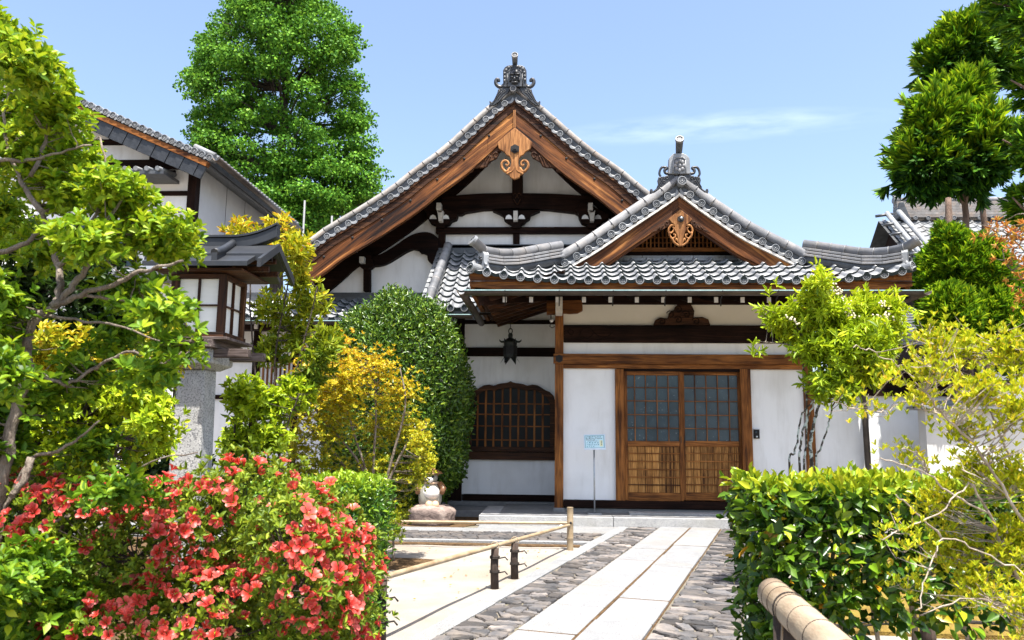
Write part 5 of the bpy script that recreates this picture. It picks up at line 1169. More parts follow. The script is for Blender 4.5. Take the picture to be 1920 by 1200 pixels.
for z in (.008, -.018, -.046): glyph(tx, .098, z, .024)
part('lettering', tx, M['ink'], bd, kind='stuff'); part('lettering', tx2, M['ink_teal'], bd, kind='stuff')

# ------------------------------------------------------------------ intercom
c0 = on_y(1418, 814, FY + .07)
ic = thing('intercom', 'small black intercom box on the white wall right of the sliding doors', 'intercom', c0)
part('housing', MB().box(c0.x - .042, c0.x + .042, FY + .035, FY + .069, c0.z - .067, c0.z + .067), M['iron'], ic, bevel=.006)
part('hood', MB().box(c0.x - .046, c0.x + .046, FY + .018, FY + .069, c0.z + .068, c0.z + .078), M['steel'], ic, bevel=.003)
part('lens', MB().lathe([(.014, 0), (.014, .004), (.008, .006)], (c0.x - .01, FY + .0345, c0.z + .03), 12, axis='y'), M['glass_pane'], ic)
part('call_button', MB().box(c0.x - .012, c0.x + .012, FY + .031, FY + .0345, c0.z - .05, c0.z - .026), M['steel'], ic, bevel=.002)

# ------------------------------------------------------------------ raccoon-dog statue on its rock
TY = 11.45
rk = on_y(812, 962, TY)
rock = tag(part('pedestal_rock', MB().blob((rk.x + .0, TY, .13), (.34, .28, .19), 26, 16, noise=.16, seed=5), M['rock']), 'brown weathered rock carrying the raccoon-dog statue', 'rock')
sx, sz = XY(808, 910, TY), lambda py: ZY(809, 955 + (py - 955) * .78, TY)
M['ceramic_w'] = mat('ceramic_white', [(0.3, (0.55, 0.52, 0.47)), (0.7, (0.74, 0.72, 0.68))], scale=7, rough=.35, dirt=((.38, .28, .20), .6, 4))
M['ceramic_b'] = mat('ceramic_brown', [(0.3, (0.10, 0.045, 0.02)), (0.7, (0.26, 0.13, 0.06))], scale=7, rough=.35)
M['ceramic_t'] = mat('ceramic_tan', [(0.3, (0.42, 0.26, 0.16)), (0.7, (0.60, 0.42, 0.28))], scale=7, rough=.4)
M['ceramic_g'] = mat('ceramic_grey', [(0.3, (0.20, 0.19, 0.15)), (0.7, (0.36, 0.34, 0.28))], scale=7, rough=.4)
st = thing('raccoon_dog_statue', 'glazed raccoon-dog statue with white belly, half hidden by the yellow shrub', 'statue', (sx, TY, .30))
body = MB().lathe([(.06, sz(957)), (.14, sz(952)), (.165, sz(935)), (.17, sz(918)), (.15, sz(903)), (.115, sz(893)), (.09, sz(888)), (.04, sz(885))], (sx - .01, TY + .02, 0), 20)
part('body', body, M['ceramic_g'], st)
part('belly', MB().blob((sx + .015, TY - .07, sz(915)), (.125, .10, .105), 20, 14), M['ceramic_w'], st)
for s in (-1, 1):
    part('foot', MB().blob((sx + s * .12 - .03, TY - .10, sz(951)), (.065, .09, .045), 14, 8), M['ceramic_t'], st)
    part('round_lobe', MB().blob((sx + .045 * s + .045, TY - .14, sz(943)), (.055, .06, .062), 14, 9), M['ceramic_t'], st)
    part('arm', MB().tube([(sx + s * .12, TY, sz(893)), (sx + s * .185, TY - .04, sz(905)), (sx + s * .17, TY - .10, sz(914))], [.05, .048, .035], 10), M['ceramic_b'], st)
    part('ear', MB().blob((sx + s * .085 - .005, TY + .01, sz(869)), (.03, .025, .04), 10, 7), M['ceramic_b'], st)
hd = part('head', MB().blob((sx - .005, TY - .01, sz(879)), (.10, .10, .09), 18, 12), M['ceramic_g'], st)
part('muzzle', MB().blob((sx - .005, TY - .105, sz(883)), (.055, .05, .042), 14, 9), M['ceramic_w'], hd)
part('nose', MB().blob((sx - .005, TY - .155, sz(881)), (.016, .014, .013), 10, 6), M['iron'], hd)
for s in (-1, 1):
    part('eye', MB().blob((sx + s * .042, TY - .10, sz(875)), (.018, .014, .018), 10, 7), M['iron'], hd)
part('straw_hat', MB().lathe([(.17, sz(869)), (.165, sz(868)), (.11, sz(862)), (.05, sz(857)), (.01, sz(855))], (sx, TY + .02, 0), 20), M['ceramic_b'], st)
part('collar', MB().tube([(sx + .1 * math.cos(t), TY + .1 * math.sin(t), sz(891)) for t in np.linspace(0, 6.2832, 20)], .018, 8), M['ceramic_t'], st)

# ------------------------------------------------------------------ stone and timber garden lantern
LY_ = 5.0
lx = lambda px, py=580: XY(px, py, LY_); lz = lambda py, px=375: ZY(px, py, LY_)
gla = thing('garden_lantern', 'square timber lantern with paper panes on a granite pillar among the shrubs', 'garden lantern', (lx(375, 800), LY_ + .18, 0))
xa, xb = lx(318, 590), lx(419, 590); W_l = xb - xa; DPL = W_l
xm, ym = (xa + xb) / 2, LY_ + DPL / 2
pz_ = lz(690)
xq = xm - .05
part('pillar', MB().add([(xq - .115 * s, ym - .115 * t, 0) for s, t in ((1, 1), (-1, 1), (-1, -1), (1, -1))] + [(xq - .093 * s, ym - .093 * t, pz_) for s, t in ((1, 1), (-1, 1), (-1, -1), (1, -1))], [(3, 2, 1, 0), (4, 5, 6, 7)] + [(i, (i + 1) % 4, (i + 1) % 4 + 4, i + 4) for i in range(4)]), M['granite'], gla, bevel=.012)
part('capital', MB().add([(xq - a * s, ym - a * t, z) for a, z in ((.112, pz_), (.170, pz_ + .035), (.170, lz(653))) for s, t in ((1, 1), (-1, 1), (-1, -1), (1, -1))], [(3, 2, 1, 0), (8, 9, 10, 11)] + [(i + o, (i + 1) % 4 + o, (i + 1) % 4 + 4 + o, i + 4 + o) for o in (0, 4) for i in range(4)]), M['granite'], gla, bevel=.008)
bz = lz(653)
for yy in (LY_ + .02, LY_ + DPL - .08): part('cross_beam', MB().box(xa - .22, xb + .17, yy + .0, yy + .06, bz - .055, bz + .0), M['wood_grey_x'], gla, bevel=.004)
for xx in (xa + .03, xb - .09): part('cross_beam', MB().box(xx, xx + .06, LY_ - .07, LY_ + DPL + .08, bz + .002, bz + .05), M['wood_grey_y'], gla, bevel=.004)
part('base_board', MB().box(xa - .05, xb + .05, LY_ - .05, LY_ + DPL + .05, bz + .052, bz + .072), M['wood_grey_x'], gla, bevel=.004)
z0, z1 = bz + .072, lz(513)
part('sill_frame', MB().box(xa - .01, xb + .01, LY_ - .01, LY_ + DPL + .01, z0 + .001, z0 + .035), M['wood_brown_x'], gla, bevel=.003)
part('head_frame', MB().box(xa, xb, LY_, LY_ + DPL, z1 - .03, z1), M['wood_brown_x'], gla, bevel=.003)
pw = .042
for sx_ in (xa, xb - pw):
    for sy_ in (LY_ - .003, LY_ + DPL - pw + .003): part('corner_post', MB().box(sx_ - .003, sx_ + pw + .003, sy_, sy_ + pw, z0 + .036, z1 - .002), M['wood_brown_z'], gla, bevel=.003)
M['shoji'] = mat('shoji_paper', [(0.3, (0.66, 0.66, 0.62)), (0.7, (0.74, 0.74, 0.70))], scale=3, rough=.8, stretch=(1, 1, 6))
zc = (z0 + .036 + z1 - .03) / 2
for side in range(4):
    R = Matrix.Translation((xm, ym, 0)) @ Matrix.Rotation(math.pi / 2 * side, 4, 'Z'); h = DPL / 2; b = h - pw
    fr = part('window', MB().box(-b, b, -h + .010, -h + .026, zc - .005, zc + .005, R), M['wood_brown_x' if side % 2 == 0 else 'wood_brown_y'], gla)
    part('muntin', MB().box(-.006, .006, -h + .008, -h + .028, z0 + .036, z1 - .031, R), M['wood_brown_z'], fr)
    for s in (-1, 1):
        for za_, zb2 in ((z0 + .036, zc), (zc, z1 - .031)): part('paper_pane', MB().box(min(s * b, 0) , max(s * b, 0), -h + .0265, -h + .029, za_, zb2, R), M['shoji'], fr)
M['copper_black'] = mat('black_copper', [(0.3, (0.012, 0.014, 0.018)), (0.7, (0.028, 0.031, 0.036))], scale=5, rough=.45, spec=.4, metal=.1, bump=.08, dirt=((.06, .06, .06), .4, 6))
rfz = lz(510)
rr0 = part('roof', MB().box(xa - .10, xb + .13, LY_ - .07, LY_ + DPL + .07, rfz, rfz + .012), M['wood_brown_x'], gla)
hr_ = lz(464) - rfz
def plank(t0, t1, x0_, x1_, th, side):
    """a board of the lantern roof between slope positions t0..t1 (0 eave, 1 ridge)"""
    e = -.135 - DPL / 2 if side < 0 else .135 + DPL / 2
    pts = []
    for t in (t0, t1): pts.append((ym + e * (1 - t), rfz + .012 + hr_ * (max(t, 0) ** 1.12 + min(t, 0))))
    (ya, za_), (yb, zb2) = pts
    return MB().add([(x0_, ya, za_), (x1_, ya, za_), (x1_, yb, zb2), (x0_, yb, zb2), (x0_, ya, za_ + th), (x1_, ya, za_ + th), (x1_, yb, zb2 + th), (x0_, yb, zb2 + th)], [(3, 2, 1, 0), (4, 5, 6, 7), (0, 1, 5, 4), (1, 2, 6, 5), (2, 3, 7, 6), (3, 0, 4, 7)] if side < 0 else [(0, 1, 2, 3), (7, 6, 5, 4), (4, 5, 1, 0), (5, 6, 2, 1), (6, 7, 3, 2), (7, 4, 0, 3)])
for side in (-1, 1):
    part('roof_board', plank(0, .50, xa - .14, xb + .19, .034, side), M['copper_black'], rr0, bevel=.003)
    part('roof_board', plank(.42, .98, xa - .20, xb + .26, .052, side), M['copper_black'], rr0, bevel=.003)
    part('barge_strip', plank(-.06, 1.0, xb + .262, xb + .285, .055, side), M['copper_black'], rr0)
    e = side * (.12 + DPL / 2)
    for xr in (xa + .02, xb - .03):
        P = [(xr, ym + e * (1 - t), rfz + .085 + hr_ * (max(t, 0) ** 1.12 + min(t, 0)) + .02 * (1 - t) ** 2) for t in np.linspace(-.03, .92, 9)]
        part('roof_rib', MB().tube(P, .026, 8), M['copper_black'], rr0)
        part('rib_web', MB().add([(p[0] - .018, p[1], p[2] - .06) for p in P] + [(p[0] - .018, p[1], p[2]) for p in P] + [(p[0] + .018, p[1], p[2] - .06) for p in P] + [(p[0] + .018, p[1], p[2]) for p in P],
            [(k, k + 1, k + 10, k + 9) for k in range(8)] + [(k + 19, k + 18, k + 27, k + 28) for k in range(8)] + [(0, 9, 27, 18)]), M['copper_black'], rr0)
for z_ in (rfz + .02, rfz + .10):
    part('purlin', MB().box(xb - .02, xb + .25, ym - .11 + (z_ - rfz) * .6, ym - .085 + (z_ - rfz) * .6, z_, z_ + .035), M['wood_brown_y'], rr0)
    part('purlin', MB().box(xb - .02, xb + .25, ym + .085 - (z_ - rfz) * .6, ym + .11 - (z_ - rfz) * .6, z_, z_ + .035), M['wood_brown_y'], rr0)
part('gable_fill', MB().add([(xb + .03, ym - DPL / 2 - .02, rfz + .013), (xb + .03, ym + DPL / 2 + .02, rfz + .013), (xb + .03, ym, rfz + hr_ + .01)], [(0, 1, 2)]), M['wood_brown_y'], rr0)
rb = MB(); P = []
for t in np.linspace(-1, 1, 15):
    x = xm + .0 + t * (W_l / 2 + .27); P.append((x, .075 * max(0, abs(t) - .3) ** 2 / .49))
zq = rfz + hr_ + .03
rb.prism([(x, zq + c_) for x, c_ in P] + [(x, zq + .075 + c_ * 1.15) for x, c_ in P[::-1]], ym - .035, ym + .035)
part('ridge_bar', rb, M['copper_black'], rr0, bevel=.006)
rb = MB(); rb.prism([(x, zq + .076 + c_ * 1.15) for x, c_ in P] + [(x, zq + .09 + c_ * 1.15) for x, c_ in P[::-1]], ym - .045, ym + .045); part('ridge_cap', rb, M['copper_black'], rr0)

M['bamboo_pale'] = mat('bamboo_weathered', [(0.3, (0.20, 0.145, 0.09)), (0.5, (0.31, 0.24, 0.165)), (0.75, (0.40, 0.325, 0.235))], scale=5, stretch=(3, 1, 3), rough=.5, spec=.35, bump=.15, bump_scale=60, dirt=((0.22, 0.14, 0.09), .6, 9))
# ------------------------------------------------------------------ bamboo rail fence along the path
def bamboo(mb, a, b, r0, r1, nodes, seg=12, bend=0.0):
    a, b = Vector(a), Vector(b); P = []; R = []
    L = (b - a).length; step = L / nodes
    for k in range(nodes):
        for t, q in ((0.0, 1.012), (0.012, 1.0), (0.5, 0.995), (0.978, 1.0), (0.986, 1.018), (0.990, 0.965), (0.995, 0.97)):
            s = (k + t) / nodes; P.append(a.lerp(b, s) + Vector((0, 0, bend * math.sin(math.pi * s)))); R.append((r0 + (r1 - r0) * s) * q)
    P.append(b); R.append(r1)
    return mb.tube(P, R, seg)
bf = thing('bamboo_fence', 'low bamboo rail fence on dark log stakes beside the path', 'fence', (0.18, 9.2, 0))
pb = on_z(1069, 1030); ptop = ZY(1068.5, 951, pb.y)
cp = MB(); bamboo(cp, (pb.x, pb.y, -.05), (pb.x, pb.y, ptop), .037, .036, 3, 14); part('corner_post', cp, M['bamboo'], bf)
part('post_hole', MB().blob((pb.x + .005, pb.y - .036, ZY(1068, 980, pb.y)), (.014, .006, .016), 10, 6), M['iron'], bf)
rl_ = MB(); bamboo(rl_, (pb.x, pb.y, ZY(1068, 981, pb.y)), (-4.6, pb.y + .03, ZY(1068, 982, pb.y) - .03), .017, .019, 15, 10); part('rail', rl_, M['bamboo'], bf)
q1, q2 = on_z(927, 1103), on_z(964.5, 1085); q3 = on_z(712, 1215)
ra = Vector((pb.x - .01, pb.y - .03, ZY(1062, 984, pb.y))); r1_ = on_y(927, 1024, q1.y); dirn = (r1_ - ra); rend = ra + dirn * 2.15
rl_ = MB(); bamboo(rl_, ra, rend, .0165, .0195, 13, 12); part('rail', rl_, M['bamboo'], bf)
for q, t in ((q1, 1.0), (q2, None), (q3, None)):
    tt_ = (q.y - ra.y) / dirn.y; z = (ra + dirn * tt_).z
    lg = MB().tube([(q.x + .004, q.y, -.06), (q.x - .004, q.y + .004, z * .5), (q.x, q.y, z - .018)], [.036, .034, .033], 9)
    so = part('stake', lg, M['log'], bf)
    for zz in (z * .38, z * .72):
        rp_ = MB()
        for w_ in (0, .012): rp_.tube([(q.x + .040 * math.cos(a), q.y + .040 * math.sin(a), zz + w_) for a in np.linspace(0, 6.2832, 14)], .005, 5)
        rp_.tube([(q.x + .03, q.y - .03, zz), (q.x + .09, q.y - .05, zz + .015), (q.x + .11, q.y - .04, zz - .01)], .006, 5)
        part('rope_tie', rp_, M['rope'], so)
    tie = MB().tube([(q.x + .034 * math.cos(a), q.y + .012, z + .034 * math.sin(a)) for a in np.linspace(0, 6.2832, 14)], .004, 5); part('cord_tie', tie, M['bamboo'], so)
part('cord_tie', MB().blob(on_y(1052, 987, pb.y - .06), (.022, .02, .02), 10, 7), M['endgrain'], bf)

# ------------------------------------------------------------------ thick bamboo rail in front of the right-hand hedge
br = thing('bamboo_barrier', 'thick pale bamboo pole tied to a dark stake before the hedge', 'bamboo rail', (0.8, 2.1, 0))
a = on_y(1449, 1113, 2.35); b = on_y(1610, 1262, 1.66); rb = 0.0425
big = MB().tube([a + (b - a) * (1.35 * k / 12) for k in range(13)], [rb * (1 + .012 * math.sin(k * 2.1)) for k in range(13)], 24); part('pole', big, M['bamboo_pale'], br)
d = (b - a).normalized()
part('open_end', MB().lathe([(rb * .8, -.001), (rb * .8, .004)], (0, 0, 0), 20, M=frame(a - d * .002, d.orthogonal().normalized(), d.cross(d.orthogonal().normalized()), -d)), M['log'], br)
sq = a + (b - a) * .28
so = part('stake', MB().tube([(sq.x + .01, sq.y + .06, -.05), (sq.x + .01, sq.y + .055, sq.z - .02)], [.045, .042], 10), M['log'], br)
tie = MB()
for s in (-.004, .001): tie.tube([a + d * ((b - a).length * .27 + s) + (d.orthogonal().normalized() * math.cos(t) + d.cross(d.orthogonal().normalized()) * math.sin(t)) * (rb + .0012) for t in np.linspace(0, 6.2832, 26)], .0014, 6)
part('cord_tie', tie, M['rope'], br)
for t0 in (.075, .165, .30, .47, .66, .9):
    o1 = d.orthogonal().normalized(); o2 = d.cross(o1)
    part('node_ring', MB().tube([a + d * ((b - a).length * t0) + (o1 * math.cos(t) + o2 * math.sin(t)) * (rb + .0002) for t in np.linspace(0, 6.2832, 30)], .0013, 6), M['log'], br)
e = a + d * ((b - a).length * .27)
part('cord_tail', MB().tube([e + Vector((-.03, -.03, -.03)), e + Vector((-.035, -.03, -.10)), e + Vector((-.02, -.025, -.17))], .003, 6), M['bamboo'], br)
# second stake with black rope, right of it
q = on_z(1741, 1215)
ls = thing('roped_stake', 'short charred stake with black rope strung to it under the hedge', 'stake', (q.x, q.y, 0))
zq_ = ZY(1740, 1152, q.y)
part('log', MB().tube([(q.x, q.y, -.05), (q.x + .003, q.y, zq_)], [.048, .045], 12), M['log'], ls)
rp_ = MB()
for o in (0, .02): rp_.tube(smooth_line([tuple(on_y(1480, 1168 + o * 100, q.y - .2)), tuple(on_y(1580, 1172 + o * 200, q.y - .1)), tuple(on_y(1650, 1164 + o * 300, q.y - .08)), tuple(on_y(1741, 1161 + o * 300, q.y - .05)), tuple(on_y(1800, 1166 - o * 100, q.y - .04)), tuple(on_y(1900, 1172, q.y))], 5), .008, 6)
part('rope', rp_, M['rope'], ls)
# thin poles behind the roof
for px, y0, lab in ((571.5, 376, 'tall thin grey pole rising behind the hall roof'), (622.5, 405, 'short thin grey pole stub behind the hall roof')):
    p = on_y(px, y0, 24.0); tag(part('metal_pole', MB().tube([(p.x, 24, 0), (p.x, 24, p.z)], .032, 8), M['pole_grey']), lab, 'pole')
# ------------------------------------------------------------------ foliage tools (numpy)
def unit(v): return v / np.maximum(np.linalg.norm(v, axis=-1, keepdims=True), 1e-9)
TEMPL = {
    'leaf': (np.array([(0, 0, 0), (.5, .42, .12), (.34, .76, .07), (0, 1, -.10), (-.34, .76, .07), (-.5, .42, .12)]), [(0, 1, 2, 3), (0, 3, 4, 5)]),
    'diamond': (np.array([(0, 0, 0), (.5, .5, .06), (0, 1, -.04), (-.5, .5, .06)]), [(0, 1, 2, 3)]),
    'fan': (np.array([(0, 0, 0), (.5, .65, .1), (.25, 1, -.05), (-.25, .95, -.05), (-.5, .6, .1)]), [(0, 1, 2, 3, 4)]),
    'needle': (np.array([(-.5, 0, 0), (.5, 0, 0), (0, 1, 0)]), [(0, 1, 2)]),
}
def leaf_arrays(P, D, N, L, ratio, kind):
    T, F = TEMPL[kind]; D = unit(D); S = unit(np.cross(D, N)); N = np.cross(S, D); L = np.broadcast_to(np.asarray(L, float), (len(P),))
    V = P[:, None, :] + L[:, None, None] * (T[None, :, 0, None] * ratio * S[:, None, :] + T[None, :, 1, None] * D[:, None, :] + T[None, :, 2, None] * N[:, None, :])
    return V.reshape(-1, 3), F, len(T)
def np_mesh(name, V, F, k, n, rnd, m, origin):
    me = bpy.data.meshes.new(name); me.vertices.add(len(V)); me.vertices.foreach_set('co', (V - np.array(origin)).astype(np.float32).ravel())
    loops = np.concatenate([np.array(f) for f in F]); sizes = np.array([len(f) for f in F])
    LI = (np.arange(n)[:, None] * k + loops[None, :]).ravel(); PS = np.tile(sizes, n); ST = np.concatenate([[0], np.cumsum(PS)[:-1]])
    me.loops.add(len(LI)); me.loops.foreach_set('vertex_index', LI.astype(np.int32))
    me.polygons.add(len(PS)); me.polygons.foreach_set('loop_start', ST.astype(np.int32))
    me.update(calc_edges=True)
    a = me.attributes.new('rnd', 'FLOAT', 'POINT'); a.data.foreach_set('value', np.repeat(rnd, k).astype(np.float32))
    me.materials.append(m); return me
def foliage_part(name, parent, P, D, N, L, ratio, m, kind='leaf', rnd=None, stuff=True):
    rnd = RNG.random(len(P)) if rnd is None else np.clip(rnd, 0, 1)
    V, F, k = leaf_arrays(P, D, N, L, ratio, kind)
    o = part(name, np_mesh(name, V, F, k, len(P), rnd, m, org(parent)), None, parent, kind='stuff' if stuff else None); return o
def fine_leaf(ratio, m, var):
    """a single leaf with midrib fold, curl and smooth outline, unit length"""
    r = random.Random(var); prof = [0, .30, .46, .50, .44, .30, .14, 0]; mb = MB(); vs = []; c = r.uniform(.05, .22); f = r.uniform(.10, .22)
    n = len(prof)
    for i, w in enumerate(prof):
        y = i / (n - 1); z = -c * y * y
        vs += [(-w * ratio, y, z + f * w * ratio), (0, y, z), (w * ratio, y, z + f * w * ratio)]
    fs = []
    for i in range(n - 1): fs += [(3 * i, 3 * i + 1, 3 * i + 4, 3 * i + 3), (3 * i + 1, 3 * i + 2, 3 * i + 5, 3 * i + 4)]
    mb.add(vs, fs, True); return mb.mesh('leaf', m)
def leaf_objects(parent, P, D, N, L, meshes, n=300, name='leaf', mask=None):
    """the n leaves that show largest become objects of their own; returns the mask of the others"""
    px, py, w = proj_np(P); ok = (px > -30) & (px < 1950) & (py > -30) & (py < 1230) & (w > .3)
    if mask is not None: ok &= mask
    score = np.where(ok, np.broadcast_to(L, (len(P),)) / np.maximum(w, .1), -1); idx = np.argsort(-score)[:n]; idx = idx[score[idx] > 0]
    Dn = unit(D); S = unit(np.cross(Dn, N)); Nn = np.cross(S, Dn); Lb = np.broadcast_to(L, (len(P),))
    for q, i in enumerate(idx):
        s = float(Lb[i])
        Mx = Matrix(((S[i][0] * s, Dn[i][0] * s, Nn[i][0] * s, P[i][0]), (S[i][1] * s, Dn[i][1] * s, Nn[i][1] * s, P[i][1]), (S[i][2] * s, Dn[i][2] * s, Nn[i][2] * s, P[i][2]), (0, 0, 0, 1)))
        put(name, meshes[q % len(meshes)], parent, Mx)
    keep = np.ones(len(P), bool); keep[idx] = False; return keep
def rdir(n, up=0.0):
    v = RNG.normal(size=(n, 3)); v[:, 2] += up; return unit(v)
def whorl(C, A, n, t0, t1, L0, L1, back=0.0):
    """n leaves round the axis A at each centre C"""
    A = unit(A); m = len(C); ref = unit(np.cross(A, RNG.normal(size=(m, 3)))); bi = np.cross(A, ref)
    az = (np.arange(n)[None, :] * 2 * np.pi / n + RNG.uniform(0, 6.28, (m, 1)) + RNG.normal(0, .25, (m, n))); th = np.radians(RNG.uniform(t0, t1, (m, n)))
    rad = ref[:, None] * np.cos(az)[..., None] + bi[:, None] * np.sin(az)[..., None]
    D = A[:, None] * np.cos(th)[..., None] + rad * np.sin(th)[..., None]; N = A[:, None] * np.sin(th)[..., None] - rad * np.cos(th)[..., None]
    P = C[:, None] + D * .002 - A[:, None] * (RNG.random((m, n, 1)) * back)
    return P.reshape(-1, 3), D.reshape(-1, 3), N.reshape(-1, 3), RNG.uniform(L0, L1, m * n)
def E(x0, y0, x1, y1, Y, dy=None):
    """ellipsoid that fills the photo box at depth Y: centre, radii"""
    c = on_y((x0 + x1) / 2, (y0 + y1) / 2, Y); a = on_y(x0, (y0 + y1) / 2, Y); b = on_y(x1, (y0 + y1) / 2, Y); t = on_y((x0 + x1) / 2, y0, Y); u_ = on_y((x0 + x1) / 2, y1, Y)
    rx, rz = (b.x - a.x) / 2, (t.z - u_.z) / 2
    return np.array(c), np.array((rx, dy if dy else min(rx, rz) * 1.0, rz))
def shell(lumps, n, thick=.35, power=2.0, reject=.72, low=-1.0, weights=None):
    """points near the surfaces of a set of ellipsoids, with outward normals"""
    C = np.array([l[0] for l in lumps]); R = np.array([l[1] for l in lumps])
    a = (R[:, 0] * R[:, 2] + R[:, 0] * R[:, 1] + R[:, 1] * R[:, 2]) if weights is None else np.array(weights)
    k = RNG.choice(len(lumps), n, p=a / a.sum()); d = rdir(n); d = d[...]; s = 1 - thick * RNG.random(n) ** power
    P = C[k] + R[k] * d * s[:, None] * (1 + RNG.normal(0, .05, (n, 1))); N = unit(d / R[k])
    ok = d[:, 2] > low
    if reject:
        for i in range(len(lumps)):
            q = np.sum(((P - C[i]) / R[i]) ** 2, 1); ok &= (q > reject ** 2) | (k == i)
    return P[ok], N[ok]
def twig_mb(mb, C, nodes, r0=.006, r1=.002, droop=.0, every=1, seg=4, far=9.0):
    nodes = np.array(nodes)
    for c in C[::every]:
        b = nodes[np.argmin(np.sum((nodes - c) ** 2, 1) + .35 * np.maximum(0, nodes[:, 2] - c[2]) )]
        if np.linalg.norm(c - b) > far: continue
        mid = (b * .5 + c * .5) + np.array((0, 0, -.05 - droop)) * np.linalg.norm(c - b) + RNG.normal(0, .03, 3) * np.linalg.norm(c - b)
        mb.tube([b, b * .75 + mid * .25 + RNG.normal(0, .004, 3), mid, mid * .4 + c * .6, c], [r0, r0 * .85, (r0 + r1) / 2, r1 * 1.2, r1], seg, cap=False)
def limb(mb, pts, r0, r1, seg=8, n=5, jit=.0):
    Q = smooth_line([tuple(p) for p in pts], n); m = len(Q)
    if jit: Q = [tuple(np.array(q) + RNG.normal(0, jit, 3)) for q in Q]
    mb.tube(Q, [r0 + (r1 - r0) * (k / (m - 1)) for k in range(m)], seg); return [np.array(q) for q in Q]
def pxl(pts, Y0, Y1=None):
    Y1 = Y0 if Y1 is None else Y1; n = max(1, len(pts) - 1)
    return [on_y(px, py, Y0 + (Y1 - Y0) * k / n) for k, (px, py) in enumerate(pts)]

# leaf colours (base reflectance of the leaf itself)
FO = {}
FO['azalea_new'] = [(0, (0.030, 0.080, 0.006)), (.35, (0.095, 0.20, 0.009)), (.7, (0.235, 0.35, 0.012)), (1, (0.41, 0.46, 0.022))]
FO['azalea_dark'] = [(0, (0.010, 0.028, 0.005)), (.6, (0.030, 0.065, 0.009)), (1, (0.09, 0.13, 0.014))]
FO['olive'] = [(0, (0.045, 0.085, 0.008)), (.5, (0.14, 0.21, 0.012)), (1, (0.30, 0.36, 0.025))]
FO['camellia'] = [(0, (0.012, 0.040, 0.005)), (.40, (0.045, 0.112, 0.008)), (.70, (0.12, 0.22, 0.010)), (.90, (0.24, 0.33, 0.012)), (.96, (0.42, 0.26, 0.012)), (1, (0.42, 0.17, 0.012))]
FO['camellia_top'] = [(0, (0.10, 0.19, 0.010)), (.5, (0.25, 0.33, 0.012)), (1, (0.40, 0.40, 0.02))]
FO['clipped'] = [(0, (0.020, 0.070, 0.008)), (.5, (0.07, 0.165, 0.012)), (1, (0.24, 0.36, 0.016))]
FO['osmanthus'] = [(0, (0.020, 0.055, 0.008)), (.45, (0.060, 0.130, 0.014)), (.8, (0.16, 0.26, 0.020)), (1, (0.32, 0.36, 0.04))]
FO['amber'] = [(0, (0.12, 0.17, 0.008)), (.35, (0.31, 0.32, 0.010)), (.65, (0.47, 0.36, 0.012)), (1, (0.54, 0.27, 0.02))]
FO['nandina'] = [(0, (0.07, 0.13, 0.010)), (.4, (0.24, 0.30, 0.012)), (.75, (0.44, 0.40, 0.016)), (1, (0.52, 0.26, 0.02))]
FO['nandina_green'] = [(0, (0.10, 0.18, 0.008)), (.5, (0.31, 0.43, 0.012)), (1, (0.48, 0.52, 0.018))]
FO['yellow'] = [(0, (0.14, 0.22, 0.008)), (.35, (0.34, 0.41, 0.010)), (.75, (0.53, 0.52, 0.014)), (1, (0.60, 0.40, 0.03))]
FO['ginkgo'] = [(0, (0.024, 0.085, 0.012)), (.5, (0.080, 0.21, 0.020)), (1, (0.19, 0.36, 0.030))]
FO['cedar'] = [(0, (0.016, 0.060, 0.006)), (.35, (0.065, 0.18, 0.009)), (.7, (0.21, 0.38, 0.012)), (1, (0.40, 0.52, 0.018))]
FO['maple'] = [(0, (0.40, 0.12, 0.03)), (.5, (0.46, 0.20, 0.03)), (1, (0.48, 0.34, 0.05))]
FM = {k: foliage('leaf_' + k, v, rough=.32 if k in ('camellia', 'camellia_top', 'osmanthus', 'clipped') else .48, trans=.18 if k in ('camellia', 'osmanthus', 'ginkgo') else .26, spec=.38 if k in ('camellia', 'osmanthus', 'clipped') else (.08 if k == 'ginkgo' else .22)) for k, v in FO.items()}
FP = {k: foliage('leafp_' + k, FO[k], rough=.3 if 'camellia' in k else .48, trans=.2 if 'camellia' in k else .34, per_object=True, spec=.35) for k in ('azalea_new', 'camellia', 'camellia_top', 'yellow', 'nandina_green')}

# ------------------------------------------------------------------ ginkgo behind the hall
gt = on_y(530, 300, 27.0)
gk = thing('ginkgo_tree', 'tall broad deep-green tree rising behind the hall and white house', 'tree', (gt.x, 27, 0))
tr = MB(); nodes = limb(tr, [(gt.x, 27, 0), (gt.x + .1, 27, 4), (gt.x - .05, 27, 9), (gt.x, 27, 17)], .42, .06, 12)
ylist = np.linspace(-90, 440, 60); lumps = []
lo = lambda y: np.interp(y, [-90, 0, 60, 90, 150, 200, 250, 300, 345, 400, 440], [500, 425, 385, 365, 338, 352, 356, 350, 345, 420, 450])
hi = lambda y: np.interp(y, [-90, 0, 60, 90, 150, 200, 250, 330, 380, 440], [560, 615, 668, 680, 668, 700, 690, 722, 700, 590])
for k in range(430):
    y = -80 + 525 * RNG.random() ** .85; l, h = lo(y) + 24, hi(y) - 24; r = RNG.uniform(13, 30); q = RNG.random()
    x = RNG.uniform(l + r * .8, h - r * .8) if q < .62 else (l + r * RNG.uniform(.35, 1.0) if RNG.random() < .5 else h - r * RNG.uniform(.35, 1.0))
    f = abs((x - (l + h) / 2) / ((h - l) / 2)); Y = 27 + RNG.uniform(-2.9, 1.6) * math.sqrt(max(.05, 1 - min(1, f * f)))
    lumps.append(E(x - r * 1.35, y - r * .62, x + r * 1.35, y + r * .62, Y, r * 1.2 / 57))
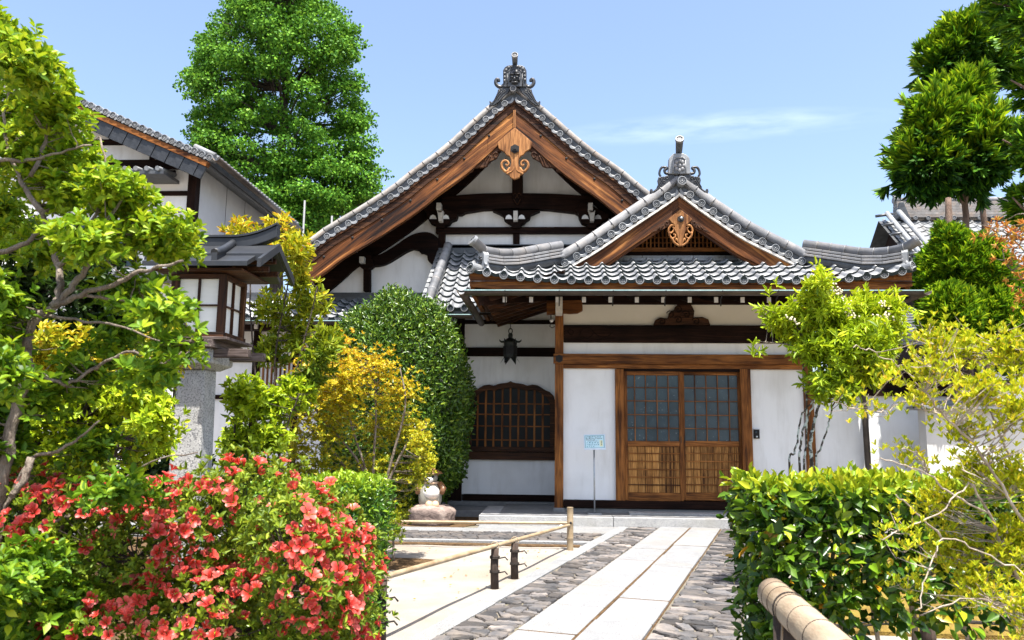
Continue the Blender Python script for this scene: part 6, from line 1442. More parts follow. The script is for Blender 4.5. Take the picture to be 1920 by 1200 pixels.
for k in range(120):                                                          # branch tips that break the outline
    y = RNG.uniform(-60, 430); left = RNG.random() < .5; r = RNG.uniform(9, 17); x = (lo(y) + RNG.uniform(0, 26)) if left else (hi(y) - RNG.uniform(0, 26))
    lumps.append(E(x - r * 1.5, y - r * .6, x + r * 1.5, y + r * .6, 27 + RNG.uniform(-1.2, .8), r / 57))
for k in range(60):
    x = RNG.uniform(370, 690); y = RNG.uniform(300, 440); r = RNG.uniform(18, 30); lumps.append(E(x - r * 1.3, y - r * .6, x + r * 1.3, y + r * .6, 27 + RNG.uniform(-2, 1), r / 50))
for l in lumps[::2]:
    c = l[0]; b = nodes[int(np.argmin([abs(q[2] - (c[2] - .9)) for q in nodes]))]; tr.tube([b, b * .5 + c * .5 + np.array((0, 0, .15)), c], [.045, .03, .012], 5, cap=False)
part('trunk', tr, M['bark_dark'], gk)
P, N = shell(lumps, 150000, thick=.6, power=1.3, reject=.45, low=-.75)
D = unit(rdir(len(P)) + N * .5 + np.array((0, 0, -.35))); foliage_part('crown', gk, P, D, unit(N * .9 + rdir(len(P)) * .9 + np.array((0, 0, .5))), RNG.uniform(.075, .13, len(P)), .85, FM['ginkgo'], 'fan', RNG.beta(2, 2, len(P)))

# ------------------------------------------------------------------ cedars at the right
def tufts(P, A, n, L0, L1, w, spread=32):
    Pq, D, Nn, L = whorl(P, A, n, 3, spread, L0, L1, back=.05); return Pq, D, Nn, L, w
ced = [('cedar_tree', 'slender cedar with bright rounded tuft crown, in front of the other', [(1815, 1815, 1812, 1808, 1803), (700, 560, 440, 350, 200)], [(1686, 240, 1780, 350), (1706, 190, 1790, 290), (1755, 145, 1842, 250), (1800, 205, 1885, 310), (1770, 255, 1868, 352), (1712, 280, 1775, 365)], 12.6),
       ('cedar_tree', 'tallest slender cedar whose dark crown tops the right-hand group', [(1855, 1852, 1848, 1838, 1828), (700, 560, 440, 340, 100)], [(1742, 82, 1802, 148), (1768, 42, 1842, 115), (1815, 30, 1885, 105), (1790, 90, 1870, 150), (1845, 85, 1900, 145)], 13.4)]
for nm, lab, (tx_, ty_), boxes, Y in ced:
    b = on_y(tx_[0], ty_[0], Y); t = thing(nm, lab, 'tree', (b.x, Y, 0), group='clipped cedars at the right')
    mb = MB(); nd = limb(mb, [(b.x + .02, Y, 0)] + [on_y(x, y, Y) for x, y in zip(tx_, ty_)], .085, .03, 10, jit=.006)
    lumps = [E(*bx, Y + RNG.uniform(-.35, .35)) for bx in boxes]
    for c, r in lumps: mb.tube([nd[-8], np.array(nd[-4]) * .5 + c * .5, c], [.03, .02, .008], 6)
    part('trunk', mb, M['pine_bark'], t)
    P, N = shell(lumps, 1800, thick=.6, power=1.2, reject=.6); P = P + N * RNG.normal(.0, .075, (len(P), 1)) + RNG.normal(0, .03, P.shape)
    P, D, Nn, L, w = tufts(P, unit(N * .9 + np.where(N[:, 2:] > -.25, .55, -.35) * np.array((0, 0, 1.0)) + rdir(len(P)) * .3), 22, .16, .30, .085)
    foliage_part('crown', t, P, D, Nn, L, .048, FM['cedar'], 'leaf', np.clip(RNG.beta(2, 2.0, len(P)) + (D[:, 2] - .3) * .4, 0, 1))
b = on_y(1778, 520, 11.6); t = thing('cedar_tree', 'bushy low cedar with broad dark foliage below the slender trunks', 'tree', (b.x, 11.6, 0), group='clipped cedars at the right')
mb = MB(); limb(mb, [(b.x, 11.6, 0), on_y(1782, 600, 11.6), on_y(1780, 450, 11.6), on_y(1778, 372, 11.7)], .09, .04, 10); part('trunk', mb, M['pine_bark'], t)
lumps = [E(*bx, 11.6 + RNG.uniform(-.5, .6)) for bx in ((1722, 470, 1800, 600), (1740, 440, 1840, 560), (1735, 540, 1830, 650), (1800, 450, 1890, 590), (1790, 540, 1900, 660), (1850, 500, 1935, 640), (1760, 425, 1800, 480), (1860, 560, 1960, 700))]
P, N = shell(lumps, 4200, thick=.5, power=1.5, reject=.6)
P, D, Nn, L, w = tufts(P, unit(N * .8 + np.array((0, 0, .7)) + rdir(len(P)) * .3), 17, .11, .19, .085)
foliage_part('crown', t, P, D, Nn, L, .075, FM['cedar'], 'leaf', np.clip(RNG.beta(2, 2.0, len(P)) + (D[:, 2] - .4) * .35, 0, 1))
b = on_y(1990, 200, 8.6); t = thing('cedar_tree', 'dark cedar boughs reaching in from the right edge of the sky', 'tree', (b.x, 8.6, 0), group='clipped cedars at the right')
mb = MB(); nd = limb(mb, [(b.x + .2, 8.6, 0), (b.x + .1, 8.6, 3), (b.x, 8.6, 6.2)], .12, .05, 10)
for q in ([(1985, 60), (1920, 20), (1860, 5)], [(1980, 200), (1930, 170), (1895, 150)], [(1985, 330), (1930, 290), (1880, 262)], [(1985, 430), (1930, 400), (1898, 370)]): limb(mb, pxl(q, 8.6), .03, .008, 6)
part('trunk', mb, M['pine_bark'], t)
lumps = [E(*bx, 8.6 + RNG.uniform(-.3, .3)) for bx in ((1850, -60, 1960, 45), (1890, 10, 1980, 80), (1895, 120, 1980, 200), (1905, 220, 1990, 330), (1893, 345, 1975, 425), (1940, 0, 2060, 420))]
P, N = shell(lumps, 1500, thick=.6, power=1.2, reject=.5)
P, D, Nn, L, w = tufts(P, unit(N * .8 + np.array((-.3, 0, .1)) + rdir(len(P)) * .4), 12, .09, .16, .085)
foliage_part('crown', t, P, D, Nn, L, .085, FM['cedar'], 'leaf', np.clip(RNG.beta(2, 3.5, len(P)), 0, 1))

# ------------------------------------------------------------------ clipped osmanthus dome
TYc = 12.45; cc, rr = E(617, 556, 884, 1000, TYc, 1.05)
top = on_y(750, 557, TYc).z; cx0 = (on_y(618, 740, TYc).x + on_y(881, 800, TYc).x) / 2; hw = (on_y(881, 800, TYc).x - on_y(618, 740, TYc).x) / 2
t = thing('clipped_dome_shrub', 'large dome-clipped glossy dark green shrub left of the recess', 'shrub', (cx0, TYc, 0))
mb = MB()
for k in range(7): limb(mb, [(cx0 + RNG.uniform(-.15, .15), TYc + RNG.uniform(-.1, .1), 0), (cx0 + RNG.uniform(-.3, .3), TYc + RNG.uniform(-.3, .3), .8), (cx0 + RNG.uniform(-.7, .7), TYc + RNG.uniform(-.7, .7), 2.0)], .05, .012, 7)
part('trunk', mb, M['bark'], t)
n = 56000; zc_ = 1.55; d = rdir(n); d[:, 1] = np.where(d[:, 1] > .45, -d[:, 1], d[:, 1])
Rz = np.where(d[:, 2] > 0, top - zc_, 1.45); ex = 2.5
sc_ = (np.abs(d[:, 0]) ** ex + np.abs(d[:, 1]) ** ex + np.abs(d[:, 2]) ** ex) ** (-1 / ex); s = 1 - .26 * RNG.random(n) ** 1.5 + RNG.normal(0, .02, n)
bump = .034 * (np.sin(9 * d[:, 0] + 3) + np.sin(8 * d[:, 2] + 7 * d[:, 0]) + np.sin(11 * d[:, 1]))
P = np.stack([cx0 + hw * d[:, 0] * sc_ * (s + bump), TYc + hw * d[:, 1] * sc_ * (s + bump), zc_ + Rz * d[:, 2] * sc_ * (s + bump)], 1)
ok = (P[:, 1] < TYc + .5) & (P[:, 2] > .12); P, N = P[ok], d[ok]
D = unit(N * .6 + rdir(len(P)) * .9 + np.array((0, 0, .35))); foliage_part('foliage', t, P, D, unit(N + rdir(len(P)) * .6), RNG.uniform(.05, .088, len(P)), .42, FM['osmanthus'], 'leaf', np.clip(RNG.beta(2, 2.4, len(P)), 0, 1))

# ------------------------------------------------------------------ amber-tipped shrub in front of it
YA = 8.05; b = on_z(738, 1052)
t = thing('amber_shrub', 'airy shrub with amber and yellow new leaves in front of the dome shrub', 'shrub', (on_y(680, 900, YA).x, YA, 0))
mb = MB(); base = np.array(on_y(685, 1000, YA)); base[2] = 0; nd = []
for q in ([(700, 1000), (690, 900), (660, 800), (640, 720)], [(705, 1000), (700, 880), (705, 780), (700, 680)], [(690, 1000), (660, 900), (610, 830), (560, 790)], [(700, 1000), (730, 900), (765, 830), (800, 800)], [(695, 1000), (680, 880), (600, 780), (580, 740)], [(700, 1000), (735, 860), (760, 760), (750, 690)], [(700, 1000), (650, 930), (590, 890)]):
    pts = pxl(q, YA); pts[0].z = .3; nd += limb(mb, [Vector((pts[0].x, YA, 0))] + pts, .022, .006, 7)
limb(mb, [b, on_y(738, 1000, b.y), on_y(742, 930, b.y)], .014, .008, 7)
boxes = [(560, 690, 720, 790), (640, 655, 760, 720), (600, 655, 700, 760), (690, 690, 800, 790), (540, 760, 680, 850), (650, 760, 790, 850), (740, 780, 815, 850), (545, 830, 660, 910), (640, 840, 760, 930), (725, 860, 790, 922), (762, 852, 812, 902), (730, 925, 775, 1000), (715, 960, 755, 1020), (590, 700, 680, 800), (528, 720, 600, 800), (530, 800, 590, 880), (525, 860, 600, 930), (530, 650, 640, 750), (560, 620, 690, 700), (765, 790, 815, 868), (768, 858, 806, 925), (788, 845, 820, 888)]
lumps = [E(*bx, YA + RNG.uniform(-.45, .35), .33) for bx in boxes]
C, N = shell(lumps, 4500, thick=.8, power=1.0, reject=.3)
C[:, 2] = np.round((C[:, 2] + .3 * C[:, 0]) / .12) * .12 - .3 * C[:, 0] + RNG.normal(0, .034, len(C))             # tiered sprays
twig_mb(mb, C, nd, .005, .0018, every=14); part('branches', mb, M['bark'], t)
P, D, Nn, L = whorl(C, unit(N * .5 + np.array((0, 0, .9)) + rdir(len(C)) * .35), 6, 25, 80, .026, .048)
zt_, zl_ = on_y(690, 650, YA).z, on_y(690, 960, YA).z
foliage_part('foliage', t, P, D, Nn, L, .45, FM['amber'], 'diamond', np.clip((P[:, 2] - zl_) / (zt_ - zl_) * .58 + RNG.normal(.12, .16, len(P)), 0, 1))

# ------------------------------------------------------------------ hedges
def box_hedge(x0, x1, y0, y1, z0, z1, n, thick=.10, wob=.02):
    """points in the outer layer of a clipped box, with normals"""
    A = np.array([(x1 - x0) * (z1 - z0), (y1 - y0) * (z1 - z0), (x1 - x0) * (y1 - y0), (x1 - x0) * (z1 - z0) * .3, (y1 - y0) * (z1 - z0)]); k = RNG.choice(5, n, p=A / A.sum()); U = RNG.random((n, 3))
    P = np.array((x0, y0, z0)) + U * np.array((x1 - x0, y1 - y0, z1 - z0)); N = np.zeros((n, 3)); dd = thick * RNG.random(n) ** 1.5 + RNG.normal(0, wob * .5, n)
    dd -= wob * (np.sin(P[:, 0] * 9) + np.sin(P[:, 2] * 11 + P[:, 0] * 5))
    for q, (ax, v, s) in enumerate(((1, y0, 1), (0, x0, 1), (2, z1, -1), (1, y1, -1), (0, x1, -1))):
        m = k == q; P[m, ax] = v + s * dd[m]; N[m, ax] = -s
    return P, N
hx0, hx1 = on_y(470, 1000, 4.6).x, on_y(735, 930, 5.05).x; hzt = on_y(660, 907, 4.55).z
t = thing('clipped_hedge', 'low square-clipped small-leaved hedge between the red azalea and sandy court', 'hedge', ((hx0 + hx1) / 2, 4.9, 0))
mb = MB(); P, N = box_hedge(hx0, hx1, 4.5, 5.05, .10, hzt, 15000, .16)
P[:, 0] -= np.maximum(0, hzt - P[:, 2]) * .035 * (P[:, 0] > hx1 - .3)
for k in range(9): x = RNG.uniform(hx0, hx1 - .05); limb(mb, [(x, 4.85, 0), (x + RNG.uniform(-.1, .1), 4.8, .4), (x + RNG.uniform(-.2, .2), 4.75, hzt - .1)], .016, .005, 6)
limb(mb, [(hx1 - .10, 4.62, 0), (hx1 - .09, 4.62, .3), (hx1 - .16, 4.68, .7)], .02, .01, 7)
part('stems', mb, M['bark_dark'], t)
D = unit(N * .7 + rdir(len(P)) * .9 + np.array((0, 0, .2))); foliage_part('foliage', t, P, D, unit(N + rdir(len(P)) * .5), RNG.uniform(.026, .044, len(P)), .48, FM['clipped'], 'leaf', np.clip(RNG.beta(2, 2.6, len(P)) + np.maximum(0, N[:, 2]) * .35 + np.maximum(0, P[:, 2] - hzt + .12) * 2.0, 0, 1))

cx0_, cx1_ = on_y(1366, 900, 4.5).x, on_y(2010, 1000, 3.85).x; czt = on_y(1500, 908, 3.9).z
t = thing('camellia_hedge', 'square-clipped hedge of large glossy camellia leaves right of the path', 'hedge', ((cx0_ + cx1_) / 2, 4.2, 0))
mb = MB()
for px, r in ((1552, .028), (1574, .017), (1630, .014), (1445, .016), (1700, .02), (1800, .02)):
    x = on_y(px, 1150, 4.1).x; limb(mb, [(x - .01, 4.05, 0), (x, 4.02, .30), (x - .03 + RNG.uniform(-.03, .03), 4.05, .55), (x + RNG.uniform(-.15, .15), 4.15, czt - .12)], r, r * .45, 8, jit=.003)
for k in range(70):
    x = RNG.uniform(cx0_ + .05, cx1_); z = RNG.uniform(.4, czt - .1); mb.tube([(x, 4.15, z), (x + RNG.uniform(-.1, .1), 4.0, z + .08), (x + RNG.uniform(-.16, .16), 3.86, z + RNG.uniform(.05, .2))], [.006, .004, .002], 5, cap=False)
part('stems', mb, M['bark_pale'], t)
P, N = box_hedge(cx0_, cx1_, 3.82, 4.5, .30, czt, 9500, .20, .022)
# the left end leans in slightly and reaches lower than the rest
P[:, 0] += np.maximum(0, czt - P[:, 2]) * .08 * np.clip(1 - (P[:, 0] - cx0_) / .4, 0, 1)
lowz = .10 + .30 * np.clip((P[:, 0] - cx0_ - .15) / .35, 0, 1); P[:, 2] = czt - (czt - P[:, 2]) * (czt - lowz) / (czt - .30)
thin = RNG.random(len(P)) < np.clip(1.0 - .55 * np.clip((.62 - P[:, 2]) / .25, 0, 1) * (P[:, 0] > cx0_ + .35), 0, 1); P, N = P[thin], N[thin]
D = unit(N * .55 + rdir(len(P)) * .85 + np.array((0, 0, -.05))); Nn = unit(N * .9 + rdir(len(P)) * .45 + np.array((0, 0, .55))); L = RNG.uniform(.05, .088, len(P))
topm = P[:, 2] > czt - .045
mesh_c = [fine_leaf(.50, FP['camellia'], k) for k in range(5)]
front = (P[:, 1] < 3.97) & (~topm)
keep = leaf_objects(t, P, D, Nn, L, mesh_c, 300, mask=front)
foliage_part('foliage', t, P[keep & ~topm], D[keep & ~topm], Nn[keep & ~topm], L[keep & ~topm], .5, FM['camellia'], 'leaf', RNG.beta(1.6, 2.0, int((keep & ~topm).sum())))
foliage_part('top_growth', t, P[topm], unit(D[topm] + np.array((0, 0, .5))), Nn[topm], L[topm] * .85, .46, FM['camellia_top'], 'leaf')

# ------------------------------------------------------------------ right-hand nandina with lichened stems
YN = 6.6
t = thing('nandina_shrub', 'bright yellow-green nandina on thin lichen-covered stems behind the camellia hedge', 'shrub', (on_y(1520, 880, YN).x, YN, 0))
mb = MB(); nd = []
for q, r in (([(1480, 880), (1489, 850), (1497, 815), (1502, 780), (1515, 763), (1530, 740), (1545, 700)], .010), ([(1500, 885), (1500, 840), (1508, 800), (1520, 770), (1535, 740), (1540, 690)], .011), ([(1522, 890), (1520, 840), (1522, 810), (1530, 780), (1540, 740), (1555, 690)], .018), ([(1530, 885), (1538, 840), (1550, 810), (1556, 780), (1565, 755), (1580, 735), (1590, 690)], .009), ([(1508, 885), (1512, 830), (1512, 760), (1508, 700), (1500, 640), (1506, 600)], .010)):
    p = pxl(q, YN); nd += limb(mb, [Vector((p[0].x, YN, 0)), *p], r, r * .45, 9, jit=.004)
part('stems', mb, M['lichen'], t)
mb = MB()
for q in ([(1545, 690), (1560, 640), (1590, 590), (1600, 550)], [(1540, 690), (1500, 620), (1460, 590), (1430, 580)], [(1555, 690), (1620, 640), (1660, 590), (1680, 560)], [(1555, 690), (1530, 620), (1520, 560), (1530, 520)], [(1590, 690), (1640, 680), (1690, 640)], [(1540, 690), (1490, 650), (1420, 640)]): nd += limb(mb, pxl(q, YN), .008, .003, 6)
boxes = [(1470, 540, 1600, 640), (1540, 550, 1660, 650), (1500, 600, 1640, 720), (1590, 590, 1690, 700), (1500, 680, 1620, 760), (1430, 560, 1500, 625), (1600, 660, 1680, 720), (1500, 505, 1560, 570), (1640, 550, 1690, 610), (1480, 620, 1560, 690), (1600, 570, 1700, 660), (1560, 620, 1690, 720), (1450, 580, 1540, 650), (1590, 540, 1660, 600)]
lumps = [E(*bx, YN + RNG.uniform(-.3, .25), .26) for bx in boxes]
C, N = shell(lumps, 1500, thick=.8, power=1.0, reject=.3); extra = [on_y(x, y, YN + RNG.uniform(-.15, .15)) for x, y in ((1415, 640), (1420, 575), (1440, 545), (1535, 495), (1545, 510), (1525, 530), (1665, 550), (1680, 545), (1690, 600), (1700, 580), (1720, 590), (1430, 655), (1410, 660), (1455, 530))]
C = np.concatenate([C, np.array([tuple(v) for v in extra])]); N = np.concatenate([N, rdir(len(extra), .3)])
twig_mb(mb, C, nd, .004, .0016, every=4); part('twigs', mb, M['bark'], t)
P, D, Nn, L = whorl(C, unit(N * .7 + np.array((0, 0, .25)) + rdir(len(C)) * .3), 9, 15, 95, .05, .095, back=.06)
D = unit(D + np.array((0, 0, -.12)))
ymid = on_y(1560, 640, YN).z
rv = np.clip(RNG.beta(2, 2, len(P)) * .75 + (P[:, 2] - ymid) * .45 + .12, 0, 1)
keep = leaf_objects(t, P, D, Nn, L, [fine_leaf(.24, FP['nandina_green'], 20 + k) for k in range(4)], 220)
foliage_part('foliage', t, P[keep], D[keep], Nn[keep], L[keep], .24, FM['nandina_green'], 'leaf', rv[keep])
M['blossom'] = mat('blossom', [(0.3, (0.55, 0.47, 0.30)), (0.7, (0.72, 0.66, 0.50))], scale=30)
fl = MB()
for (x0, y0, x1, y1, n) in ((1560, 530, 1605, 600, 90), (1650, 560, 1670, 600, 30), (1640, 590, 1662, 612, 16), (1478, 590, 1500, 610, 14)):
    for k in range(n):
        f = RNG.random(); p = on_y(x0 + (x1 - x0) * (1 - f) + RNG.normal(0, 5), y1 + (y0 - y1) * f, YN - .25 + RNG.normal(0, .04)); fl.blob(p, (.009, .009, .009), 5, 3)
part('blossom', fl, M['blossom'], t, kind='stuff')

# ------------------------------------------------------------------ yellow azalea at the right edge
t = thing('yellow_azalea', 'sprawling azalea with golden-yellow leaf whorls at the right foreground', 'shrub', (on_y(1960, 1150, 3.1).x, 3.1, 0))
mb = MB(); nd = []
br_ = [([(2010, 1240), (1960, 1150), (1900, 1060), (1850, 960), (1820, 905)], .012, 3.0), ([(1960, 1150), (1930, 1010), (1890, 930), (1830, 840), (1770, 780), (1735, 735)], .0095, 2.9), ([(1930, 1010), (1925, 900), (1880, 830), (1850, 760), (1800, 700), (1745, 640)], .0085, 3.1),
       ([(1770, 780), (1700, 752), (1660, 770), (1610, 768), (1560, 750)], .0035, 2.9), ([(1735, 735), (1690, 690), (1640, 660), (1600, 650)], .0035, 2.95), ([(1880, 830), (1900, 720), (1890, 660), (1870, 620)], .0055, 3.1),
       ([(1850, 960), (1790, 930), (1740, 890), (1690, 870), (1640, 860)], .005, 2.8), ([(1900, 1060), (1830, 1030), (1770, 1010), (1735, 1080), (1720, 1150)], .0035, 2.7), ([(1820, 905), (1760, 960), (1700, 990), (1660, 1010)], .0035, 2.75), ([(1960, 1150), (1900, 1130), (1820, 1120), (1730, 1150)], .004, 2.9), ([(1890, 930), (1850, 900), (1800, 880)], .004, 2.9), ([(1740, 890), (1720, 850), (1690, 840)], .004, 2.85), ([(1770, 1010), (1720, 960), (1680, 930)], .005, 2.75)]
for q, r, Y in br_: nd += limb(mb, pxl(q, Y + .15, Y - .1), r * .75, max(.0018, r * .28), 8, jit=.004)
boxes = [(1720, 610, 1800, 680), (1760, 620, 1870, 700), (1840, 600, 1960, 720), (1700, 660, 1790, 730), (1780, 690, 1900, 780), (1860, 720, 1960, 830), (1610, 745, 1690, 790), (1560, 730, 1620, 775), (1640, 690, 1700, 740), (1760, 780, 1850, 840), (1640, 830, 1760, 900), (1770, 850, 1880, 920), (1860, 840, 1960, 960), (1700, 900, 1830, 990), (1640, 960, 1740, 1050), (1720, 980, 1860, 1080), (1840, 960, 1970, 1090), (1660, 1050, 1770, 1130), (1760, 1060, 1900, 1150), (1880, 1090, 1990, 1200), (1700, 720, 1760, 770), (1880, 960, 1960, 1050)]
lumps = [E(bx[0] - 12, bx[1] - 8, bx[2] + 12, bx[3] + 8, 2.95 + RNG.uniform(-.25, .3), .16) for bx in boxes]
C, N = shell(lumps, 3400, thick=1.0, power=.7, reject=0, weights=[(.28 if bx[0] < 1690 else 1.0) * (l[1][0] * l[1][2]) for bx, l in zip(boxes, lumps)]); C = C + RNG.normal(0, .026, C.shape)
nd += [c + RNG.normal(0, .012, 3) for c in C[::9]]; twig_mb(mb, C[::9], nd[:-len(C[::9])], .0020, .0011, every=1, far=.30); twig_mb(mb, C, nd, .0012, .0007, every=4, far=.10); part('branches', mb, M['bark_pale'], t)
P, D, Nn, L = whorl(C, unit(np.array((0, 0, 1.0)) + N * .25 + rdir(len(C)) * .22), 5, 8, 50, .016, .030)
keep = leaf_objects(t, P, D, Nn, L, [fine_leaf(.30, FP['yellow'], 40 + k) for k in range(4)], 300)
foliage_part('foliage', t, P[keep], D[keep], Nn[keep], L[keep], .30, FM['yellow'], 'leaf', np.clip(RNG.beta(2.2, 2, int(keep.sum())), 0, 1))

# orange-leaved sprigs over it
t = thing('orange_maple', 'maple sprigs with orange and gold leaves at the right edge', 'shrub', (on_y(1990, 520, 5.2).x, 5.2, 0))
mb = MB(); nd = []
nd += limb(mb, [(on_y(1990, 520, 5.2).x, 5.2, 0), on_y(2000, 900, 5.2), on_y(1990, 600, 5.2)], .03, .015, 8)
for q in ([(1990, 600), (1940, 500), (1890, 440), (1835, 420)], [(1990, 600), (1940, 540), (1890, 500), (1880, 470)], [(1990, 600), (1930, 420), (1910, 400)]): nd += limb(mb, pxl(q, 5.2), .008, .002, 6)
lumps = [E(*bx, 5.2 + RNG.uniform(-.15, .15), .12) for bx in ((1830, 408, 1920, 470), (1880, 400, 1960, 480), (1870, 455, 1960, 540), (1900, 520, 1980, 600))]
C, N = shell(lumps, 85, thick=.9, power=.9, reject=0); twig_mb(mb, C, nd, .003, .001); part('branches', mb, M['bark'], t)
P, D, Nn, L = whorl(C, unit(N + np.array((-.6, 0, .1))), 7, 15, 80, .03, .055)
foliage_part('foliage', t, P, D, Nn, L, .24, FM['maple'], 'leaf')

# ------------------------------------------------------------------ shrubs behind the stone lantern
def loose_shrub(name, label, cat, base_px, Y, stems, boxes, n, leaf, ratio, k, fo, bark='bark_dark', t0=15, t1=95, r=.012, tilt=.3, rv=None, every=4, group=None, dy=.25, thick=.8, kind='leaf'):
    t = thing(name, label, cat, (on_y(base_px, 900, Y).x, Y, 0), group=group); mb = MB(); nd = []
    for q in stems:
        p = pxl(q, Y); nd += limb(mb, ([Vector((p[0].x, Y, 0))] if q[0][1] > 780 else []) + list(p), r, r * .35, 7, jit=.004)
    lumps = [E(*bx, Y + RNG.uniform(-dy, dy), dy) for bx in boxes]
    C, N = shell(lumps, n, thick=thick, power=1.0, reject=.3); twig_mb(mb, C, nd, r * .35, .0016, every=every)
    part('stems', mb, M[bark], t)
    P, D, Nn, L = whorl(C, unit(N * .7 + np.array((0, 0, tilt)) + rdir(len(C)) * .3), k, t0, t1, leaf * .7, leaf * 1.2, back=leaf * .7)
    foliage_part('foliage', t, P, D, Nn, L, ratio, FM[fo], kind, rv(P) if rv else RNG.beta(2, 2, len(P))); return t
ztop = on_y(520, 400, 6.6).z; zlow = on_y(520, 720, 6.6).z
loose_shrub('nandina_shrub', 'tall nandina with orange-tipped yellow leaves rising behind the garden lantern', 'shrub', 520, 6.6,
    [[(500, 900), (510, 760), (520, 640), (540, 520), (530, 440)], [(520, 900), (535, 780), (560, 680), (590, 560), (595, 540)], [(480, 900), (480, 740), (470, 600), (470, 480), (470, 430)], [(530, 900), (527, 840), (545, 740), (575, 660)]],
    [(425, 405, 490, 470), (480, 400, 560, 480), (520, 430, 590, 520), (520, 500, 600, 560), (560, 540, 625, 600), (450, 430, 540, 520), (470, 540, 560, 620), (520, 590, 600, 680), (470, 620, 540, 700), (560, 640, 625, 720), (590, 600, 640, 680), (545, 690, 600, 740)],
    620, .085, .26, 7, 'nandina', rv=lambda P: np.clip((P[:, 2] - zlow) / (ztop - zlow) * .62 + RNG.normal(.14, .14, len(P)), 0, 1), dy=.28)
loose_shrub('garden_shrub', 'yellow-green broad-leaved shrub right beside the lantern pillar', 'shrub', 470, 6.0,
    [[(440, 900), (440, 800), (450, 720), (455, 700)], [(465, 900), (470, 780), (490, 720)], [(530, 900), (522, 860), (540, 790), (560, 740)]],
    [(415, 700, 500, 790), (450, 720, 560, 800), (410, 780, 490, 870), (470, 780, 550, 860), (520, 700, 590, 780), (425, 850, 520, 900)], 800, .06, .40, 7, 'nandina_green', rv=lambda P: RNG.beta(2, 2.6, len(P)), dy=.25)
loose_shrub('garden_shrub', 'sunlit yellow-orange shrub seen between the azalea branches at left', 'shrub', 150, 4.3,
    [[(120, 900), (110, 780), (90, 700), (60, 640)], [(180, 900), (190, 780), (210, 700), (240, 650)], [(60, 900), (40, 780), (10, 680)]],
    [(-40, 620, 90, 720), (40, 600, 190, 700), (140, 630, 280, 720), (240, 640, 340, 720), (-40, 690, 60, 800), (270, 590, 350, 660)], 900, .045, .42, 7, 'amber', rv=lambda P: RNG.beta(2, 2.6, len(P)) * .9, dy=.25)
loose_shrub('garden_shrub', 'bright lime-green shrub low behind the azalea trunk at left', 'shrub', 160, 4.0,
    [[(120, 940), (125, 860), (150, 780)], [(200, 940), (220, 840), (260, 760)], [(60, 940), (70, 860), (60, 790)]],
    [(40, 720, 170, 830), (130, 700, 260, 810), (205, 690, 318, 800), (60, 800, 200, 900), (180, 780, 330, 880), (260, 740, 325, 850), (-30, 780, 70, 900)], 1300, .042, .45, 7, 'nandina_green', rv=lambda P: RNG.beta(2.2, 2.2, len(P)), dy=.25)
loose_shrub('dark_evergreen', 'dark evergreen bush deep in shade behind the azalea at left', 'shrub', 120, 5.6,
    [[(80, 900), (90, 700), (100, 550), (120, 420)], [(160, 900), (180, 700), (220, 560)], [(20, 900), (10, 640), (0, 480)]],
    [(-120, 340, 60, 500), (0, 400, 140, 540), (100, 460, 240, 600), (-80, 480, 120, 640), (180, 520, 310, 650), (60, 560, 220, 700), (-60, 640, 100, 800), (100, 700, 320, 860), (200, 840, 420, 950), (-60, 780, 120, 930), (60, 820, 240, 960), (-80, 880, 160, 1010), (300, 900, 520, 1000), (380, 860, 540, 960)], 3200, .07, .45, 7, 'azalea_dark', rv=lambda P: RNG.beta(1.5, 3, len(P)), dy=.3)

# ------------------------------------------------------------------ the red azalea bush
t = thing('red_azalea', 'rounded azalea bush covered in coral-red flowers at lower left', 'flowering bush', (on_y(420, 1190, 2.6).x, 2.6, 0))
boxes = [(330, 880, 500, 1060), (420, 868, 560, 1010), (480, 915, 640, 1100), (220, 910, 430, 1110), (250, 960, 480, 1150), (60, 905, 250, 1060), (-40, 890, 110, 1040), (600, 1010, 690, 1160), (500, 960, 668, 1180), (120, 930, 340, 1150), (430, 1040, 676, 1270), (250, 1060, 520, 1290), (20, 950, 220, 1180), (-60, 1000, 140, 1250), (100, 1080, 330, 1290), (560, 1080, 686, 1300)]
lumps = [E(*bx, 2.62 + RNG.uniform(-.12, .25), .24) for bx in boxes]
mb = MB(); bx_ = on_y(420, 1190, 2.7).x; nd = []
for k in range(16): nd += limb(mb, [(bx_ + RNG.uniform(-.2, .2), 2.75 + RNG.uniform(-.1, .1), 0), (bx_ + RNG.uniform(-.4, .4), 2.75 + RNG.uniform(-.15, .15), .4), (bx_ + RNG.uniform(-.75, .5), 2.7 + RNG.uniform(-.2, .2), .85)], .014, .004, 6)
C, N = shell(lumps, 6500, thick=.4, power=1.3, reject=.65); twig_mb(mb, C, nd, .003, .0012, every=16); part('branches', mb, M['bark_dark'], t)
P, D, Nn, L = whorl(C + N * (RNG.random((len(C), 1)) ** 4) * .11, unit(N * .8 + np.array((0, -.1, .5)) + rdir(len(C)) * .3), 7, 15, 75, .017, .032)
foliage_part('foliage', t, P, D, Nn, L, .40, FM['olive'], 'leaf', np.clip(RNG.beta(2, 2.2, len(P)), 0, 1))
m_fl, tt_, bb_ = new_mat('azalea_petal'); oi = tt_.nodes.new('ShaderNodeObjectInfo'); at = tt_.nodes.new('ShaderNodeAttribute'); at.attribute_name = 'rnd'
r1_ = ramp(tt_, [(0, (0.38, 0.010, 0.006)), (.45, (0.55, 0.024, 0.013)), (.8, (0.66, 0.050, 0.032)), (1, (0.74, 0.17, 0.14))]); tt_.links.new(oi.outputs['Random'], r1_.inputs['Fac'])
mxc = tt_.nodes.new('ShaderNodeMix'); mxc.data_type = 'RGBA'; tt_.links.new(at.outputs['Fac'], mxc.inputs['Factor']); tt_.links.new(r1_.outputs['Color'], mxc.inputs[6]); mxc.inputs[7].default_value = (0.74, 0.17, 0.145, 1)
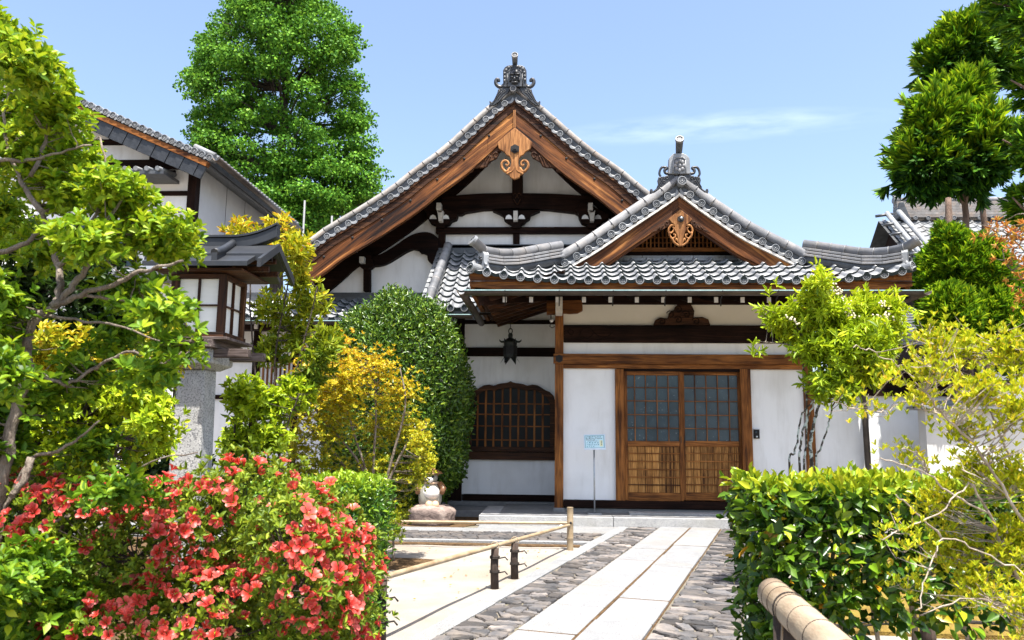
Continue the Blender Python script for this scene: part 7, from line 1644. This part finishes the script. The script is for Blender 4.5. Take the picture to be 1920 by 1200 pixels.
tt_.links.new(mxc.outputs[2], bb_.inputs['Base Color']); setp(bb_, Roughness=.45)
tr_ = tt_.nodes.new('ShaderNodeBsdfTranslucent'); tt_.links.new(mxc.outputs[2], tr_.inputs['Color']); ms = tt_.nodes.new('ShaderNodeMixShader'); ms.inputs[0].default_value = .35
tt_.links.new(bb_.outputs[0], ms.inputs[1]); tt_.links.new(tr_.outputs[0], ms.inputs[2]); tt_.links.new(ms.outputs[0], tt_.nodes['Material Output'].inputs['Surface'])
def flower_mesh(var):
    """open five-petalled azalea flower facing +Z, about 1 unit across, with stamens"""
    r = random.Random(var); vs = []; fs = []; rv = []
    for k in range(5):
        a = 2 * math.pi * k / 5 + r.uniform(-.1, .1); o = len(vs); op = r.uniform(.75, 1.1); wv = r.uniform(-.04, .04)
        ca, sa = math.cos(a), math.sin(a)
        def pt(rad, side, z): return (rad * ca - side * sa, rad * sa + side * ca, z)
        vs += [pt(.03, 0, -.25), pt(.16, .085, .02), pt(.16, 0, -.03), pt(.16, -.085, .02), pt(.33 * op, .20, .17 + wv), pt(.34 * op, 0, .10), pt(.33 * op, -.20, .17 - wv), pt(.48 * op, .13, .19 + wv), pt(.53 * op, 0, .15), pt(.48 * op, -.13, .19 - wv)]
        fs += [tuple(i + o for i in f) for f in ((0, 1, 2), (0, 2, 3), (1, 4, 5, 2), (2, 5, 6, 3), (4, 7, 8, 5), (5, 8, 9, 6))]
        rv += [0, .1, .0, .1, .35, .05, .35, .75, .45, .75]
    for k in range(6):
        a = r.uniform(0, 6.28); o = len(vs); x, y = .10 * math.cos(a), .10 * math.sin(a); vs += [(0, 0, -.1), (.012, 0, -.1), (x, y, .34)]; fs.append((o, o + 1, o + 2)); rv += [.6, .6, .9]
    me = bpy.data.meshes.new('flower'); me.from_pydata(vs, [], fs); me.materials.append(m_fl)
    at_ = me.attributes.new('rnd', 'FLOAT', 'POINT'); at_.data.foreach_set('value', rv); me.polygons.foreach_set('use_smooth', [True] * len(fs)); return me
fms = [flower_mesh(k) for k in range(6)]
C, N = shell(lumps, 14000, thick=.05, power=1.0, reject=.98); px, py, w_ = proj_np(C)
face = np.sum(N * unit(np.array(CAM) - C), 1)
dens = np.clip(.35 + (px - 100) / 500 + .5 * np.maximum(0, N[:, 2]), .3, 1) * np.where((np.sin(px * .021 + 1) + np.sin(py * .027 + px * .008)) > -.3, 1, .18)
ok = (face > .05) & (px > -20) & (px < 720) & (py > 850) & (py < 1215) & (RNG.random(len(C)) < dens); C, N = C[ok], N[ok]
sel = []
for i in range(len(C)):
    if all(np.sum((C[i] - C[j]) ** 2) > .021 ** 2 for j in sel): sel.append(i)
    if len(sel) >= 560: break
sel = sorted(sel, key=lambda i: float(np.linalg.norm(C[i] - np.array(CAM)))); small = MB(); srv = []
for q, i in enumerate(sel):
    z = Vector(unit(N[i] + np.array((0, -.2, .25)) + RNG.normal(0, .5, 3))); x = z.orthogonal().normalized(); x = Matrix.Rotation(RNG.uniform(0, 6.28), 3, z) @ x; y = z.cross(x); s = RNG.uniform(.028, .056); Fm = frame(Vector(C[i] + N[i] * RNG.uniform(-.02, .05)), x * s, y * s, z * s)
    if q < 300: put('flower', fms[q % 6], t, Fm)
    else:
        me = fms[q % 6]; small.add([Fm @ v.co for v in me.vertices], [tuple(p.vertices) for p in me.polygons], True); srv += [d.value for d in me.attributes['rnd'].data]
so = part('small_flowers', small, m_fl, t, kind='stuff'); so.data.attributes.new('rnd', 'FLOAT', 'POINT').data.foreach_set('value', srv)
bu = MB()
for i in RNG.choice(len(C), min(110, len(C)), replace=False):
    d = Vector(unit(N[i] + rdir(1)[0] * .5)); p = Vector(C[i]); bu.tube([p, p + d * .012, p + d * .026, p + d * .03], [.002, .0055, .003, .0005], 6)
part('buds', bu, m_fl, t, kind='stuff')

# ------------------------------------------------------------------ large azalea tree, left foreground
t = thing('azalea_tree', 'spreading yellow-green azalea tree with bare grey limbs filling the left foreground', 'tree', (on_y(20, 1000, 2.5).x, 2.5, 0))
mb = MB(); nd = []
Ya = 2.45
br_ = [([(-40, 1300), (-10, 1020), (10, 870), (33, 760), (48, 715), (51, 685), (50, 649), (57, 619), (72, 592), (99, 577), (129, 547), (150, 520), (171, 487), (186, 436), (198, 412)], .020, .007),
       ([(99, 577), (150, 553), (225, 530), (255, 512), (300, 500), (345, 490)], .010, .004), ([(57, 615), (30, 612), (0, 608), (-60, 600)], .012, .008), ([(99, 577), (115, 540), (108, 500), (95, 455), (78, 400), (60, 330)], .013, .006),
       ([(171, 487), (200, 450), (250, 420), (300, 400), (340, 395)], .007, .003), ([(108, 500), (150, 460), (180, 400), (200, 340), (190, 260)], .008, .003), ([(78, 400), (40, 340), (10, 250), (20, 150)], .010, .003), ([(60, 330), (90, 250), (100, 180), (80, 100)], .007, .003),
       ([(-10, 1020), (20, 930), (60, 860), (110, 845), (150, 820), (185, 790)], .008, .003), ([(60, 860), (45, 900), (20, 930)], .012, .010), ([(0, 1000), (80, 985), (130, 965), (180, 940), (230, 900), (300, 860), (370, 850)], .006, .002), ([(130, 965), (100, 1020), (80, 1080)], .007, .004), ([(150, 553), (200, 560), (280, 570), (340, 600), (365, 640)], .006, .002),
       ([(72, 592), (140, 600), (220, 610), (300, 640)], .006, .002), ([(180, 690), (240, 660), (300, 680), (340, 660)], .005, .002), ([(51, 685), (120, 720), (180, 690)], .007, .005), ([(-30, 480), (40, 460), (80, 430), (130, 410)], .010, .004), ([(-30, 300), (40, 300), (100, 290), (170, 270)], .007, .003)]
for q, r0, r1 in br_:
    yy = Ya + RNG.uniform(-.12, .25) if q[0] not in ((-40, 1300),) else Ya
    nd += limb(mb, pxl(q, Ya, yy), r0, r1, 10, jit=.0025)
boxes = [(-60, 10, 60, 110), (-60, 60, 110, 180), (10, 90, 115, 185), (-70, 150, 120, 290), (30, 160, 170, 270), (-40, 240, 140, 360), (80, 250, 205, 350), (150, 325, 285, 400), (40, 300, 190, 420), (150, 340, 300, 440), (230, 390, 372, 475), (-70, 340, 60, 470), (90, 410, 240, 500), (220, 420, 375, 510), (20, 440, 130, 520), (150, 500, 330, 600), (230, 540, 380, 640), (280, 610, 380, 690), (160, 590, 270, 680), (90, 640, 220, 760), (240, 660, 335, 750), (-50, 500, 50, 620), (-60, 600, 30, 720), (-60, 1040, 90, 1150), (-80, 920, 40, 1060), (150, 880, 310, 960), (60, 1080, 180, 1200), (100, 800, 250, 880), (-80, 1130, 80, 1260), (-60, 720, 40, 850), (-60, 640, 60, 760), (20, 700, 130, 800), (-50, 800, 50, 890), (-60, 560, 40, 680), (0, 1010, 130, 1100), (-50, 1070, 100, 1180), (60, 1140, 170, 1240)]
dens_w = [1.3 if b[3] < 520 else .75 if b[3] < 700 else .7 for b in boxes]
lumps = [E(*bx, Ya + RNG.uniform(-.35, .45) - (.38 if bx[1] > 940 else 0), .17) for bx in boxes]
wts = [w * (l[1][0] * l[1][2] + .02) for w, l in zip(dens_w, lumps)]
C, N = shell(lumps, 5200, thick=.9, power=.9, reject=.2, weights=wts)
twig_mb(mb, C, nd, .0024, .0011, every=5, far=.13); part('trunk', mb, M['bark'], t)
A = unit(N * .55 + np.array((0, 0, .75)) + rdir(len(C)) * .35)
P, D, Nn, L = whorl(C, A, 6, 25, 85, .022, .042)
keep = leaf_objects(t, P, D, Nn, L, [fine_leaf(.48, FP['azalea_new'], 60 + k) for k in range(6)], 300)
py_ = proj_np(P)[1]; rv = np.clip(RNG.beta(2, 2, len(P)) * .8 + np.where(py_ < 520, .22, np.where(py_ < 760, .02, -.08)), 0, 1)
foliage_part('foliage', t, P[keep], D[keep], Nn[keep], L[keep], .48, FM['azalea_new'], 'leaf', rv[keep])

# small ground plants and fallen leaves
C = np.stack([RNG.uniform(-2.2, .2, 500), RNG.uniform(6.2, 9.3, 500), np.full(500, .006)], 1)
lit = part('fallen_leaves', np_mesh('fallen_leaves', *(lambda a: (a[0], a[1], a[2]))(leaf_arrays(C[:90], unit(rdir(90) * np.array((1, 1, .1))), np.tile((0, 0, 1.0), (90, 1)), RNG.uniform(.02, .035, 90), .5, 'leaf')), 90, RNG.random(90), FM['maple'], (0, 0, 0)), None, kind='stuff')
gr = np.stack([RNG.uniform(2.6, 6.5, 5200), RNG.uniform(5.3, 9.2, 5200), np.full(5200, .012)], 1)
part('moss_tufts', np_mesh('moss_tufts', *leaf_arrays(gr, unit(rdir(5200) * .5 + np.array((0, 0, .7))), rdir(5200), RNG.uniform(.015, .04, 5200), .35, 'needle'), 5200, RNG.random(5200), FM['amber'], (0, 0, 0)), None, kind='stuff')
